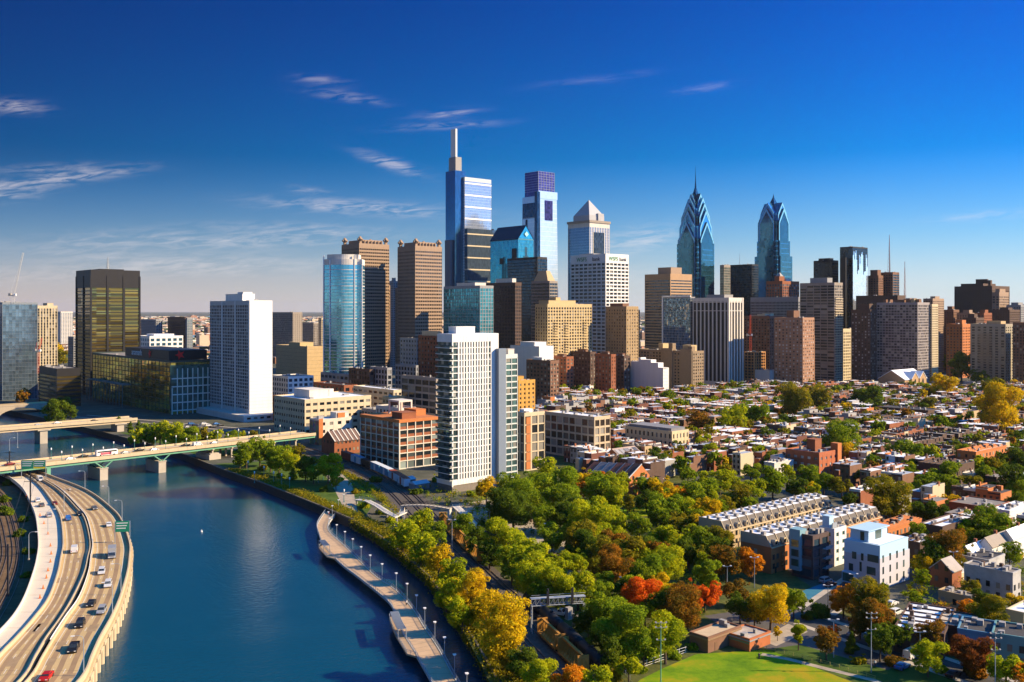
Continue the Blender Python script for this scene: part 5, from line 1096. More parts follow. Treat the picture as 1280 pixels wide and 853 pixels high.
# brick school
b = small('brick_school', 'big orange brick school building with chimney among the row houses', 982, 1024, 1047, 537, 568, M('school_brick', (.40,.125,.055), .88, .15, .35), fh=4.4, bayL=4, bayR=5, pierL=2.2, pierR=3, band=2.3, top=2.0, wins=(100,WIN('school_window', (.16,.19,.22), (.55,.55,.55), .4)), roofm=ROOFG, maxd=60)
mb = MB(); mb.box(-b.w/2-.1,b.w/2+.1,-b.d/2-.13,-b.d/2-.07,0,b.h-.3); 
mb = MB(); mb.box(b.w/2-1.5,b.w/2+2.6,-b.d/2-1,-b.d/2+3.5,0,b.h+4.5); mb.build('chimney', ORB, b.r); pent(b, .55, .45, .35, .25, 6.5, BRK)
# church
b = base('brown_church', 'brown stone church with a bright white gabled roof in front of the big grey slab', 'church', 1098, 1131, 1158, 1120, 472)
hh = b.h; mb = MB(); mb.box(-b.w/2,b.w/2,-b.d/2,b.d/2,0,hh-3); mb.extr([(-b.d/2,hh-3),(b.d/2,hh-3),(0,hh+7)], 'x', -b.w/2, b.w/2); CH_ = M('church_stone', (.42,.27,.14), .9, .15, .3); mb.build('wall', CH_, b.r)
mb = MB()
for s in (-1, 1): mb.extr([(s*(b.d/2+.8),hh-3.4),(0,hh+7),(0,hh+7.7),(s*(b.d/2+1),hh-2.9)], 'x', -b.w/2-.6, b.w/2+.6)
fixn(mb.build('roof', M('white_roof', (.80,.80,.80), .5, .06), b.r))
for k in range(2):
    x = -b.w*.12+k*b.w*.36; q = b.w*.15; mb = MB(); mb.extr([(x-q,0),(x+q,0),(x+q,hh-2),(x,hh+5),(x-q,hh-2)], 'y', -b.d/2-2.5, 0); fixn(mb.build('cross_gable', CH_, b.r))
    mb = MB(); mb.extr([(x-q-.5,hh-2.4),(x,hh+5.1),(x,hh+5.7),(x-q-.8,hh-2)], 'y', -b.d/2-3, 0); mb.extr([(x+q+.5,hh-2.4),(x+q+.8,hh-2),(x,hh+5.7),(x,hh+5.1)], 'y', -b.d/2-3, 0); fixn(mb.build('gable_roof', _m['white_roof'], b.r))
    mb = MB(); mb.extr([(x-2,4),(x+2,4),(x+2,10),(x+1,12.5),(x,13),(x-1,12.5),(x-2,10)], 'y', -b.d/2-2.65, -b.d/2-2.4); fixn(mb.build('arched_window', WD1, b.r))
u, v = to_uv(b.cx, b.cy); occ(u-30, u+26, v-75, v)
# ------------------------------------------------------------------ mansard terraces (two rows)
def mansard(name, brick, W_=5.6, Dp=13, H=8.6):
    r = thing(name, '', 'row house'); mb = MB(); mb.box(0,W_-.02,0,Dp,0,H); mb.build('wall', brick, r)
    mb = MB(); mb.extr([(.25,H),(Dp-.6,H),(Dp-.6,H+3.4),(2.2,H+3.4)], 'x', .25, W_-.25); ro = mb.build('roof', M('mansard_slate', (.13,.115,.10), .85, .2, .4), r); fixn(ro)
    mb = MB(); mb.box(.3,W_-.3,2.4,Dp-.8,H+3.4,H+3.55); mb.build('flat_roof', ROOFW, ro)
    mb = MB(); mb.extr([(-.05,H-.1),(Dp,H-.1),(Dp,H+3.75),(2.1,H+3.75)], 'x', -.15, .16); fixn(mb.build('party_wall', M('party_stone', (.44,.36,.25), .85, .12, .4), r))
    mb = MB(); x = W_*.5; mb.extr([(x-.85,H+.3),(x+.85,H+.3),(x+.85,H+1.6),(x+.5,H+2.2),(x,H+2.4),(x-.5,H+2.2),(x-.85,H+1.6)], 'y', -.25, 2.4); dm = fixn(mb.build('dormer', CREAM, ro)); mb = MB(); mb.box(x-.55,x+.55,-.33,-.22,H+.6,H+1.8); mb.build('window', WD1, dm)
    mb = MB(); mb.box(0,W_,-.35,.0,H-.5,H-.15); mb.build('cornice', CREAM, r)
    mb = MB(); mb.box(W_*.15,W_*.40,3.5,5,H+3.55,H+4.6); mb.box(W_*.6,W_*.85,7,8.4,H+3.55,H+4.3); mb.build('roof_unit', MECH, ro)
    mb = MB(); mb.box(-.1,.45,Dp*.62,Dp*.62+1.1,H,H+4.7); mb.build('chimney', M('party_stone'), ro)
    for z in (4.6, 1.4):
        for x in (1.5, 3.9): obj('window', wme, r, (x,-.05,z+1.2))
    for z in (4.6, 1.4, 7): obj('window', wme, r, (0-.05,Dp*.5,z), math.pi/2)
    mb = MB(); mb.box(2.3,3.2,-.12,.05,0,2.2); mb.build('door', M('dark_door', (.05,.03,.025), .6, .1), r)
    return r
def row_of(proto, p0, n, Hoff, label, group, step=5.6, first=True):
    """houses along U starting at world point p0, the near one first"""
    out = []
    for i in range(n):
        o = proto if (first and i == 0) else dup(proto)
        o.location = (p0[0]+U[0]*step*i, p0[1]+U[1]*step*i, 0); o.rotation_euler[2] = ANG; o['group'] = group
        o['label'] = label % ORD[i]; out.append(o)
    return out
ta = mansard('mansard_house', M('tan_terrace_brick', (.46,.34,.19), .85, .12, .3), H=7.4); tb = mansard('mansard_house', M('orange_terrace_brick', (.45,.17,.06), .85, .15, .3), H=9.6)
P1 = W(907,688); row_of(ta, P1, 14, 0, 'tan brick mansard house, %s from the near end of the back terrace', 'tan mansard terrace')
u0, v0 = to_uv(*P1); occ(u0-1, u0+97, v0-1, v0+14)
P2 = W(964,718); row_of(tb, P2, 14, 0, 'orange brick mansard house with arched dormer, %s from the near end of the front terrace', 'orange mansard terrace')
u0, v0 = to_uv(*P2); occ(u0-1, u0+97, v0-1, v0+14)
# modern houses in front
b = small('modern_house', 'modern house stack with teal bay, dark brick box and white stair block', 990, 1016, 1036, 334, 673, M('dark_modern_brick', (.09,.06,.055), .8, .2, .4), fh=3.3, bayL=8, bayR=5, pierL=1, pierR=1.6, band=.9, top=.8, wins=(40,WBL), maxd=16, roofm=ROOFD)
mb = MB(); mb.box(-b.w/2-1.2,-b.w/2+3,b.d*.02,b.d/2+.4,2.5,b.h+2.2); mb.build('teal_bay', M('teal_panel', (.20,.36,.42), .6, .06), b.r)
for k in range(3): mb = MB(); mb.box(-b.w/2-1.28,-b.w/2-1.1,b.d*.09,b.d*.44,4+k*3.4,6.4+k*3.4); mb.build('bay_window', GGRN, b.r)
mb = MB()
for k in range(3): mb.box(b.w*.1,b.w*.5,-b.d/2-1.5,-b.d/2,3+k*3.4,3.3+k*3.4); mb.box(b.w*.1,b.w*.5,-b.d/2-1.5,-b.d/2-1.42,3.3+k*3.4,4.2+k*3.4)
mb.build('balcony', MSTEEL, b.r)
b = small('modern_house', 'white modern house with green framed windows and a raised roof box', 1024, 1043, 1058, 352, 664, WHT, fh=3.3, bayL=6, bayR=4, pierL=3, pierR=2.4, band=1.6, top=.9, wins=(30,GGRN), maxd=14, roofm=ROOFW)
pent(b, .22, .6, .35, .45, 4.6, M('pale_blue_panel', (.42,.60,.74), .6, .05, .2)); mb = MB(); mb.box(-b.w*.45,-b.w*.1,-b.d*.35,-b.d*.3,b.h,b.h+2.6); mb.build('roof_screen', MSTEEL, b.r)
b = base('modern_house', 'large lavender and white modern house with pale blue set back top floor', 'modern house', 1055, 1100, 1137, 322, 686)
b.roofm = ROOFW; LAV = M('lavender_render', (.50,.49,.53), .7, .05, .2); LBL = M('pale_blue_panel')
mb = MB(); mb.box(-b.w/2,b.w/2,-b.d/2,b.d/2,0,b.h-3.4); mb.build('wall', LAV, b.r)
mb = MB(); mb.box(-b.w/2+.05,b.w/2-1,-b.d/2+.05,b.d/2-.05,b.h-3.4,b.h+.9); mb.build('top_storey', LBL, b.r)
mb = MB(); mb.box(-b.w/2+1,b.w/2-2,-b.d/2+1,b.d/2-.4,b.h+.9,b.h+1.0); mb.build('roof', ROOFW, b.r)
mb = MB(); mb.box(-b.w*.42,b.w*.2,-b.d*.12,b.d*.38,b.h+1.0,b.h+4.6); mb.box(-b.w*.46,b.w*.24,-b.d*.16,b.d*.42,b.h+4.6,b.h+4.9); mb.build('set_back_floor', LBL, b.r)
def pane(x0,x1,y0,y1,z0,z1,mt=None,nm='window'): q = MB(); q.box(x0,x1,y0,y1,z0,z1); return q.build(nm, mt or WIN('modern_pane', (.03,.05,.05), (.10,.14,.13), .4), b.r)
X = -b.w/2
for y0, y1, z0, z1 in ((-.46,-.16,9,11.4),(-.05,.02,8.8,11.2),(.15,.27,8.8,11.2),(-.38,-.14,4.6,7.2),(.0,.06,5,8.2),(.24,.36,4.6,7),(.2,.46,1.2,3.4),(-.42,-.3,0.4,3)): pane(X-.06,X+.05,b.d*y0,b.d*y1,z0,z1)
mb = MB(); mb.box(X-1.4,X,b.d*.15,b.d*.5,.6,4.2); mb.build('bay', LBL, b.r); pane(X-1.48,X-1.38,b.d*.18,b.d*.48,1.0,3.8, GGRN)
for i in range(3):
    for k in range(4): x = -b.w*.42+k*b.w*.23; pane(x,x+1.0,-b.d/2-.06,-b.d/2+.05,1.2+i*3.9,3.6+i*3.9)
pane(-b.w*.43,-b.w*.38,b.d*.0,b.d*.1,b.h+1.3,b.h+4.2); pane(-b.w*.2,0,-b.d*.125,-b.d*.11,b.h+1.3,b.h+4.2)
# gabled brick house with cream extension
b = base('gabled_house', 'red brick house with a grey gable roof and cream rear extension', 'house', 1163, 1190, 1202, 322, 712)
mb = MB(); mb.box(-b.w/2,b.w/2,-b.d/2,b.d/2,0,b.h-1); mb.extr([(-b.d/2,b.h-1),(b.d/2,b.h-1),(0,b.h+2.4)], 'x', -b.w/2, b.w/2); mb.build('wall', BRK, b.r)
mb = MB()
for s in (-1, 1): mb.extr([(s*(b.d/2+.4),b.h-1.3),(0,b.h+2.4),(0,b.h+2.75),(s*(b.d/2+.5),b.h-1.0)], 'x', -b.w/2-.3, b.w/2+.3)
fixn(mb.build('roof', M('grey_shingle', (.36,.32,.29), .85, .15, .4), b.r))
for y in (-b.d*.25, b.d*.22):
    for z in (3, 7): obj('window', wme, b.r, (-b.w/2-.05,y,z), math.pi/2)
mb = MB(); mb.box(b.w/2,b.w/2+12,-b.d/2+.6,b.d/2-.6,0,b.h-3.2); mb.box(b.w/2+11,b.w/2+14,-b.d/2+.4,b.d/2-1,0,b.h-2.4); mb.build('rear_extension', CREAM, b.r)
mb = MB(); mb.box(b.w/2+.4,b.w/2+11,-b.d/2+1,b.d/2-1,b.h-3.2,b.h-3.1); mb.build('flat_roof', ROOFW, b.r)
mb = MB(); mb.box(b.w/2+8,b.w/2+9,0,1,b.h-3.1,b.h-.9); mb.build('chimney', MECH, b.r)
def flat(name, label, xl, xc, xr, D, yt, wall, roof=None, parap=.5, secx=False, maxd=40, units=4, cat='house', wn=True, sections=0, ang=ANG):
    b = base(name, label, cat, xl, xc, xr, D, yt, maxd=maxd, ang=ang); mb = MB(); mb.box(-b.w/2,b.w/2,-b.d/2,b.d/2,0,b.h); mb.build('wall', wall, b.r)
    mb = MB(); mb.box(-b.w/2+.3,b.w/2-.3,-b.d/2+.3,b.d/2-.3,b.h,b.h+.08); ro = mb.build('roof', roof or ROOFW, b.r)
    mb = MB()
    for q in ((-b.w/2-.1,b.w/2+.1,-b.d/2-.1,-b.d/2+.3),(-b.w/2-.1,b.w/2+.1,b.d/2-.3,b.d/2+.1),(-b.w/2-.1,-b.w/2+.3,-b.d/2+.3,b.d/2-.3),(b.w/2-.3,b.w/2+.1,-b.d/2+.3,b.d/2-.3)): mb.box(*q,b.h-.3,b.h+parap)
    mb.build('parapet', wall, b.r); rr = random.Random(int(xl*7+D))
    for k in range(units):
        x, y = rr.uniform(-.4,.4)*b.w, rr.uniform(-.4,.4)*b.d; mb = MB(); q = rr.uniform(.4,1.0); mb.box(x-q,x+q,y-q*.8,y+q*.8,b.h+.08,b.h+rr.uniform(.7,1.6)); mb.build('roof_unit', MECH, ro)
    for k in range(sections-1):
        y = -b.d/2+b.d*(k+1)/sections; mb = MB()
        if secx: y = -b.w/2+b.w*(k+1)/sections; mb.box(y-.14,y+.14,-b.d/2,b.d/2,b.h,b.h+.45); y = rr.uniform(-.4,.4)*b.d
        else: mb.box(-b.w/2,b.w/2,y-.2,y+.2,b.h,b.h+.7)
        mb.build('party_wall', wall, b.r)
        mb = MB(); x = rr.uniform(-.3,.3)*b.w; mb.box(x-.5,x+.5,y-.5,y+.5,b.h,b.h+1.8); mb.build('chimney', BRND, b.r)
    if wn:
        for z in [2.2+3.1*i for i in range(int((b.h-1)/3.1))]:
            for k in range(min(14, int(b.d/2.8))): obj('window', wme, b.r, (-b.w/2-.05,-b.d/2+1.4+k*(b.d-2.8)/max(1,min(14,int(b.d/2.8))-1),z), math.pi/2)
            for k in range(min(10, int(b.w/2.8))): obj('window', wme, b.r, (-b.w/2+1.4+k*(b.w-2.8)/max(1,min(10,int(b.w/2.8))-1),-b.d/2-.05,z))
    return b
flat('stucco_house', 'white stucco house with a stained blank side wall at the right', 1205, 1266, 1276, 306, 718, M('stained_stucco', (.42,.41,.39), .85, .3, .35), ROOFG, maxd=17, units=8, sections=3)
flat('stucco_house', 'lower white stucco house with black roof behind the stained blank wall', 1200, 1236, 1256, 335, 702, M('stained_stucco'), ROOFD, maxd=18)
flat('row_house_block', 'six dark brick row houses with striped white roofs near the corner street trees', 1118, 1180, 1197, 258, 795, BRND, ROOFW, units=6, maxd=26, sections=6, secx=True, ang=math.radians(59))
flat('row_house_block', 'beige flat roofed corner house next to the blue painted row houses', 1171, 1216, 1233, 262, 788, BRND, M('beige_roof', (.52,.44,.34), .9, .12, .3), units=5, maxd=14, ang=math.radians(59))
BLP = M('blue_paint', (.10,.24,.36), .7, .1, .3); TLP = M('teal_paint', (.12,.27,.28), .7, .1, .3)
b = flat('painted_house', 'blue painted row house with white window frames at lower right', 1197, 1240, 1262, 256, 794, BLP, ROOFD, maxd=12, ang=math.radians(59))
b = flat('painted_house', 'teal painted row house with green panelled windows at the lower right edge', 1240, 1285, 1310, 250, 800, TLP, ROOFD, maxd=12, ang=math.radians(59))
flat('tan_garage', 'small tan walled flat house beside the orange leaved tree at right', 1173, 1214, 1222, 298, 748, TAN, ROOFG, maxd=16)
flat('pale_roof_house', 'low house with a wide pale roof at the right edge among trees', 1258, 1280, 1310, 277, 768, CREAM, ROOFW, maxd=16)
for i, (xl,xc,xr,D,yt,mt,rf,lb,sec) in enumerate(((1085,1110,1152,378,662,ORB,ROOFW,'row of orange brick houses with striped white roofs right of the lavender modern house',7),(1124,1150,1170,352,680,BRND,ROOFW,'white roofed brick house row behind the tall golden tree',3),(1150,1178,1218,372,660,BRND,ROOFW,'flat white roofed brown house with brick upper storey among the trees',2),(1186,1238,1262,412,636,BRK,ROOFG,'long dark brick block with a speckled white roof and bright brick end at right',0),(1090,1115,1141,505,588,BRK,ROOFW,'pair of pink brick houses right of the brick school',2),(955,968,992,532,580,PALE,ROOFW,'white and blue painted house with white roofs left of the brick school',3),(1148,1192,1218,500,584,BRND,ROOFD,'dark brick terrace with white chimneyed roofs at right centre',6),(1196,1220,1258,540,566,ORB,ROOFW,'long orange brick terrace end near the right edge',5),(1096,1160,1175,790,514,BRND,ROOFD,'long building with a black blank wall in the middle of the row houses',0),(1080,1112,1130,690,531,BRK,ROOFW,'brick flat block with bright end in front of the black blank wall',0),(945,978,1000,640,548,BRND,ROOFW,'two tone yellow and orange brick terrace left of the round street tree',4),(1240,1262,1290,405,640,WHT,ROOFW,'white house with stepped roofs at the right edge',2),(873,915,946,660,541,BRK,ROOFW,'brick house with a pale painted side right of the cream block',2),(1090,1104,1120,640,548,TAN,ROOFG,'small golden brick house right of the round street tree',0))):
    flat('row_house_block', lb, xl, xc, xr, D, yt, mt, rf, units=7, maxd=60, sections=sec)
for i, (xl,xc,xr,D,yt) in enumerate(((1200,1214,1240,345,690),(1222,1240,1268,350,680),(1250,1266,1296,358,670))):
    b = base('gabled_house', ('white gabled house with bright roof, left of three at the right edge','white gabled house with bright roof, middle of three at the right edge','white gabled house with bright roof, right of three at the right edge')[i], 'house', xl, xc, xr, D, yt, group='white gabled houses')
    mb = MB(); mb.box(-b.w/2,b.w/2,-b.d/2,b.d/2,0,b.h-1.5); mb.extr([(-b.d/2,b.h-1.5),(b.d/2,b.h-1.5),(0,b.h+1.6)], 'x', -b.w/2, b.w/2); mb.build('wall', WHT, b.r); mb = MB()
    for s in (-1, 1): mb.extr([(s*(b.d/2+.3),b.h-1.7),(0,b.h+1.6),(0,b.h+1.9),(s*(b.d/2+.4),b.h-1.45)], 'x', -b.w/2-.3, b.w/2+.3)
    ro = fixn(mb.build('roof', ROOFW if i != 1 else GRYT, b.r)); mb = MB(); mb.box(-.5,.5,-.2,.8,b.h,b.h+3); mb.build('chimney', BRK, ro)
    for y in (-b.d*.2, b.d*.2): obj('window', wme, b.r, (-b.w/2-.05,y,b.h*.5), math.pi/2)
# field house
b = flat('field_house', 'low brick field house with a tan flat roof at the edge of the sports field', 862, 885, 930, 263, 799, BRN, M('tan_gravel_roof', (.50,.38,.24), .95, .15, .4), cat='field house', maxd=15, units=1, wn=False)
mb = MB(); mb.box(-b.w/2-.3,b.w/2+.3,-b.d/2-.3,b.d/2+.3,b.h-.5,b.h-.05); mb.build('fascia', M('brown_fascia', (.26,.16,.09), .8, .1), b.r)
for k in range(2): mb = MB(); x = -b.w*.3+k*6; mb.box(x,x+1.1,-b.d/2-.08,-b.d/2+.05,0,2.3); mb.build('door', M('steel_door', (.18,.10,.06), .6, .1), b.r)
mb = MB(); mb.box(b.w*.28,b.w*.36,0,2,b.h,b.h+1.7); mb.build('vent', MECH, b.r)
b = flat('field_house', 'smaller worn roofed brick annex with a mural band right of the field house', 905, 937, 963, 264, 801, M('annex_brick', (.40,.13,.05), .88, .18, .35), M('worn_roof', (.42,.36,.31), .95, .4, .35), cat='field house', maxd=12, units=2, wn=False)
mb = MB(); mb.box(-b.w/2-.08,-b.w/2+.02,-b.d/2+.2,b.d/2-.2,2,b.h-.7); mb.build('mural_band', M('mural_green', (.16,.22,.13), .8, .4, .6), b.r)
mb = MB(); mb.box(-b.w/2-.3,b.w/2+.3,-b.d/2-.3,b.d/2+.3,b.h-.35,b.h-.02); mb.build('fascia', GRY, b.r)

# ------------------------------------------------------------------ the row house quarter
def tpos(px, py, rp, kind='round', zg=0.0):
    """tree from its crown centre and half width in the photograph; it stands on the ground"""
    kz = {'round':1.4,'spread':1.3,'tall':1.7,'cone':1.1,'bush':.3}[kind]; c0 = 1.0 if kind != 'bush' else .1
    D = F*(CH-zg-c0)/((py-HY)+kz*rp); return XD(px, D), D, zg+c0+kz*rp*D/F, rp*D/F*1.32
RIGHT = [(1030,601,12,'g'),(1052,607,11,'ol'),(985,590,9,'yg'),(938,588,10,'g'),(905,588,9,'ol'),(1018,612,9,'yg'),(860,592,9,'g'),(1062,625,9,'dg'),(1168,692,17,'dg'),(1188,706,14,'ol'),(1152,722,9,'yg'),(1212,738,10,'ol'),(1146,748,9,'g'),(1228,748,10,'dg'),(1128,700,9,'ol'),(1262,690,12,'g'),(1150,668,12,'g'),(1100,735,8,'g','bush'),(1120,782,12,'g'),(1100,802,15,'dg'),(1164,792,16,'br'),(1160,818,17,'yg'),(1176,838,8,'yg','bush'),(1119,828,12,'br','bush'),(1209,812,21,'dr'),(1218,840,16,'br','bush'),(1236,766,20,'ol'),(1274,752,12,'y'),(1205,760,10,'o'),(1258,832,18,'yg'),(1278,842,15,'o'),(1280,800,14,'g'),
 (1108,620,23,'ol'),(1135,615,10,'g'),(1160,605,16,'g'),(1181,595,16,'g'),(1207,606,14,'ol'),(1223,613,8,'ol'),(1176,640,13,'dg'),(1155,640,10,'dg'),(1187,626,10,'y'),(1158,612,7,'yg'),(1225,652,19,'g'),(1247,664,18,'g'),(1206,664,12,'yg'),(1184,684,21,'br'),(1200,692,14,'ol'),(1222,676,12,'dg'),(1152,703,11,'y'),(1138,660,9,'dg'),(1260,602,18,'dg'),(1274,578,18,'dg'),(1236,592,12,'g'),(1142,637,9,'g'),(1270,630,12,'dg'),
 (875,527,14,'br'),(915,524,16,'yg'),(945,516,16,'g'),(993,500,20,'ol'),(1020,497,15,'ol'),(1085,493,17,'dg'),(1048,548,21,'g'),(1155,504,10,'ol'),(1180,483,13,'y'),(1247,506,25,'y'),(1240,522,13,'g'),(1242,482,13,'ol'),(880,553,9,'yg'),(1135,566,14,'g'),(1115,570,11,'g'),(1081,586,9,'dg'),(1070,592,8,'g'),(995,606,13,'dg'),(966,601,16,'g'),(941,611,14,'yg'),(985,527,10,'dg'),(1000,525,8,'yg'),(1062,446,9,'yg'),(1202,456,14,'dg'),(1184,452,9,'ol'),(918,601,10,'yg'),(1010,595,12,'g'),(835,495,8,'g'),(1225,470,8,'dg'),(1098,500,7,'yg'),(1118,508,8,'ol'),(850,583,8,'dg'),(860,578,7,'yg'),(800,490,6,'br'),(845,505,9,'yg'),(770,505,6,'yg'),(1225,545,9,'yg'),(1200,540,8,'g'),(960,545,9,'dg'),(1010,555,8,'g'),(1275,545,10,'dg'),(1265,560,9,'g'),(1120,640,9,'ol'),(1010,610,8,'y'),(1275,660,12,'g'),(1268,615,12,'g'),(1250,575,9,'g')]

HB = [BRK, BRND, BRN, ORB, CREAM, WHT, M('pink_brick', (.33,.20,.13), .88, .15, .35), M('grey_paint', (.34,.33,.32), .85, .12, .3), TAN, M('maroon_brick', (.15,.06,.042), .88, .2, .35)]
HBN = ['red brick','dark brown','brown brick','orange brick','cream','white','pink brick','grey','tan brick','maroon']
HR = [ROOFW, ROOFG, ROOFD, M('silver_roof', (.38,.42,.47), .6, .2, .3)]; HRN = ['white','grey','black','silver']
def house_proto(ci, ri, H, Wd=5.6, Dp=12):
    rr = random.Random(ci*31+ri*7+int(H*10)); wall, roof = HB[ci], HR[ri]
    r = thing('row_house', '', 'row house'); mb = MB(); mb.box(.01,Wd-.01,0,Dp,0,H)
    rl = rr.uniform(2.5, 5); mb.box(.01,Wd*.55,Dp,Dp+rl,0,H-3)
    mb.build('wall', wall, r)
    mb = MB(); mb.box(.25,Wd-.25,.3,Dp-.2,H,H+.1); mb.box(.2,Wd*.5,Dp+.05,Dp+rl-.1,H-3,H-2.9); ro = mb.build('roof', roof, r)
    mb = MB(); mb.box(-.02,.24,0,Dp,H,H+.75); mb.box(.24,Wd,-.05,.25,H-.2,H+.55); mb.build('parapet', wall if rr.random() < .6 else PALE, r)
    mb = MB(); y = rr.uniform(3, 9); mb.box(-.1,.6,y,y+1.2,H,H+2.0); mb.build('chimney', BRK if ci in (4,5,7) else wall, ro)
    mb = MB(); mb.box(.0,Wd,-.38,-.05,H-.6,H-.15); mb.build('cornice', (PALE, MDARK, CREAM)[rr.randrange(3)], r)
    mb = MB(); x, y = rr.uniform(1.5,Wd-1.5), rr.uniform(2,6); mb.box(x-.45,x+.45,y,y+.8,H+.1,H+.9); mb.build('roof_unit', MECH, ro)
    if rr.random() < .2: mb = MB(); x = rr.uniform(1.5,Wd-2); mb.box(x-.8,x+1.0,Dp-4.5,Dp-2.4,H+.1,H+2.2); mb.build('roof_hatch', (wall, PALE, MSTEEL)[rr.randrange(3)], ro)
    for z in [1.6+3.05*i for i in range(int(H/3.05))]:
        for x in (1.35, 4.1): obj('window', wme, r, (x,-.05,z)); 
        if z > 2: obj('window', wme, r, (4.4,Dp+.05,z))
    mb = MB(); mb.box(2.35,3.2,-.1,.05,0,2.2); mb.build('door', (M('dark_door'), M('red_door', (.30,.03,.02), .5, .1), MWHITE)[rr.randrange(3)], r)
    return r
PRO = {}
BAND = [(640,566),(700,570),(760,600),(812,624),(835,612),(860,600),(900,594),(1000,590),(1045,600),(1078,640),(1105,650),(1135,690),(1300,694),(1300,452),(1225,464),(1160,466),(1100,470),(1060,474),(960,484),(860,492),(835,500),(775,500),(740,482),(690,496),(640,560)]
for q in RIGHT:
    x, y, zc, r_ = tpos(*q[:3], q[4] if len(q) > 4 else 'round'); u, v = to_uv(x, y); occ(u-r_*.6, u+r_*.6, v-r_*.6, v+r_*.6)
cands = []; rr = random.Random(5)
CELL = 114.0
def orient(bu, bv): return 'U' if random.Random(bu*73+bv*1009+5).random() < .3 else 'V'
for bu in range(0, 16):
    for bv in range(-8, 12):
        od = orient(bu, bv)
        for ln_ in range(3):
            for side in (0, 1):
                for k in range(18):
                    s_ = k*5.62+3; t0 = ln_*37.0+(0 if side == 0 else 33.0)
                    if od == 'U': u, vv = bu*CELL+s_, bv*CELL+t0; c4 = (u, u+5.6, vv, vv+12) if side == 0 else (u, u+5.6, vv-12, vv)
                    else: vv, u = bv*CELL+s_, bu*CELL+t0; c4 = (u, u+12, vv, vv+5.6) if side == 0 else (u-12, u, vv, vv+5.6)
                    x, y = from_uv((c4[0]+c4[1])/2, (c4[2]+c4[3])/2)
                    if y < 240 or y > 1130: continue
                    px, py = PIX(x, y, 0)
                    if px < 610 or px > 1330 or not inpoly(px, py, BAND): continue
                    if not free(*c4, .8): continue
                    cands.append((y, c4, od, side, (bu, bv, ln_, side)))
rg_ = random.Random(19); GAPS = []
for c in list(cands):
    if rg_.random() < (.15 if c[0] > 560 else .12): cands.remove(c); GAPS.append(c)
cands.sort()
seg = {}
for c in cands[:300]: seg.setdefault(c[4], []).append(c)
rest = cands[300:]
ROWS = []
for key in sorted(seg):
    hs_ = sorted(seg[key], key=lambda c: PIX(*from_uv(c[1][0], c[1][2]), 0)[0]); r1 = random.Random(key[0]*31+key[1]*7+key[2]*3+key[3])
    mainc = r1.choice([0,2,1,2,3,1,9,1,7,2]); H0 = r1.choice([9.4,9.4,10.2,12.2]); lst = []; rowr = r1.choice([0,0,0,3,3,1,2])
    for c in hs_:
        ci = mainc if r1.random() < .7 else r1.choice([0,1,2,3,4,5,6,7,8,9]); ri = rowr if r1.random() < .65 else r1.choice([0,0,3,1,2]); H = H0+r1.choice([0,0,0,0,0,.5,-.5,1.5,-3])
        kk = (ci, ri, round(H, 1))
        if kk not in PRO: PRO[kk] = o = house_proto(*kk)
        else: o = dup(PRO[kk])
        c4, od, side = c[1], c[2], c[3]
        if od == 'U': p, rz = ((c4[0], c4[2]), ANG) if side == 0 else ((c4[1], c4[3]), ANG+math.pi)
        else: p, rz = ((c4[0], c4[3]), ANG-math.pi/2) if side == 0 else ((c4[1], c4[2]), ANG+math.pi/2)
        x, y = from_uv(*p); o.location = (x, y, 0); o.rotation_euler[2] = rz
        o['group'] = 'row houses of the brick quarter'; xc_, yc_ = from_uv((c4[0]+c4[1])/2, (c4[2]+c4[3])/2); lst.append((o, ci, ri, H, xc_, yc_)); occ(*c4)
    ROWS.append(lst)
for c in rest: occ(*c[1])
# remaining distant rows as one mass
mb = MB(); rr = random.Random(9); mats = HB+HR+[BLK, WHT]; NB = len(HB)
for (y, c4, od, side, key) in rest:
    r1 = random.Random(key[0]*31+key[1]*7+key[2]*3+key[3]); mainc = r1.choice([0,2,1,2,1,9,9,1,7,2]); H0 = 9+r1.choice([0,1,2.5])
    ci = mainc if rr.random() < .76 else rr.choice([0,1,2,9,1,2,7,3,4,5,6,8]); H = H0+rr.choice([0,0,0,0,0,.4,-.5,2.6])
    ri = NB+(r1.choice([0,0,0,3,3,1,2]) if rr.random() < .7 else rr.choice([0,3,1,2]))
    if od == 'U': P0 = (c4[0], c4[2]) if side == 0 else (c4[1], c4[3]); sg = 1 if side == 0 else -1; pt = lambda a, b: from_uv(P0[0]+sg*a, P0[1]+sg*b)
    else: P0 = (c4[0], c4[3]) if side == 0 else (c4[1], c4[2]); sg = 1 if side == 0 else -1; pt = lambda a, b: from_uv(P0[0]+sg*b, P0[1]-sg*a)
    def pbox(u0_, u1_, v0_, v1_, z0, z1, m, mt=None): mb.prism([pt(u0_,v0_),pt(u1_,v0_),pt(u1_,v1_),pt(u0_,v1_)], z0, z1, m, mt)
    pbox(.0,5.615,0,12,0,H,ci,ri); pbox(-.02,.14,0,12,H,H+.3,ci); q = rr.uniform(3,8); pbox(.0,.55,q,q+1.1,H,H+1.7,ci if rr.random() < .8 else 0,None)
    if rr.random() < .07: x = rr.uniform(1,3); pbox(x,x+1.8,3,6,H,H+rr.uniform(1,2.4),rr.choice([ci,5,NB+1,4,NB+2]))
    if rr.random() < .2: x = rr.uniform(.5,4); pbox(x,x+.8,8,8.9,H,H+rr.uniform(.5,1.0),rr.choice([5,NB+3,NB+4]))
    for z in (1.2,4.3,7.2):
        for x in (1.0,3.7): pbox(x,x+1.1,-.06,.02,z,z+1.7,NB+4 if rr.random() < .75 else NB+5)
        pbox(3,4.2,11.98,12.06,z,z+1.6,NB+4)
tag(mb.build('row_houses', mats), 'dense sea of small row houses between the brick school and the towers', 'row houses', kind='stuff')
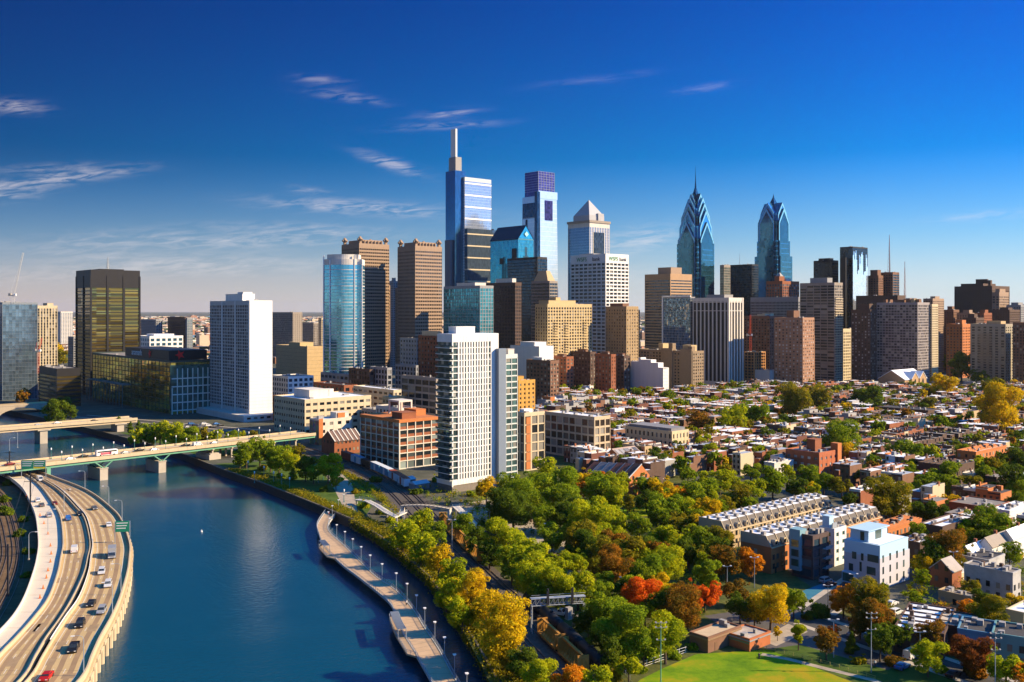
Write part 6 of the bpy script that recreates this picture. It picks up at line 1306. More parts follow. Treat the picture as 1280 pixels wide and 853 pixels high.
# ------------------------------------------------------------------ distant city to the horizon
mb = MB(); rr = random.Random(3); mats = [M('far_terracotta', (.36,.17,.10), .9, .2, .02), M('far_cream', (.52,.42,.30), .9, .2, .02), M('far_brown', (.20,.13,.10), .9, .2, .02), M('far_white', (.66,.62,.56), .9, .1, .02), M('far_grey', (.25,.24,.24), .9, .2, .02), M('far_green', (.05,.075,.03), .95, .3, .02), M('far_blue', (.10,.20,.34), .5, .2, .02)]
for i in range(5200):
    D = 1650*math.exp(rr.random()**.9*2.1); px = rr.uniform(-40, 640) if rr.random() < .75 else rr.uniform(560, 1320)
    x = XD(px, D)
    if 1400 < D < 1720 and px > 400: continue
    s = D/1650; u, v = to_uv(x, D)
    w_, d_, h_ = rr.uniform(8,26)*s**.6, rr.uniform(8,22)*s**.6, rr.uniform(6,13) if rr.random() < .94 else rr.uniform(14,34)
    mt = rr.choices(range(7), (30,22,16,12,10,28,2))[0]
    if mt == 5: h_ = rr.uniform(7,13)
    P = [from_uv(u-w_/2,v-d_/2),from_uv(u+w_/2,v-d_/2),from_uv(u+w_/2,v+d_/2),from_uv(u-w_/2,v+d_/2)]; mb.prism(P, 0, h_, mt, mt if rr.random() < .6 else 3)
    if mt != 5 and rr.random() < .5: q = [from_uv(u-w_*.2,v-d_*.2),from_uv(u+w_*.1,v-d_*.2),from_uv(u+w_*.1,v+d_*.1),from_uv(u-w_*.2,v+d_*.1)]; mb.prism(q, h_, h_+3, rr.choice([0,1,3,4]))
tag(mb.build('distant_city', mats), 'low city of roofs and trees reaching to the horizon', 'city', kind='stuff')
# ================================================================== TREES
def leafmat(name, a, b2, c, sc_=.22):
    """leaves: three own colours mixed clump by clump, thin enough to let some light through"""
    m = bpy.data.materials.new(name); m.use_nodes = True; t = m.node_tree; t.nodes.clear()
    out = t.nodes.new('ShaderNodeOutputMaterial'); d = t.nodes.new('ShaderNodeBsdfDiffuse'); tr = t.nodes.new('ShaderNodeBsdfTranslucent'); mi = t.nodes.new('ShaderNodeMixShader'); mi.inputs[0].default_value = .42
    g = t.nodes.new('ShaderNodeNewGeometry'); n = t.nodes.new('ShaderNodeTexNoise'); n.inputs['Scale'].default_value = sc_; n.inputs['Detail'].default_value = 3
    t.links.new(g.outputs['Position'], n.inputs['Vector'])
    f = wmath('ADD', wmath('MULTIPLY', n.outputs[0], .75, None, t), wmath('MULTIPLY', g.outputs['Random Per Island'], .30, None, t), None, t)
    cr = t.nodes.new('ShaderNodeValToRGB'); e = cr.color_ramp.elements; e[0].position = .34; e[0].color = (*a, 1); e[1].position = .72; e[1].color = (*c, 1); x = e.new(.52); x.color = (*b2, 1)
    t.links.new(f, cr.inputs[0]); t.links.new(cr.outputs[0], d.inputs[0]); t.links.new(cr.outputs[0], tr.inputs[0]); t.links.new(d.outputs[0], mi.inputs[1]); t.links.new(tr.outputs[0], mi.inputs[2]); t.links.new(mi.outputs[0], out.inputs[0])
    return m
LM = {'g': leafmat('leaf_green', (0.114,0.183,0.012), (0.215,0.299,0.014), (0.384,0.421,0.017)), 'dg': leafmat('leaf_dark', (0.062,0.106,0.012), (0.106,0.163,0.014), (0.206,0.244,0.017)),
 'yg': leafmat('leaf_lime', (0.187,0.254,0.012), (0.375,0.425,0.012), (0.605,0.538,0.014)), 'y': leafmat('leaf_yellow', (0.338,0.286,0.012), (0.714,0.493,0.012), (0.800,0.519,0.014)),
 'o': leafmat('leaf_orange', (0.330,0.165,0.014), (0.732,0.260,0.014), (0.800,0.354,0.017)), 'r': leafmat('leaf_red', (0.472,0.142,0.014), (0.800,0.118,0.014), (0.800,0.236,0.017)),
 'br': leafmat('leaf_rust', (0.100,0.088,0.014), (0.248,0.142,0.017), (0.496,0.189,0.017)), 'ol': leafmat('leaf_olive', (0.136,0.149,0.014), (0.258,0.237,0.014), (0.421,0.299,0.017)), 'dr': leafmat('leaf_maroon', (0.118,0.047,0.017), (0.236,0.071,0.019), (0.330,0.118,0.021))}
MBARK = M('bark', (.09,.065,.045), .95, .2, 1.0)
def crown(seed, kind, nl, ls):
    """unit crown: leaf cards in clumps over many uneven lobes, gaps between"""
    rr = random.Random(seed); v = []; f = []; lobes = []
    nlo = {'round': 16, 'spread': 17, 'tall': 14, 'cone': 16, 'bush': 9}[kind]
    for i in range(nlo):
        a = rr.uniform(0, 6.283)
        if kind == 'round': z = rr.uniform(-.62,.66); q = math.sqrt(max(0,1-z*z))*rr.uniform(.25,.68); r_ = rr.uniform(.27,.46)
        elif kind == 'spread': z = rr.uniform(-.45,.40); q = rr.uniform(.25,.80); r_ = rr.uniform(.24,.40)
        elif kind == 'tall': z = rr.uniform(-1.1,1.15); q = rr.uniform(.1,.42)*(1.1-abs(z)*.55); r_ = rr.uniform(.22,.40)*(1.12-abs(z)*.35)
        elif kind == 'cone': z = -1.0+2.2*i/nlo; q = rr.uniform(.1,.42)*(1.2-z)/2.2; r_ = .10+.34*(1.25-z)/2.2
        else: z = rr.uniform(-.3,.35); q = rr.uniform(.1,.6); r_ = rr.uniform(.3,.48)
        lobes.append((Vector((q*math.cos(a), q*math.sin(a), z)), r_, Vector((rr.uniform(.8,1.2),rr.uniform(.8,1.2),rr.uniform(.7,1.0)))))
    for i in range({'round':5,'spread':5,'tall':4,'cone':0,'bush':2}[kind]):   # ragged outlying sprays
        a = rr.uniform(0, 6.283); z = rr.uniform(-.5,.75); q = rr.uniform(.62,.88)*(1 if kind != 'tall' else .55); lobes.append((Vector((q*math.cos(a), q*math.sin(a), z)), rr.uniform(.14,.22), Vector((1.1,1.1,.8))))
    lobes.append((Vector((0,0,-.05)), .5 if kind in ('round','bush') else .34, Vector((1,1,1))))
    tot = sum(l[1]**2 for l in lobes)
    for c, r_, s in lobes:
        n = int(nl*r_**2/tot)
        clumps = []
        for _ in range(max(6, n//14)):
            d = Vector((rr.gauss(0,1), rr.gauss(0,1), rr.gauss(.15,1))).normalized(); clumps.append((d, rr.uniform(.74,1.10)))
        for _ in range(n):
            d, rad = rr.choice(clumps); d2 = (d+Vector((rr.gauss(0,.22), rr.gauss(0,.22), rr.gauss(0,.22)))).normalized()
            p = c+Vector((d2.x*s.x, d2.y*s.y, d2.z*s.z))*r_*rad*rr.uniform(.82,1.05)
            nn = (d2+Vector((rr.gauss(0,.55), rr.gauss(0,.55), rr.gauss(0,.55)))).normalized(); t = nn.orthogonal().normalized(); b2 = nn.cross(t); an = rr.uniform(0, 6.28); ca, sa = math.cos(an), math.sin(an)
            t, b2 = t*ca+b2*sa, b2*ca-t*sa; h = ls*rr.uniform(.6,1.35); w_ = h*rr.uniform(.55,.9); k = len(v)
            v += [tuple(p-t*h), tuple(p+b2*w_*.8-t*h*.1), tuple(p+t*h), tuple(p-b2*w_*.8+t*h*.1)]; f.append((k,k+1,k+2,k+3))
    me = bpy.data.meshes.new('crown'); me.from_pydata(v, [], f); me.materials.append(LM['g']); me.update(); return me
CR = {}
for kind, nvar in (('round',4),('spread',3),('tall',2),('cone',2),('bush',2)):
    for i in range(nvar):
        for lod, nl, ls in (('hi',20000,.034),('mid',8000,.053),('lo',2400,.092)): CR[kind, i, lod] = crown(hash((i,len(kind),3))%9999, kind, nl if kind != 'bush' else nl//2, ls if kind != 'bush' else ls*1.5)
NV = {'round':4,'spread':3,'tall':2,'cone':2,'bush':2}
def trunk_mesh(seed):
    rr = random.Random(seed); mb = MB(); mb.tube((0,0,-.05),(0.02,0,.55),.055,.042,7)
    for k in range(6):
        a = k*1.05+rr.uniform(-.3,.3); z = rr.uniform(.40,.56); e = Vector((math.cos(a)*.55, math.sin(a)*.55, 1+rr.uniform(.0,.35))); m_ = Vector((math.cos(a)*.2, math.sin(a)*.2, .75))
        mb.tube((0.01,0,z), m_, .026, .016, 5); mb.tube(m_, e, .016, .005, 5)
    return mb.mesh('trunk', [MBARK])
TRU = [trunk_mesh(i) for i in range(3)]
KIND = {'round':'broad tree','spread':'spreading tree','tall':'tall narrow tree','cone':'conical tree','bush':'bush'}
CNAME = {'g':'green','dg':'dark green','yg':'yellow green','y':'golden yellow','o':'orange','r':'bright red orange','br':'rusty brown','ol':'olive green','dr':'dark maroon'}
TREES = []; TR = random.Random(77)
def tree_at(x, y, zc, r_, col, kind, group, rpx, zg=0.0, sq=None):
    i = TR.randrange(NV[kind]); lod = 'hi' if rpx > 18 else 'mid' if rpx > 9 else 'lo'
    t = thing('tree' if kind != 'bush' else 'bush', '', 'tree' if kind != 'bush' else 'bush', (x, y, zg), TR.uniform(0, 6.28), group)
    c = obj('crown', CR[kind, i, lod], t, (0, 0, zc-zg)); c.scale = (r_*TR.uniform(.95,1.1), r_*TR.uniform(.95,1.1), r_*(sq or TR.uniform(.88,1.02)))
    c.material_slots[0].link = 'OBJECT'; c.material_slots[0].material = LM[col]
    k = obj('trunk', TRU[TR.randrange(3)], t); hh = max(.8, zc-zg); k.scale = (r_*1.1, r_*1.1, hh)
    TREES.append((t, col, kind)); pend(t, CNAME[col]+' '+KIND[kind], x, y, zc); return t
def T_(px, py, rp, col, kind='round', group='park and street trees', zg=0.0):
    x, y, zc, r_ = tpos(px, py, rp, kind, zg)
    return tree_at(x, y, zc, r_, col, kind, group, rp, zg)
BANK = [(498,668,19,'yg'),(520,655,19,'yg'),(538,668,14,'g'),(520,684,18,'yg'),(542,700,20,'y'),(560,716,20,'yg'),(552,740,17,'yg'),(580,735,21,'y'),(572,765,18,'yg'),(600,762,20,'y'),(628,778,42,'y'),(645,830,18,'dg'),(668,846,24,'yg'),(704,852,20,'o'),(738,856,20,'yg'),(632,822,14,'ol')]
for q in BANK: T_(q[0]+6, q[1], q[2]*.86, q[3], group='autumn trees along the river bank', zg=-.5, kind='round' if q[2] > 12 else 'bush')
PARK = [(608,610,13,'y'),(626,630,18,'dg'),(650,607,23,'g'),(642,634,22,'dg'),(682,592,17,'yg'),(664,622,20,'g'),(700,612,23,'g'),(712,636,22,'dg'),(735,598,12,'y'),(730,612,8,'o'),(750,614,17,'g'),(757,600,9,'o'),(680,647,14,'g'),(657,648,8,'y','bush'),(700,648,11,'yg'),
 (577,656,13,'g'),(598,670,11,'dg'),(632,674,22,'yg'),(655,692,26,'yg'),(668,718,23,'yg'),(640,704,18,'g'),(612,692,14,'dg'),(692,708,17,'yg'),(717,702,14,'yg'),(735,652,23,'yg'),(757,642,17,'yg'),(726,670,18,'ol'),(741,682,19,'dg'),(750,692,17,'ol'),(754,607,14,'g'),(773,606,14,'yg'),(770,652,14,'yg'),(784,628,9,'ol'),(800,656,12,'g'),
 (808,623,12,'dg'),(830,612,15,'y'),(838,632,18,'g'),(857,616,11,'o'),(826,642,14,'g'),(850,652,15,'ol'),(871,650,12,'g'),(867,618,14,'g'),(886,613,14,'g'),(873,633,12,'dg'),(893,638,12,'g'),(911,633,11,'ol'),(921,621,14,'ol'),(936,628,12,'g'),(900,600,12,'yg'),(884,603,11,'yg'),(846,674,17,'yg'),(868,668,12,'yg'),(881,676,15,'g'),(901,674,16,'ol'),(895,692,16,'dg'),(861,690,14,'dg'),
 (765,680,17,'br'),(785,692,17,'ol'),(812,692,17,'br'),(800,682,13,'dg'),(832,704,19,'yg'),(770,707,19,'br'),(812,718,20,'g'),(800,743,21,'r'),(829,735,14,'y'),(848,758,23,'br'),(881,741,16,'r'),(884,716,15,'g'),(918,738,13,'br'),(908,700,18,'br'),(940,702,14,'o'),(758,764,25,'g'),(776,786,28,'g'),(753,796,18,'dg'),(832,792,24,'yg'),(805,806,18,'g'),(867,808,9,'g','bush'),(786,832,13,'yg'),(755,728,11,'g'),(722,736,18,'yg'),(702,733,20,'yg'),(676,738,15,'g'),
 (963,754,21,'y'),(943,760,15,'ol'),(992,750,14,'g'),(925,756,15,'dg'),(998,790,11,'yg','tall'),(972,790,5,'y'),(1033,800,15,'br'),(1042,790,8,'r'),(1054,748,15,'o'),(1070,752,11,'y'),(1086,746,19,'ol'),(1095,772,20,'br'),(1112,790,18,'dg'),(1075,775,15,'br'),(1065,802,10,'dg','cone'),(1073,826,9,'ol','bush'),(1025,766,14,'dg','bush'),(1010,770,9,'dg','bush'),(860,770,10,'br'),(780,815,14,'yg','bush'),(800,838,9,'yg','bush'),(770,848,10,'ol','bush'),
 (690,672,14,'g'),(722,690,12,'dg'),(610,655,10,'dg'),(595,690,10,'dg','bush'),(700,760,8,'g','bush'),(590,680,9,'dg'),(620,650,8,'yg','bush'),(780,735,13,'dg'),(745,745,12,'g'),(735,775,16,'dg'),(765,815,16,'dg'),(815,820,11,'g','bush'),(842,818,10,'g','bush')]
for q in PARK: T_(*q[:4], kind=q[4] if len(q) > 4 else TR.choice(['round','round','spread']), group='trees of the riverside park')
for q in RIGHT: T_(*q[:4], kind=q[4] if len(q) > 4 else TR.choice(['round','spread','round']), group='street trees among the row houses')
LEFT = [(308,567,12,'g'),(325,562,14,'g'),(338,570,13,'dg'),(349,572,14,'g'),(364,578,12,'yg'),(382,583,12,'dg'),(410,583,14,'yg'),(392,592,8,'g'),(330,556,8,'g','cone'),(366,590,7,'g','cone'),(327,586,6,'ol','bush'),(352,596,5,'g','bush'),(300,572,9,'g'),(372,565,9,'ol'),(420,600,8,'g'),(405,612,7,'dg','bush'),(445,615,6,'ol','bush'),(470,600,8,'dg','bush'),(455,632,8,'yg','bush'),(478,640,8,'yg','bush'),(490,650,8,'yg','bush'),
 (170,545,9,'yg'),(185,542,10,'g'),(200,540,12,'yg'),(216,542,12,'yg'),(235,545,10,'g'),(252,543,9,'ol'),(270,546,8,'yg'),(288,546,7,'g'),(162,535,5,'dg','tall'),(172,534,5,'dg','tall'),(68,514,13,'dg'),(82,506,9,'dg'),(30,495,9,'br'),(60,442,11,'yg'),(70,438,9,'y'),(76,446,8,'ol'),(88,514,8,'dg'),(470,502,8,'yg'),(482,499,8,'g'),(492,506,7,'g'),(300,545,6,'yg'),(318,545,6,'ol'),(150,528,5,'dg','tall'),(545,600,7,'yg','bush'),(570,610,6,'yg','bush'),(590,618,6,'yg','bush'),(520,615,8,'dg','bush'),(505,605,7,'dg','bush')]
for q in LEFT: T_(*q[:4], kind=q[4] if len(q) > 4 else 'round', group='trees near the road bridges')
# west bank scrub and far woods
for (px, py, r_) in ((10,640,9),(22,668,8),(3,625,8),(30,650,7),(36,690,7),(8,605,6),(34,720,6)): T_(px, py, r_, 'dg', 'bush', group='scrub below the expressway')
rr = random.Random(31); n = 0
for c in GAPS:
    x, y = from_uv((c[1][0]+c[1][1])/2, (c[1][2]+c[1][3])/2)
    if y < 600 and n < 60: r_ = rr.uniform(3.4, 5.8); n += 1; tree_at(x, y, 5.0+r_, r_, rr.choice(['g','g','ol','yg','dg','ol','y']), rr.choice(['round','spread']), 'street trees among the row houses', r_*F/y)
FILL = random.Random(47); n = 0
while n < 46:
    px, py = FILL.uniform(600,940), FILL.uniform(600,780)
    if not inpoly(px, py, [(600,640),(640,610),(690,590),(760,592),(830,612),(905,618),(935,645),(900,690),(890,720),(850,760),(800,790),(750,760),(700,700),(660,680)]) or (755 < px < 830 and 622 < py < 668): continue
    T_(px, py, FILL.uniform(10,17), FILL.choice(['g','yg','g','ol','yg','dg','yg','y']), FILL.choice(['round','spread']), group='trees of the riverside park'); n += 1
# low shrubs filling the park floor and the yards far among the rows
def clump(mb, x, y, z, rad, hh, n, s0, rr):
    for _ in range(n):
        c = Vector((x+rr.gauss(0,rad*.5), y+rr.gauss(0,rad*.5), z+hh*rr.random()**.7)); nn = Vector((rr.gauss(0,1), rr.gauss(0,1), rr.gauss(.5,1))).normalized(); t1 = nn.orthogonal().normalized(); t2 = nn.cross(t1); s = s0*rr.uniform(.6,1.3); mb.face([tuple(c-t1*s), tuple(c+t2*s*.7), tuple(c+t1*s), tuple(c-t2*s*.7)], mb.cur)
PARKP = [(590,655),(625,630),(690,600),(760,588),(830,606),(905,612),(945,640),(960,690),(900,735),(880,765),(850,790),(800,830),(750,795),(700,735),(640,690)]
mb = MB(); rr = random.Random(12); n = 0
while n < 520:
    px, py = rr.uniform(590,960), rr.uniform(590,830)
    if not inpoly(px, py, PARKP): continue
    if 765 < px < 816 and 630 < py < 650: continue
    x, y = W(px, py); mb.cur = rr.choices((0,1,2,3), (4,3,3,1))[0]; q = rr.uniform(1.0,2.6); clump(mb, x, y, 0, q, q*rr.uniform(.8,1.7), 34, .34, rr); n += 1
PARK2 = [(425,598),(470,600),(560,612),(640,625),(660,650),(600,662),(540,640),(500,648),(455,625)]
n = 0
while n < 200:
    px, py = rr.uniform(420,660), rr.uniform(590,665)
    if not inpoly(px, py, PARK2): continue
    x, y = W(px, py)
    if min(math.dist(p, (x,y)) for p in offs(railc, 3.5)) < 11 or min(math.dist(W(a,c), (x,y)) for a, c in ((447,624),(470,630),(500,640),(515,636),(535,636),(560,636),(578,640),(590,652))) < 5: continue
    u, v = to_uv(x, y)
    if not free(u-1, u+1, v-1, v+1, .3): continue
    mb.cur = rr.choices((0,1,2,3), (4,3,2,4))[0]; q = rr.uniform(.7,2.0); clump(mb, x, y, 0, q, q*rr.uniform(.8,1.7), 26, .34, rr); n += 1
tag(mb.build('park_shrubs', [LM['g'], LM['ol'], LM['dg'], LM['yg']]), 'low shrubs filling the ground between the park trees', 'shrubs', kind='stuff')
CRX = [crown(900+i, 'round', 520, .19) for i in range(4)]; CRV = [([tuple(v.co) for v in m.vertices], len(m.polygons)) for m in CRX]
for m in CRX: bpy.data.meshes.remove(m)
def small_tree(mb, x, y, zc, r_, rr):
    vs, nf = rr.choice(CRV); k = len(mb.v); a = rr.uniform(0, 6.28); c, s = math.cos(a)*r_, math.sin(a)*r_; h = r_*rr.uniform(.85,1.15)
    mb.v += [(x+p[0]*c-p[1]*s, y+p[0]*s+p[1]*c, zc+p[2]*h) for p in vs]; mb.f += [(k+4*i,k+4*i+1,k+4*i+2,k+4*i+3) for i in range(nf)]; mb.mi += [mb.cur]*nf
mb = MB(); n = 0; k = 0
while n < 520 and k < 60000:
    k += 1; D = rr.uniform(520, 1120); px = rr.uniform(690, 1300); x, y = XD(px, D), D; p2 = PIX(x, y, 0)
    if not inpoly(p2[0], p2[1], BAND): continue
    u, v = to_uv(x, y)
    if not free(u-1, u+1, v-1, v+1, .3): continue
    mb.cur = rr.choices((0,1,2,3,4,5), (4,4,3,2,1,1))[0]; q = rr.uniform(2.2,4.8); small_tree(mb, x, y, 3.5+q*1.1, q, rr)
    n += 1
n = k = 0
while n < 90 and k < 20000:
    k += 1; px, py = rr.uniform(1105,1300), rr.uniform(685,800); x, y = W(px, py); u, v = to_uv(x, y)
    if not free(u-1, u+1, v-1, v+1, .4): continue
    mb.cur = rr.choices((0,1,2,3,4,5), (4,4,3,2,1,1))[0]; q = rr.uniform(.8,2.2)
    for _ in range(3): clump(mb, x+rr.gauss(0,q*.4), y+rr.gauss(0,q*.4), rr.uniform(0,1.2)*q, q*.8, q, 30, .3, rr)
    n += 1
for c in GAPS:
    x, y = from_uv((c[1][0]+c[1][1])/2, (c[1][2]+c[1][3])/2)
    if y >= 600:
        mb.cur = rr.choices((0,1,2,3,4,5), (4,4,3,2,1,1))[0]; q = rr.uniform(3.2,5.8); small_tree(mb, x, y, 4.0+q*1.1, q, rr)
tag(mb.build('yard_greenery', [LM['g'], LM['ol'], LM['dg'], LM['yg'], LM['y'], LM['br']]), 'small trees and shrubs in the yards of the far row houses', 'greenery', kind='stuff')
# undergrowth along the river bank and the railway
mb = MB(); rr = random.Random(8)
def under(P0, n, lo, hi, hmax, zb=0.0):
    for i in range(n):
        t = rr.random()*(len(P0)-1.001); k = int(t); f = t-k; a, b = P0[k], P0[k+1]; x = a[0]+(b[0]-a[0])*f; y = a[1]+(b[1]-a[1])*f; d = math.hypot(b[0]-a[0], b[1]-a[1]) or 1
        o_ = rr.uniform(lo, hi); x += (b[1]-a[1])/d*o_; y -= (b[0]-a[0])/d*o_; hh = rr.uniform(.3, hmax)*(.5+.5*math.sin(t*2.3)**2)
        for _ in range(5):
            c = Vector((x+rr.gauss(0,.5), y+rr.gauss(0,.5), zb+(hh-zb)*rr.random())); nn = Vector((rr.gauss(0,1), rr.gauss(0,1), rr.gauss(.6,1))).normalized(); t1 = nn.orthogonal().normalized(); t2 = nn.cross(t1); s = rr.uniform(.2,.45); mb.face([tuple(c-t1*s), tuple(c+t2*s*.7), tuple(c+t1*s), tuple(c-t2*s*.7)])
bb_ = bE[1:12]; P = [bb_[0]]
under(bE[1:13], 5200, 1.0, 7.5, 3.0); under(bE[0:9], 3600, -.9, 1.2, 2.2, -3.2); under(railc, 2600, 12.5, 17.5, 2.6)
tag(mb.build('undergrowth', LM['ol']), 'tangled undergrowth along the river wall and the railway', 'undergrowth', kind='stuff')
# ================================================================== SMALL THINGS
# ---- labels of the street house rows come last; first vehicles
MTYRE = M('tyre', (.02,.02,.02), .9, .1); MGLS = GL('car_glass', (.03,.04,.05), .3, .05, (9,9,9), .1, 0); MLITE = M('headlight', (.75,.75,.7), .2, .02); MRL = M('tail_light', (.35,.02,.02), .3, .02)
def carmat(n, c): return M('paint_'+n, c, .35, .05, .5, .3, .6)
CARC = {'white': (.75,.75,.73), 'black': (.015,.015,.017), 'silver': (.38,.39,.40), 'red': (.50,.015,.012), 'blue': (.03,.14,.40), 'grey': (.12,.125,.13), 'dark red': (.16,.015,.015)}
def car_proto(kind, cn):
    """x forward; body lofted from a side profile, glass band, wheels, lights"""
    mt = carmat(cn.replace(' ', '_'), CARC[cn]); r = thing({'sedan':'car','suv':'car','van':'van','pickup':'pickup_truck','box':'box_truck'}[kind], '', {'sedan':'car','suv':'car','van':'van','pickup':'pickup truck','box':'box truck'}[kind])
    Lh, Wh = {'sedan':(2.3,.9),'suv':(2.35,.95),'van':(2.7,1.0),'pickup':(2.8,.98),'box':(3.6,1.15)}[kind]
    lower = [(-Lh,.45),(-Lh+.1,.3),(Lh-.15,.3),(Lh,.5),(Lh-.05,.75),(Lh-1.2,.98),(-Lh+.1,1.02),(-Lh,.8)]
    top = {'sedan':[(Lh-1.25,.97),(Lh-2.0,1.42),(-Lh+1.35,1.45),(-Lh+.5,1.02)],'suv':[(Lh-1.15,.97),(Lh-1.75,1.68),(-Lh+.4,1.72),(-Lh+.1,1.02)],'van':[(Lh-.75,.97),(Lh-1.35,2.1),(-Lh+.1,2.15),(-Lh+.02,1.02)],'pickup':[(Lh-1.5,.97),(Lh-2.1,1.75),(-.4,1.78),(-.55,1.02)],'box':[(Lh-.35,1.0),(Lh-.8,2.1),(Lh-1.9,2.1),(Lh-1.9,1.0)]}[kind]
    mb = MB(); mb.extr([(x,z) for x, z in lower], 'y', -Wh, Wh)
    # cabin tapers inwards towards the roof
    n = len(top); zmax = max(z for _, z in top); k = len(mb.v)
    for s in (-1, 1):
        for x, z in top: mb.v.append((x, s*(Wh-.04-(.16 if kind != 'van' else .06)*(z-1)/(zmax-1)), z))
    for i in range(n): j = (i+1) % n; mb.f.append((k+i,k+j,k+n+j,k+n+i)); mb.mi.append(0)
    mb.f.append(tuple(range(k+n-1,k-1,-1))); mb.mi.append(0); mb.f.append(tuple(range(k+n,k+2*n))); mb.mi.append(0)
    if kind == 'box': mb.box(-Lh,Lh-2.0,-1.2,1.2,.9,3.1)
    if kind == 'pickup': mb.box(-Lh+.05,-.6,-Wh,-Wh+.1,1.0,1.25); mb.box(-Lh+.05,-.6,Wh-.1,Wh,1.0,1.25); mb.box(-Lh,-Lh+.1,-Wh,Wh,1.0,1.25)
    bo = mb.build('body', mt, r); fixn(bo)
    if kind not in ('box', 'pickup'): pass
    x0, x1 = top[0][0], top[1][0]; z0, z1 = top[0][1]+.08, top[1][1]-.08
    mb = MB(); mb.face([(x0-.02,-Wh+.12,z0),(x0-.02,Wh-.12,z0),(x1+.09,Wh-.24,z1),(x1+.09,-Wh+.24,z1)]); mb.build('windscreen', MGLS, r)
    if kind in ('sedan','suv'):
        x2, x3 = top[3][0], top[2][0]; mb = MB(); mb.face([(x2-.05,Wh-.14,z0+.05),(x2-.05,-Wh+.14,z0+.05),(x3-.1,-Wh+.24,z1),(x3-.1,Wh-.24,z1)]); mb.build('rear_window', MGLS, r)
    xa, xb_ = top[2][0]+.15, top[1][0]-.1
    if kind == 'box': xa = Lh-1.7
    if kind == 'van': xa = Lh-2.6
    for s in (-1, 1):
        mb = MB(); y0 = s*(Wh-.03); y1 = s*(Wh-.02-.15); mb.face([(xa-.1,y0,1.12),(xb_+.45 if kind != 'box' else xb_+.2,y0,1.12),(xb_,y1,zmax-.12),(xa,y1,zmax-.12)][::s]); mb.build('side_window', MGLS, r)
        for x in (Lh-.85, -Lh+.85):
            mb = MB(); mb.tube((x,s*(Wh-.18),.34),(x,s*(Wh+.02),.34),.34,.34,10); mb.build('wheel', MTYRE, r)
        mb = MB(); mb.box(Lh-.12,Lh+.01,s*Wh*.72-.2,s*Wh*.72+.2,.58,.74); mb.build('headlight', MLITE, r)
        mb = MB(); mb.box(-Lh-.02,-Lh+.06,s*Wh*.75-.15,s*Wh*.75+.15,.72,.92); mb.build('tail_light', MRL, r)
    return r
CP = {}
def car(kind, cn, x, y, z, rz, label=None, group=None, s=1.15):
    k = (kind, cn)
    if k in CP: o = dup(CP[k])
    else: o = CP[k] = car_proto(kind, cn)
    o.location = (x, y, z); o.rotation_euler = (0, 0, rz); o.scale = (s, s, s)
    if label: o['label'] = label
    o['group'] = group or 'cars on the roads'
    return o
def on_deck(px, py, away=True, off=0):
    x, y = W(px, py, ZH)
    best = min(range(1, len(E[4])), key=lambda k: math.dist(((E[3][k][0]+E[3][k-1][0])/2, E[3][k][1]), (x, y)))
    a, b = E[3][best-1], E[3][best]; h = math.atan2(b[1]-a[1], b[0]-a[0]); return x, y, h if away else h+math.pi
G1 = 'vehicles on the expressway'
for (px, py, kd, cn, aw, lb) in ((50,601,'van','white',False,'white van just coming out from under the green bridge'),(118,637,'sedan','grey',False,'grey car highest on the right carriageway, close to the parapet'),(100,644,'sedan','black',False,'black car beside the median, highest on the right carriageway'),(136,658,'sedan','white',False,'white car next to the overhead green sign'),(140,696,'box','silver',False,'grey box truck on the right carriageway'),(127,717,'suv','white',False,'white car behind the grey box truck, closer to the median'),(135,733,'suv','white',False,'white car right behind the upper two white cars, nearer the water'),(114,757,'sedan','black',False,'black car near the middle of the right carriageway, upper of two'),(127,766,'suv','silver',False,'silver car with dark roof beside the upper black car'),(100,783,'suv','black',False,'black car left of centre below the silver car'),(92,813,'pickup','black',False,'black pickup truck low on the right carriageway'),(58,849,'sedan','red',False,'bright red car at the bottom edge'),
 (93,690,'van','white',True,'white van on the left carriageway'),(85,650,'pickup','blue',True,'blue pickup truck on the left carriageway'),(68,631,'sedan','dark red',True,'dark red car in the median shade')):
    x, y, h = on_deck(px, py, aw); car(kd, cn, x, y, ZH, h, lb, G1)
for (px, py, kd, cn, lb) in ((47,627,'suv','white','white car leading on the pale ramp'),(52,633,'sedan','grey','grey car just behind the white one on the pale ramp'),(61,646,'suv','silver','silver car lowest on the pale ramp'),(7,596,'sedan','grey','grey car furthest up the pale ramp')):
    x, y, h = on_deck(px, py, True); car(kd, cn, x, y, ZH, h, lb, G1)
def on_bridge(px, lane): 
    X = px-CX; c, s = math.cos(bh), math.sin(bh); ox, oy = wa[0]-s*lane, wa[1]+c*lane; t_ = (X*oy-F*ox)/(F*c-X*s); return ox+c*t_, oy+s*t_
for (px, ln, kd, cn, rv, lb) in ((88,6,'sedan','white',0,'white car on the green girder bridge left of the bus'),(104,11,'sedan','black',1,'dark car on the green girder bridge just left of the bus'),(157,6,'sedan','silver',0,'silver car on the green girder bridge just right of the bus'),(174,11,'sedan','black',1,'black car on the green girder bridge between two pale cars'),(193,6,'sedan','white',0,'white car over the right pier of the green girder bridge'),(232,11,'sedan','black',1,'black car left of the white van on the bridge'),(247,7,'van','white',0,'white van near the right end of the green girder bridge'),(268,6,'sedan','silver',0,'pale car right of the white van on the bridge'),(12,11,'sedan','dark red',1,'dark red car at the left end of the green girder bridge'),(318,11,'sedan','grey',1,'grey car at the shaded right end of the green girder bridge')):
    x, y = on_bridge(px, ln); car(kd, cn, x, y, ZB+.02, bh+(math.pi if rv else 0), lb, 'vehicles on the green girder bridge')
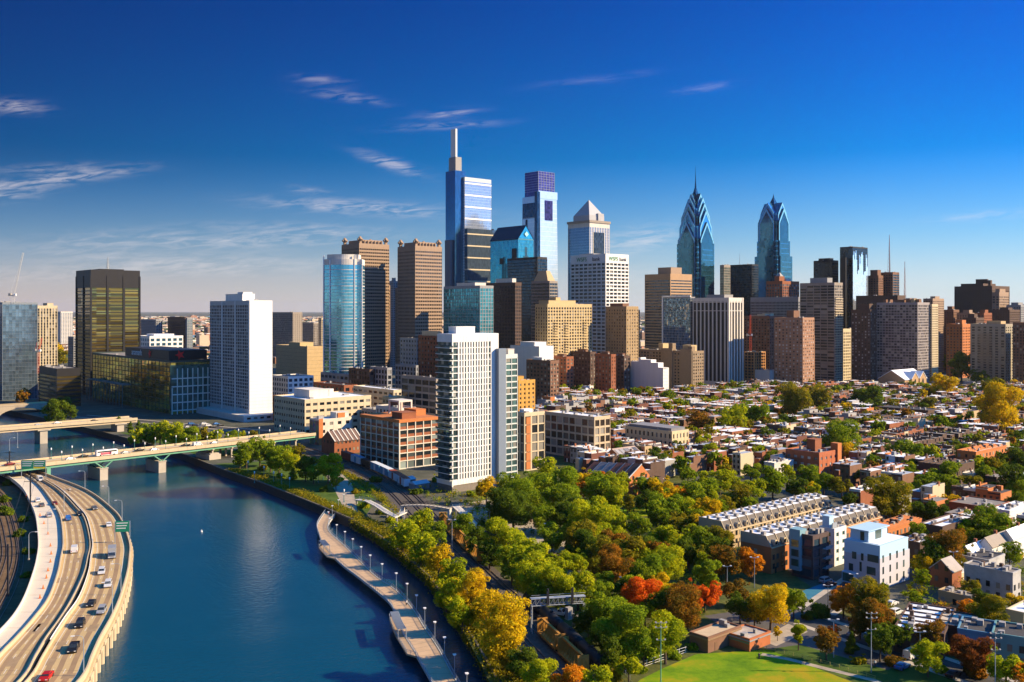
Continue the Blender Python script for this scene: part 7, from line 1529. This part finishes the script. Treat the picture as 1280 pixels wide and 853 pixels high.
for i, (px, ln, cn) in enumerate(((48,5,'silver'),(72,10,'white'),(118,5,'black'))):
    X = px-CX; c, s = math.cos(chh), math.sin(chh); ox, oy = ca[0]-s*ln, ca[1]+c*ln; t_ = (X*oy-F*ox)/(F*c-X*s); car('sedan', cn, ox+c*t_, oy+s*t_, ZB+.02, chh, '%s car on the plain concrete bridge behind' % cn, 'cars on the concrete bridge')
# bus
x, y = on_bridge(133, 8.5); r = thing('bus', 'white city bus with a red advertising panel crossing the green girder bridge', 'bus', (x,y,ZB+.02), bh)
mb = MB(); mb.box(-6.2,6.2,-1.3,1.3,.4,3.2); mb.box(-5.8,5.8,-1.2,1.2,3.2,3.4); mb.build('body', MWHITE, r); mb = MB(); mb.box(-4,2.5,-1.34,-1.31,.7,2.0); mb.build('advert_panel', M('advert_red', (.62,.10,.14), .5, .1), r)
mb = MB(); mb.box(-5.8,5.6,-1.33,-1.30,2.1,2.9); mb.build('side_window', MGLS, r); mb = MB(); mb.box(6.2,6.23,-1.1,1.1,1.2,2.8); mb.build('windscreen', MGLS, r)
for xx in (-4, 4):
    for s in (-1.25, 1.25): mb = MB(); mb.tube((xx,s-.1,.5),(xx,s+.1,.5),.5,.5,10); mb.build('wheel', MTYRE, r)
# parked cars by the playground street
for i, (px, py, cn, kd, lb) in enumerate(((1140,822,'white','van','white van parked under the rusty tree by the field'),(1128,836,'blue','sedan','blue car parked below the white van at the verge'),(1192,846,'black','sedan','black car parked in the shade below the maroon tree'),(1068,795,'silver','sedan','silver car behind the dark conical tree'),(1032,728,'silver','suv','silver car parked in front of the modern houses'),(1038,733,'dark red','sedan','dark car parked beside the silver one by the modern houses'),(1115,757,'white','sedan','white car at the kerb below the lavender modern house'),(1120,768,'white','suv','white car parked lower on the same kerb by the rusty trees'),(700,769,'white','pickup','white pickup truck parked under the signal gantry'))):
    x, y = W(px, py); car(kd, cn, x, y, .03, ANG+(.0 if i not in (8,) else -1.2), lb, 'parked cars')
# car park behind the bridge: many small cars
rr = random.Random(6)
for i in range(14):
    px, py = 208+i*5.2+rr.uniform(-1,1), 531+(i % 3)*2.0; x, y = W(px, py); o = car(rr.choice(['sedan','suv']), rr.choice(['white','silver','black','grey','blue']), x, y, .02, ANG, 'car in the crowded lot at the foot of the white slab tower', 'cars in the riverside lot')
# traffic cones on the ramp
cm_ = MB(); cm_.tube((0,0,.05),(0,0,1.0),.26,.06,8); cm_.box(-.35,.35,-.35,.35,0,.06); cme = cm_.mesh('cone', [M('cone_orange', (.75,.16,.03), .6, .03)])
for i, (px, py) in enumerate(((63,683),(64,693),(63,703),(60,714),(58,723),(54,736),(50,748),(55,655),(50,645),(60,668),(40,632),(33,622))):
    x, y = W(px, py, ZH); o = obj('traffic_cone', cme, None, (x,y,ZH)); o.scale = (1.3,1.3,1.3); tag(o, 'orange traffic cone on the pale ramp, %s from the bottom' % ORD[sorted([683,693,703,714,723,736,748,655,645,668,632,622], reverse=True).index(py)], 'cone', 'orange cones on the ramp')
# overhead signs
MSG = M('sign_green', (.01,.24,.13), .5, .04); MSY = M('sign_yellow', (.75,.55,.02), .5, .04)
def roadsign(label, px, py, z, wd, ht, rz, two):
    x, y = W(px, py, z); r = thing('overhead_sign', label, 'road sign', (x,y,z), rz); mb = MB()
    mb.box(-wd/2-.3,-wd/2-.05,-.1,.1,-z-3 if z < 0 else -5.5,ht); mb.box(wd/2+.05,wd/2+.3,-.1,.1,-5.5,ht); mb.build('post', MSTEEL, r)
    n = 2 if two else 1
    for k in range(n):
        a = -wd/2+k*wd/n; mb = MB(); mb.box(a+.05,a+wd/n-.05,-.15,-.05,0,ht); p = mb.build('sign_panel', MSG, r)
        mb = MB()
        for j in range(3): mb.box(a+.4,a+wd/n-.5-.4*j,-.165,-.152,ht*(.78-.24*j),ht*(.86-.24*j))
        mb.build('lettering_line', MWHITE, p)
        if two and k == 1: mb = MB(); mb.box(a+.05,a+wd/n-.05,-.16,-.153,.05,ht*.2); mb.build('exit_strip', MSY, p)
    return r
roadsign('pair of green overhead signs with a yellow strip where the expressway passes the bridge', 42, 586, 8.6, 12.5, 4.6, 0.05, True)
roadsign('single green overhead sign over the right edge of the expressway', 153, 665, 7.5, 5.2, 4.2, .15, False)
# lamps
for px, py, rz in ((80,640,0),(106,612,math.pi),(133,638,math.pi),(157,655,math.pi),(22,560,math.pi),(12,569,0),(158,745,math.pi),(150,775,math.pi),(112,848,math.pi),(60,668,0),(36,700,0)):
    k = min(range(len(E[4])), key=lambda q: math.dist(PIX(E[4][q][0], E[4][q][1], ZH)[:2], (px, py))) if px > 90 else None
    if k is not None: x, y = E[4][k][0], E[4][k][1]
    else: x, y = W(px, py, ZH)
    if py < 575: x, y, z = *W(px, py, ZB), ZB
    else: z = ZH
    arm_lamp(x, y, z, rz+.2, 'curved arm lamp')
MGL_ = M('green_lamp_paint', (.06,.22,.20), .5, .1)
a = MB(); a.tube((0,0,0),(0,0,5.2),.16,.10,6); a.box(-.25,.25,-.25,.25,0,.7); c = MB(); c.tube((0,0,5.2),(0,0,6.1),.30,.40,8); c.tube((0,0,6.1),(0,0,6.5),.42,.05,8)
ga, gc = a.mesh('pole', [MGL_]), c.mesh('lantern', [MWHITE])
i = 0
for px in range(64, 372, 13):
    x, y = on_bridge(px, .9 if i % 2 else 18); r = thing('bridge_lamp', '', 'lamp post', (x,y,ZB), 0, 'green lamps on the bridge'); obj('pole', ga, r); obj('lantern', gc, r); pend(r, 'green girder bridge lamp', x, y, ZB+5); i += 1
for px, py in ((318,604),(330,597),(342,604),(310,590),(362,612),(398,604),(404,600),(430,628),(352,607)):
    x, y = W(px, py); r = thing('park_lamp', '', 'lamp post', (x,y,0), 0, 'lamps of the riverside lawn'); obj('pole', ga, r); obj('lantern', gc, r); pend(r, 'green lawn lamp', x, y, 4)
# tall field light masts and utility poles
def flood(px, pyt, pyb, h, lab, mat):
    x, y = W(px, pyb); r = thing('light_mast', lab, 'light mast', (x,y,0)); mb = MB(); mb.tube((0,0,0),(0,0,h),.15,.10,8); mb.build('pole', mat, r)
    for k, z in enumerate((h-.2, h-1.4, h*.72)):
        mb = MB(); wd = 1.3 if k < 2 else 1.0; mb.box(-wd,wd,-.05,.05,z-.05,z+.05); mb.build('cross_arm', MSTEEL, r)
        for s in (-wd, 0, wd) if k < 2 else (-wd, wd): mb = MB(); mb.tube((s,-.1,z+.1),(s,-.4,z+.35),.16,.24,8); mb.build('floodlight', MECH, r)
    return r
flood(826, 790, 858, 16, 'green floodlight mast in front of the yellow green trees beside the sports field', MGREEN); flood(1089, 780, 841, 15.5, 'pale floodlight mast with two tiers of lamps by the rusty trees', MSTEEL); flood(1244, 808, 868, 15, 'pale floodlight mast in front of the blue painted row house', MSTEEL)
for px, pyt, pyb, lb in ((685,655,692,'T topped light pole standing among the lime green park trees'),(722,674,698,'double armed light pole left of the rust coloured park trees'),(780,722,748,'double armed light pole left of the bright red tree'),(909,708,735,'slim light pole right of the small red tree, left of two'),(943,697,735,'slim light pole right of the small red tree, right of two'),(1035,732,768,'white lamp pole beside the blue court'),(1067,718,745,'lamp pole in front of the lavender modern house'),(580,640,668,'light pole by the foot of the right footbridge ramp'),(565,650,690,'light pole left of the footbridge ramp'),(612,640,660,'light pole right of the footbridge ramp'),(1042,775,822,'curved lamp pole behind the rusty tree by the path'),(1150,790,835,'curved lamp pole beside the lime green tree at right'),(1192,690,728,'curved lamp pole behind the red gabled house')):
    x, y = W(px, pyb); h = (pyb-pyt)*y/F; r = thing('light_pole', lb, 'light pole', (x,y,0)); mb = MB(); mb.tube((0,0,0),(0,0,h),.14,.1,6); mb.build('pole', MSTEEL, r); mb = MB(); mb.box(-1.2,1.2,-.06,.06,h-.15,h); mb.build('arm', MSTEEL, r)
    for s in (-1.2, 1.2): mb = MB(); mb.box(s-.35,s+.35,-.2,.2,h,h+.25); mb.build('lamp_head', MWHITE, r)
# catenary poles of the rail yard
for px, pyb, h, lb in ((38,640,18,'dark catenary pole right of the yard tracks, furthest away'),(12,600,16,'dark catenary pole at the far left end of the yard'),(10,745,17,'dark catenary pole standing between the nearest yard tracks')):
    x, y = W(px, pyb); r = thing('catenary_pole', lb, 'pole', (x,y,0)); mb = MB(); mb.box(-.25,.25,-.25,.25,0,h)
    mb.build('pole', MDARK, r)
    for z in (h-1, h-4): mb = MB(); mb.box(-3,3,-.08,.08,z,z+.2); mb.build('cross_arm', MDARK, r)
for k in range(2):
    mb = MB(); P = [W(12,600),W(38,640),W(10,745)]; z = (15,17,16); q = []
    for a in range(2):
        for f in range(9): t = f/8; q.append((P[a][0]+(P[a+1][0]-P[a][0])*t+(k*4-2), P[a][1]+(P[a+1][1]-P[a][1])*t, z[a]+(z[a+1]-z[a])*t-4*t*(1-t)-k*3))
    mb.path(q, .05, 3); tag(mb.build('overhead_wire', MDARK), ('upper','lower')[k]+' overhead wire strung between the yard poles', 'wire')
# ---- footbridge over the railway
A_, B_ = W(500,632,5.5), W(562,636,5.5)
r = thing('footbridge', 'grey steel footbridge with railings arching over the railway', 'footbridge', (A_[0],A_[1],0), math.atan2(B_[1]-A_[1], B_[0]-A_[0])); Lf = math.dist(A_, B_)
mb = MB()
for k in range(12): x0, x1 = Lf*k/12, Lf*(k+1)/12; z0, z1 = 5.3+.9*math.sin(math.pi*k/12), 5.3+.9*math.sin(math.pi*(k+1)/12); mb.extr([(x0,z0-.5),(x1,z1-.5),(x1,z1),(x0,z0)], 'y', 0, 3.2)
fixn(mb.build('deck', MCONC, r))
for y0 in (0, 3.2):
    mb = MB(); P = [(Lf*k/12,y0,6.5+.9*math.sin(math.pi*k/12)) for k in range(13)]; mb.path(P, .09, 4); mb.path([(x,y,z-.6) for x, y, z in P], .05, 4)
    for x, y, z in P: mb.tube((x,y,z-1.2),(x,y,z),.06,None,4)
    for (a, b) in zip(P[:-1], P[1:]): mb.tube((a[0],a[1],a[2]-1.2), b, .05, None, 4)
    mb.build('railing', MDARK, r)
for x in (.6, Lf-.6): mb = MB(); mb.box(x-.5,x+.5,.3,2.9,-.2,5.2); mb.build('pier', PALE, r)
def ramp(label, pts, zs, wd):
    P = [W(x,y,z) for (x, y), z in zip(pts, zs)]; r = thing('footbridge_ramp', label, 'ramp'); A = offs(P,-wd/2); Bq = offs(P,wd/2); mb = MB(); slab(mb, A, Bq, [z-.4 for z in zs], list(zs)); mb.build('deck', PALE, r)
    for S in (A, Bq): mb = MB(); Q = [(x,y,z+1.1) for (x, y), z in zip(S, zs)]; mb.path(Q, .08, 4); mb.path([(x,y,z-.5) for x, y, z in Q], .05, 4); [mb.tube((x,y,z-1.1),(x,y,z),.06,None,4) for x, y, z in Q]; mb.build('railing', MSTEEL, r)
    for (x, y), z in zip(P, zs):
        if z > 1.2: mb = MB(); mb.box(x-.35,x+.35,y-.35,y+.35,-.2,z-.4); mb.build('column', PALE, r)
ramp('pale concrete ramp on columns climbing from the riverside to the footbridge', [(446,624),(460,626),(472,632),(484,640),(496,646),(505,640)], [2.4,3.2,4.0,4.6,5.0,5.3], 3)
ramp('straight pale ramp dropping from the footbridge into the park', [(570,633),(578,640),(590,652),(602,664)], [5.2,4.2,2.4,.6], 3.4)
# ---- signal gantry
A_, B_ = W(664,756,8.5), W(732,752,8.5); r = thing('signal_gantry', 'grey truss signal gantry spanning the railway between the trees', 'gantry', (A_[0],A_[1],0), math.atan2(B_[1]-A_[1], B_[0]-A_[0])); Lg = math.dist(A_, B_); mb = MB()
for y0 in (0, 1.6):
    for z in (8.0, 10.0): mb.tube((0,y0,z),(Lg,y0,z),.14,None,4)
    for k in range(12): mb.tube((Lg*k/12,y0,8.0),(Lg*(k+1)/12,y0,10.0),.08,None,4); mb.tube((Lg*k/12,y0,8),(Lg*k/12,y0,10),.06,None,4)
mb.build('truss', MSTEEL, r); mb = MB(); mb.box(0,Lg,.2,1.4,9.95,10.1); mb.path([(0,0,11.1),(Lg,0,11.1)], .05, 4); mb.build('walkway', MSTEEL, r)
for x in (.3, Lg-.3):
    mb = MB()
    for y0 in (0, 1.6): mb.tube((x,y0,0),(x,y0,8),.16,None,5)
    for k in range(5): mb.tube((x,0,k*1.6),(x,1.6,k*1.6+1.6),.07,None,4)
    mb.build('tower_leg', MSTEEL, r)
for f in (.3, .75): mb = MB(); mb.box(Lg*f-.35,Lg*f+.35,-.5,-.1,8.2,12.4); mb.tube((Lg*f,-.3,12.4),(Lg*f,-.3,12.9),.3,.3,8); mb.build('signal_head', MDARK, r)
# ---- trackside tanks
for i, (px, py, lb) in enumerate(((711,774,'slim grey cabinet beside the white pickup truck'),(722,782,'wider grey cabinet at the foot of the gantry leg'))):
    x, y = W(px, py); r = thing('equipment_cabinet', lb, 'cabinet', (x,y,0), .6); mb = MB(); mb.box(-.9-i*.5,.9+i*.5,-.8,.8,.2,3.6); mb.build('housing', MECH, r); mb = MB(); mb.box(-1-i*.5,1+i*.5,-.9,.9,0,.2); mb.build('plinth', MCONC, r); mb = MB(); mb.box(-.4,.4,-.86,-.8,.4,2.8); mb.build('door', GRY, r)
# ---- trains
def along_rail(o_, px):
    P = offs(railc, o_); return min(range(len(P)), key=lambda k: abs(PIX(P[k][0], P[k][1], 1)[0]-px)), P
def wagon(kind, x, y, h, mat, label, L_=15, mat2=None):
    r = thing({'box':'boxcar','hop':'hopper_wagon','tank':'tank_wagon','beam':'flat_wagon'}[kind], label, 'rail wagon', (x,y,.3), h, 'freight train wagons'); hl = L_/2; r.scale = (1, 1.12, 1.15)
    for s in (-hl+2, hl-2):
        mb = MB(); mb.box(s-1.3,s+1.3,-1,1,.35,.8)
        for a in (-.9, .9):
            for q in (-.8, .8): mb.tube((s+a,q-.08,.45),(s+a,q+.08,.45),.45,None,10)
        mb.build('bogie', MDARK, r)
    if kind == 'box':
        mb = MB(); mb.box(-hl,hl,-1.5,1.5,.9,4.4); mb.build('body', mat, r); mb = MB(); mb.box(-hl,hl,-1.55,1.55,4.4,4.55); mb.build('roof', mat2 or mat, r)
        mb = MB(); [mb.box(-hl+.3+k*1.1,-hl+.42+k*1.1,-1.56,-1.5,.9,4.4) for k in range(int(L_/1.1))]; mb.build('side_rib', mat, r); mb = MB(); mb.box(-1.4,1.4,-1.6,-1.53,1,4.2); mb.build('door', mat2 or mat, r)
    elif kind == 'hop':
        mb = MB(); mb.extr([(-hl,4.2),(-hl+.8,1.4),(hl-.8,1.4),(hl,4.2)], 'y', -1.5, 1.5); mb.build('body', mat, r)
        for k in range(3): mb = MB(); mb.frust(.8,.8,.5,3,2.4,1.5,-hl+3+k*(L_-6)/2); mb.build('hopper_chute', mat, r)
        mb = MB(); mb.box(-hl,hl,-.5,.5,4.2,4.35); mb.build('roof_hatch', MDARK, r)
    elif kind == 'tank':
        mb = MB(); mb.tube((-hl+.5,0,2.5),(hl-.5,0,2.5),1.45,None,16); mb.tube((-hl,0,2.5),(-hl+.5,0,2.5),.7,1.45,16); mb.tube((hl-.5,0,2.5),(hl,0,2.5),1.45,.7,16); o = mb.build('tank', mat, r)
        for p in o.data.polygons: p.use_smooth = len(p.vertices) == 4
        mb = MB(); mb.tube((0,0,3.8),(0,0,4.4),.5,None,10); mb.box(-1.2,1.2,-.6,.6,3.95,4.02); mb.build('dome', MDARK, r); mb = MB(); mb.box(-hl,hl,-1.2,1.2,.8,1.05); mb.build('underframe', MDARK, r)
    else:
        mb = MB(); mb.box(-hl,hl,-1.4,1.4,.8,1.2); mb.build('deck', mat, r)
        for s in (-hl+.2, hl-.2): mb = MB(); mb.box(s-.15,s+.15,-1.4,1.4,1.2,4.4); mb.build('bulkhead', mat, r)
        mb = MB(); mb.box(-hl,hl,-.3,.3,4.0,4.4)
        for k in range(9): x_ = -hl+L_*k/8; mb.box(x_-.1,x_+.1,-.25,.25,1.2,4.0); [mb.tube((x_,s*.25,4.0),(x_,s*1.3,1.2),.08,None,4) for s in (-1, 1)]
        mb.build('centre_beam', mat, r)
    return r
WB = M('boxcar_blue', (.10,.30,.48), .6, .12, .5); WW = M('boxcar_white', (.62,.66,.70), .6, .12, .5); WR = M('boxcar_red', (.30,.06,.03), .7, .15, .5); WBK = M('wagon_black', (.02,.02,.022), .45, .2, .5); WY = M('rusty_yellow', (.42,.20,.035), .8, .25, .6)
P = offs(railc, -2.6); dist = [0.0]
for a, b in zip(P[:-1], P[1:]): dist.append(dist[-1]+math.dist(a, b))
def at_d(P, dist, d):
    for k in range(len(dist)-1):
        if dist[k+1] >= d: t = (d-dist[k])/(dist[k+1]-dist[k]); return P[k][0]+(P[k+1][0]-P[k][0])*t, P[k][1]+(P[k+1][1]-P[k][1])*t, math.atan2(P[k+1][1]-P[k][1], P[k+1][0]-P[k][0])
    return None
def d_of(P, dist, px):
    k = min(range(len(P)), key=lambda q: abs(PIX(P[q][0], P[q][1], 2)[0]-px)); return dist[k]
d0 = d_of(P, dist, 436)
TRN = [('box',WR,None,'dark red boxcar at the rear of the freight train by the lawn'),('box',WW,WB,'white boxcar with blue roof below the red brick grid office'),('hop',WBK,None,'black hopper wagon between white and blue boxcars'),('box',WB,WW,'blue boxcar with white roof, first after the black hopper'),('box',WB,WW,'blue boxcar with white roof, second after the black hopper'),('box',WW,WR,'white boxcar with red striped roof just before the footbridge'),('box',WW,WR,'white boxcar with red striped roof under the footbridge')]
for i, (kd, m1, m2, lb) in enumerate(TRN):
    q = at_d(P, dist, d0+i*16.2); wagon(kd, q[0], q[1], q[2], m1, lb, 15, m2)
d1 = d_of(P, dist, 556)
for i in range(4):
    q = at_d(P, dist, d1+i*17.5); wagon('beam', q[0], q[1], q[2], WY, 'rusty yellow centre beam wagon behind the golden bank trees, %s from the footbridge' % ORD[i], 16.5)
d2 = d_of(P, dist, 668)
for i in range(4):
    q = at_d(P, dist, d2+i*15.5); wagon('tank', q[0], q[1], q[2], WBK, 'black tank wagon below the signal gantry, %s from the gantry' % ORD[i], 14.5)
P2_ = offs(railc, 2.2); ds2 = [0.0]
for a, b in zip(P2_[:-1], P2_[1:]): ds2.append(ds2[-1]+math.dist(a, b))
d3 = d_of(P2_, ds2, 688)
for i in range(2):
    q = at_d(P2_, ds2, d3+i*17); wagon('beam', q[0], q[1], q[2], WY, 'rusty yellow centre beam wagon beside the black tank wagons, %s of two' % ('farther','nearer')[i], 15)
# ---- fence along field, picnic shelter roof, people on the boardwalk
def fence(label, pts, h, mat, step=2.6):
    P = [W(*p) for p in pts]; r = thing('fence', label, 'fence'); mb = MB()
    for z in (h, h*.5, .2): mb.path([(x,y,z) for x, y in P], .04, 4)
    mb.build('rail', mat, r); mb = MB()
    for x, y, q in lin(P, step): mb.tube((x,y,0),(x,y,h+.1),.06,None,5)
    tag(mb.build('posts', mat, r), kind='stuff')
fence('low yellowish rail fence between the footpath and the playground', [(958,812),(1000,822),(1045,834),(1095,850)], .9, M('yellow_rail', (.52,.40,.12), .7, .1))
fence('white rail fence between the sports field and the bushes', [(800,836),(828,826),(858,816)], 1.6, MWHITE); fence('chain fence between the railway and the park', [(640,690),(690,742),(735,790),(790,853)], 1.8, MSTEEL, 3.5)
for i, (px, py, wd, lb) in enumerate(((508,606,4,'low shed with pale blue roof beside the freight train'),(524,611,4.5,'pale canopy roof beside the riverside tower car park'))):
    x, y = W(px, py); r = thing('shed', lb, 'shed', (x,y,0), ANG); mb = MB(); mb.box(-wd,wd,-3,3,0,3); mb.build('wall', GRY, r); mb = MB(); mb.extr([(-3.4,3),(3.4,3),(0,4.4)], 'x', -wd-.3, wd+.3); mb.build('roof', M('pale_blue_roof', (.45,.55,.62), .6, .1), r)
def person(px, py, z, cloth, label, zr=0):
    """standing walker: one skinned body, hair and clothing in their own meshes"""
    x, y = W(px, py, z); r = thing('person', label, 'person', (x,y,z), zr)
    V_ = [((0,0,.95),.15),((0,0,1.15),.15),((0,0,1.38),.17),((0,0,1.50),.06),((0,.02,1.62),.10),((0,.02,1.74),.085),((.20,0,1.40),.06),((.26,.02,1.12),.05),((.25,.10,.88),.04),((-.20,0,1.40),.06),((-.26,-.02,1.12),.05),((-.25,.06,.88),.04),((.10,.0,.90),.10),((.11,.08,.50),.075),((.11,.0,.06),.05),((.11,.16,.03),.04),((-.10,.0,.90),.10),((-.11,.02,.50),.075),((-.11,-.14,.06),.05),((-.11,.02,.03),.04)]
    Ed = [(0,1),(1,2),(2,3),(3,4),(4,5),(2,6),(6,7),(7,8),(2,9),(9,10),(10,11),(0,12),(12,13),(13,14),(14,15),(0,16),(16,17),(17,18),(18,19)]
    me = bpy.data.meshes.new('body'); me.from_pydata([v for v, _ in V_], Ed, []); o = obj('body', me, r); me.materials.append(M('skin', (.45,.27,.18), .7, .05))
    md = o.modifiers.new('skin', 'SKIN'); 
    for i, (_, q) in enumerate(V_): me.skin_vertices[0].data[i].radius = (q, q)
    me.skin_vertices[0].data[0].use_root = True; o.modifiers.new('sub', 'SUBSURF').levels = 1
    mb = MB(); mb.tube((0,0,.92),(0,0,1.48),.20,.17,10); mb.tube((.2,0,1.42),(.27,.02,1.0),.085,.07,8); mb.tube((-.2,0,1.42),(-.27,0,1.0),.085,.07,8); mb.build('jacket', M('cloth_'+cloth[0], cloth[1], .9, .1), r)
    mb = MB(); mb.tube((.1,0,.98),(.11,.08,.50),.125,.10,8); mb.tube((.11,.08,.5),(.11,0,.1),.10,.08,8); mb.tube((-.1,0,.98),(-.11,.02,.5),.125,.10,8); mb.tube((-.11,.02,.5),(-.11,-.13,.1),.10,.08,8); mb.build('trousers', M('cloth_dark', (.03,.03,.04), .9, .1), r)
    mb = MB(); mb.tube((0,.0,1.66),(0,-.01,1.82),.115,.07,10); mb.build('hair', M('hair_brown', (.03,.02,.012), .8, .1), r)
for px, py, c, lb in ((430,681,('navy',(.03,.04,.09)),'walker in dark clothes on the boardwalk just past the first overlook'),(411,645,('red',(.40,.04,.03)),'walker in a red top near the far bend of the boardwalk'),(508,757,('white',(.7,.7,.68)),'walker in a white top in the middle of the boardwalk')): person(px, py, ZW+.01, c, lb)
for px, py, c, lb in ((779,640,('navy',),'person in dark jacket standing on the small park meadow, left of two'),(792,641,('red',),'person in red jacket standing on the small park meadow, right of two'),(949,824,('navy',),'person in dark jacket standing at the corner of the brick annex'),(1094,833,('white',),'person in pale top walking near the pale floodlight mast')): person(px, py, .02, c if len(c) > 1 else (c[0], (0,0,0)), lb)
# floating buoy
x, y = W(252,665,-4); r = thing('buoy', 'tiny white buoy floating in the middle of the river', 'buoy', (x,y,-4)); mb = MB(); mb.tube((0,0,-.2),(0,0,.5),.5,.4,10); mb.tube((0,0,.5),(0,0,1.1),.12,.08,6); mb.build('float', MWHITE, r)
# ================================================================== LABELS OF REPEATS
LAND += [('the field house',895,785),('the brick annex',935,800),('the brick school',1018,580),('the brown church',1130,475),('the footbridge',532,636),('the signal gantry',698,755),('the riverside tower',590,600),('the near mansard terrace',1010,690),('the lavender modern house',1098,700),('the red gabled house',1180,726),('the gridded stone lofts',722,555),('the cream block',822,552),('the blank white wall',808,485),('the striped tower',898,470),('the big grey slab',1140,430),('the blue painted houses',1245,812),('the green floodlight mast',826,825),('the right floodlight mast',1244,840),('the white slab tower',305,520),('the mural building',392,550),('the red brick grid office',500,560),('the brown brick tower',994,470),('the grey balcony block',1240,450),('the orange gable wall',798,608),('the park meadow',792,640),('the overhead green sign',153,665),('the first overlook',418,690),('the second overlook',505,790),('the long black wall',1135,520),('the skylit house row',782,575),('the six striped roofs',1155,775),('the white gabled houses',1230,685),('the bright red tree',800,742),('the tall golden tree',1152,700),('the blue court',1022,755),('the bridge bus',133,563),('the dark blue glass tower',25,470),('the stained stucco house',1240,725)]
def rel(px, py, l):
    dx, dy = px-l[1], py-l[2]
    if abs(dx) >= abs(dy): return 'left of' if dx < 0 else 'right of'
    return 'beyond' if dy < 0 else 'in front of'
def label_pending():
    grp = {}
    for o, desc, px, py in PEND:
        best = min(LAND, key=lambda l: math.hypot(px-l[1], py-l[2])); grp.setdefault((desc, best[0], rel(px, py, best)), []).append((math.hypot(px-best[1], py-best[2]), o))
    for (desc, ln, rl), L_ in grp.items():
        L_.sort(key=lambda q: q[0])
        for i, (_, o) in enumerate(L_): o['label'] = (f'{desc} {rl} {ln}' if len(L_) == 1 else f'{desc} {rl} {ln}, {words(i)} to it')
label_pending()
# rows of houses: row named by the nearest landmark, house by colour and place in the row
rg = {}
for lst in ROWS:
    mx_, my_ = sum(h[4] for h in lst)/len(lst), sum(h[5] for h in lst)/len(lst); px, py = PIX(mx_, my_, 5)
    best = min(LAND, key=lambda l: math.hypot(px-l[1], py-l[2])); rg.setdefault((best[0], rel(px, py, best)), []).append((math.hypot(px-best[1], py-best[2]), lst))
for (ln, rl), LL in rg.items():
    LL.sort(key=lambda q: q[0])
    for j, (_, lst) in enumerate(LL):
        for i, (o, ci, ri, H, _, _) in enumerate(lst):
            rw = '' if len(LL) == 1 else words(j)+' '
            lb = f'{HBN[ci]} {HRN[ri]}-roofed house, {ORD[i]} from left, {rw}row {rl} {ln}'
            o['label'] = lb if len(lb.split()) <= 16 else f'{HBN[ci]} {HRN[ri]}-roofed house, {ORD[i]} along {rw}row {rl} {ln}'


# ------------------------------------------------------------------ thin autumn haze: one closed box of even air round the whole scene
hm = bpy.data.materials.new('haze'); hm.use_nodes = True; ht = hm.node_tree; ht.nodes.clear()
ho = ht.nodes.new('ShaderNodeOutputMaterial'); hv_ = ht.nodes.new('ShaderNodeVolumePrincipled'); hv_.inputs['Density'].default_value = HAZE; hv_.inputs['Color'].default_value = (.80, .86, .95, 1); hv_.inputs['Anisotropy'].default_value = .2
ht.links.new(hv_.outputs[0], ho.inputs['Volume'])
mb = MB(); mb.box(-FAR-500, FAR+500, -600, FAR+500, -11, 420); tag(mb.build('haze', hm), 'thin pale autumn haze filling the air out to the horizon', 'haze', kind='stuff')
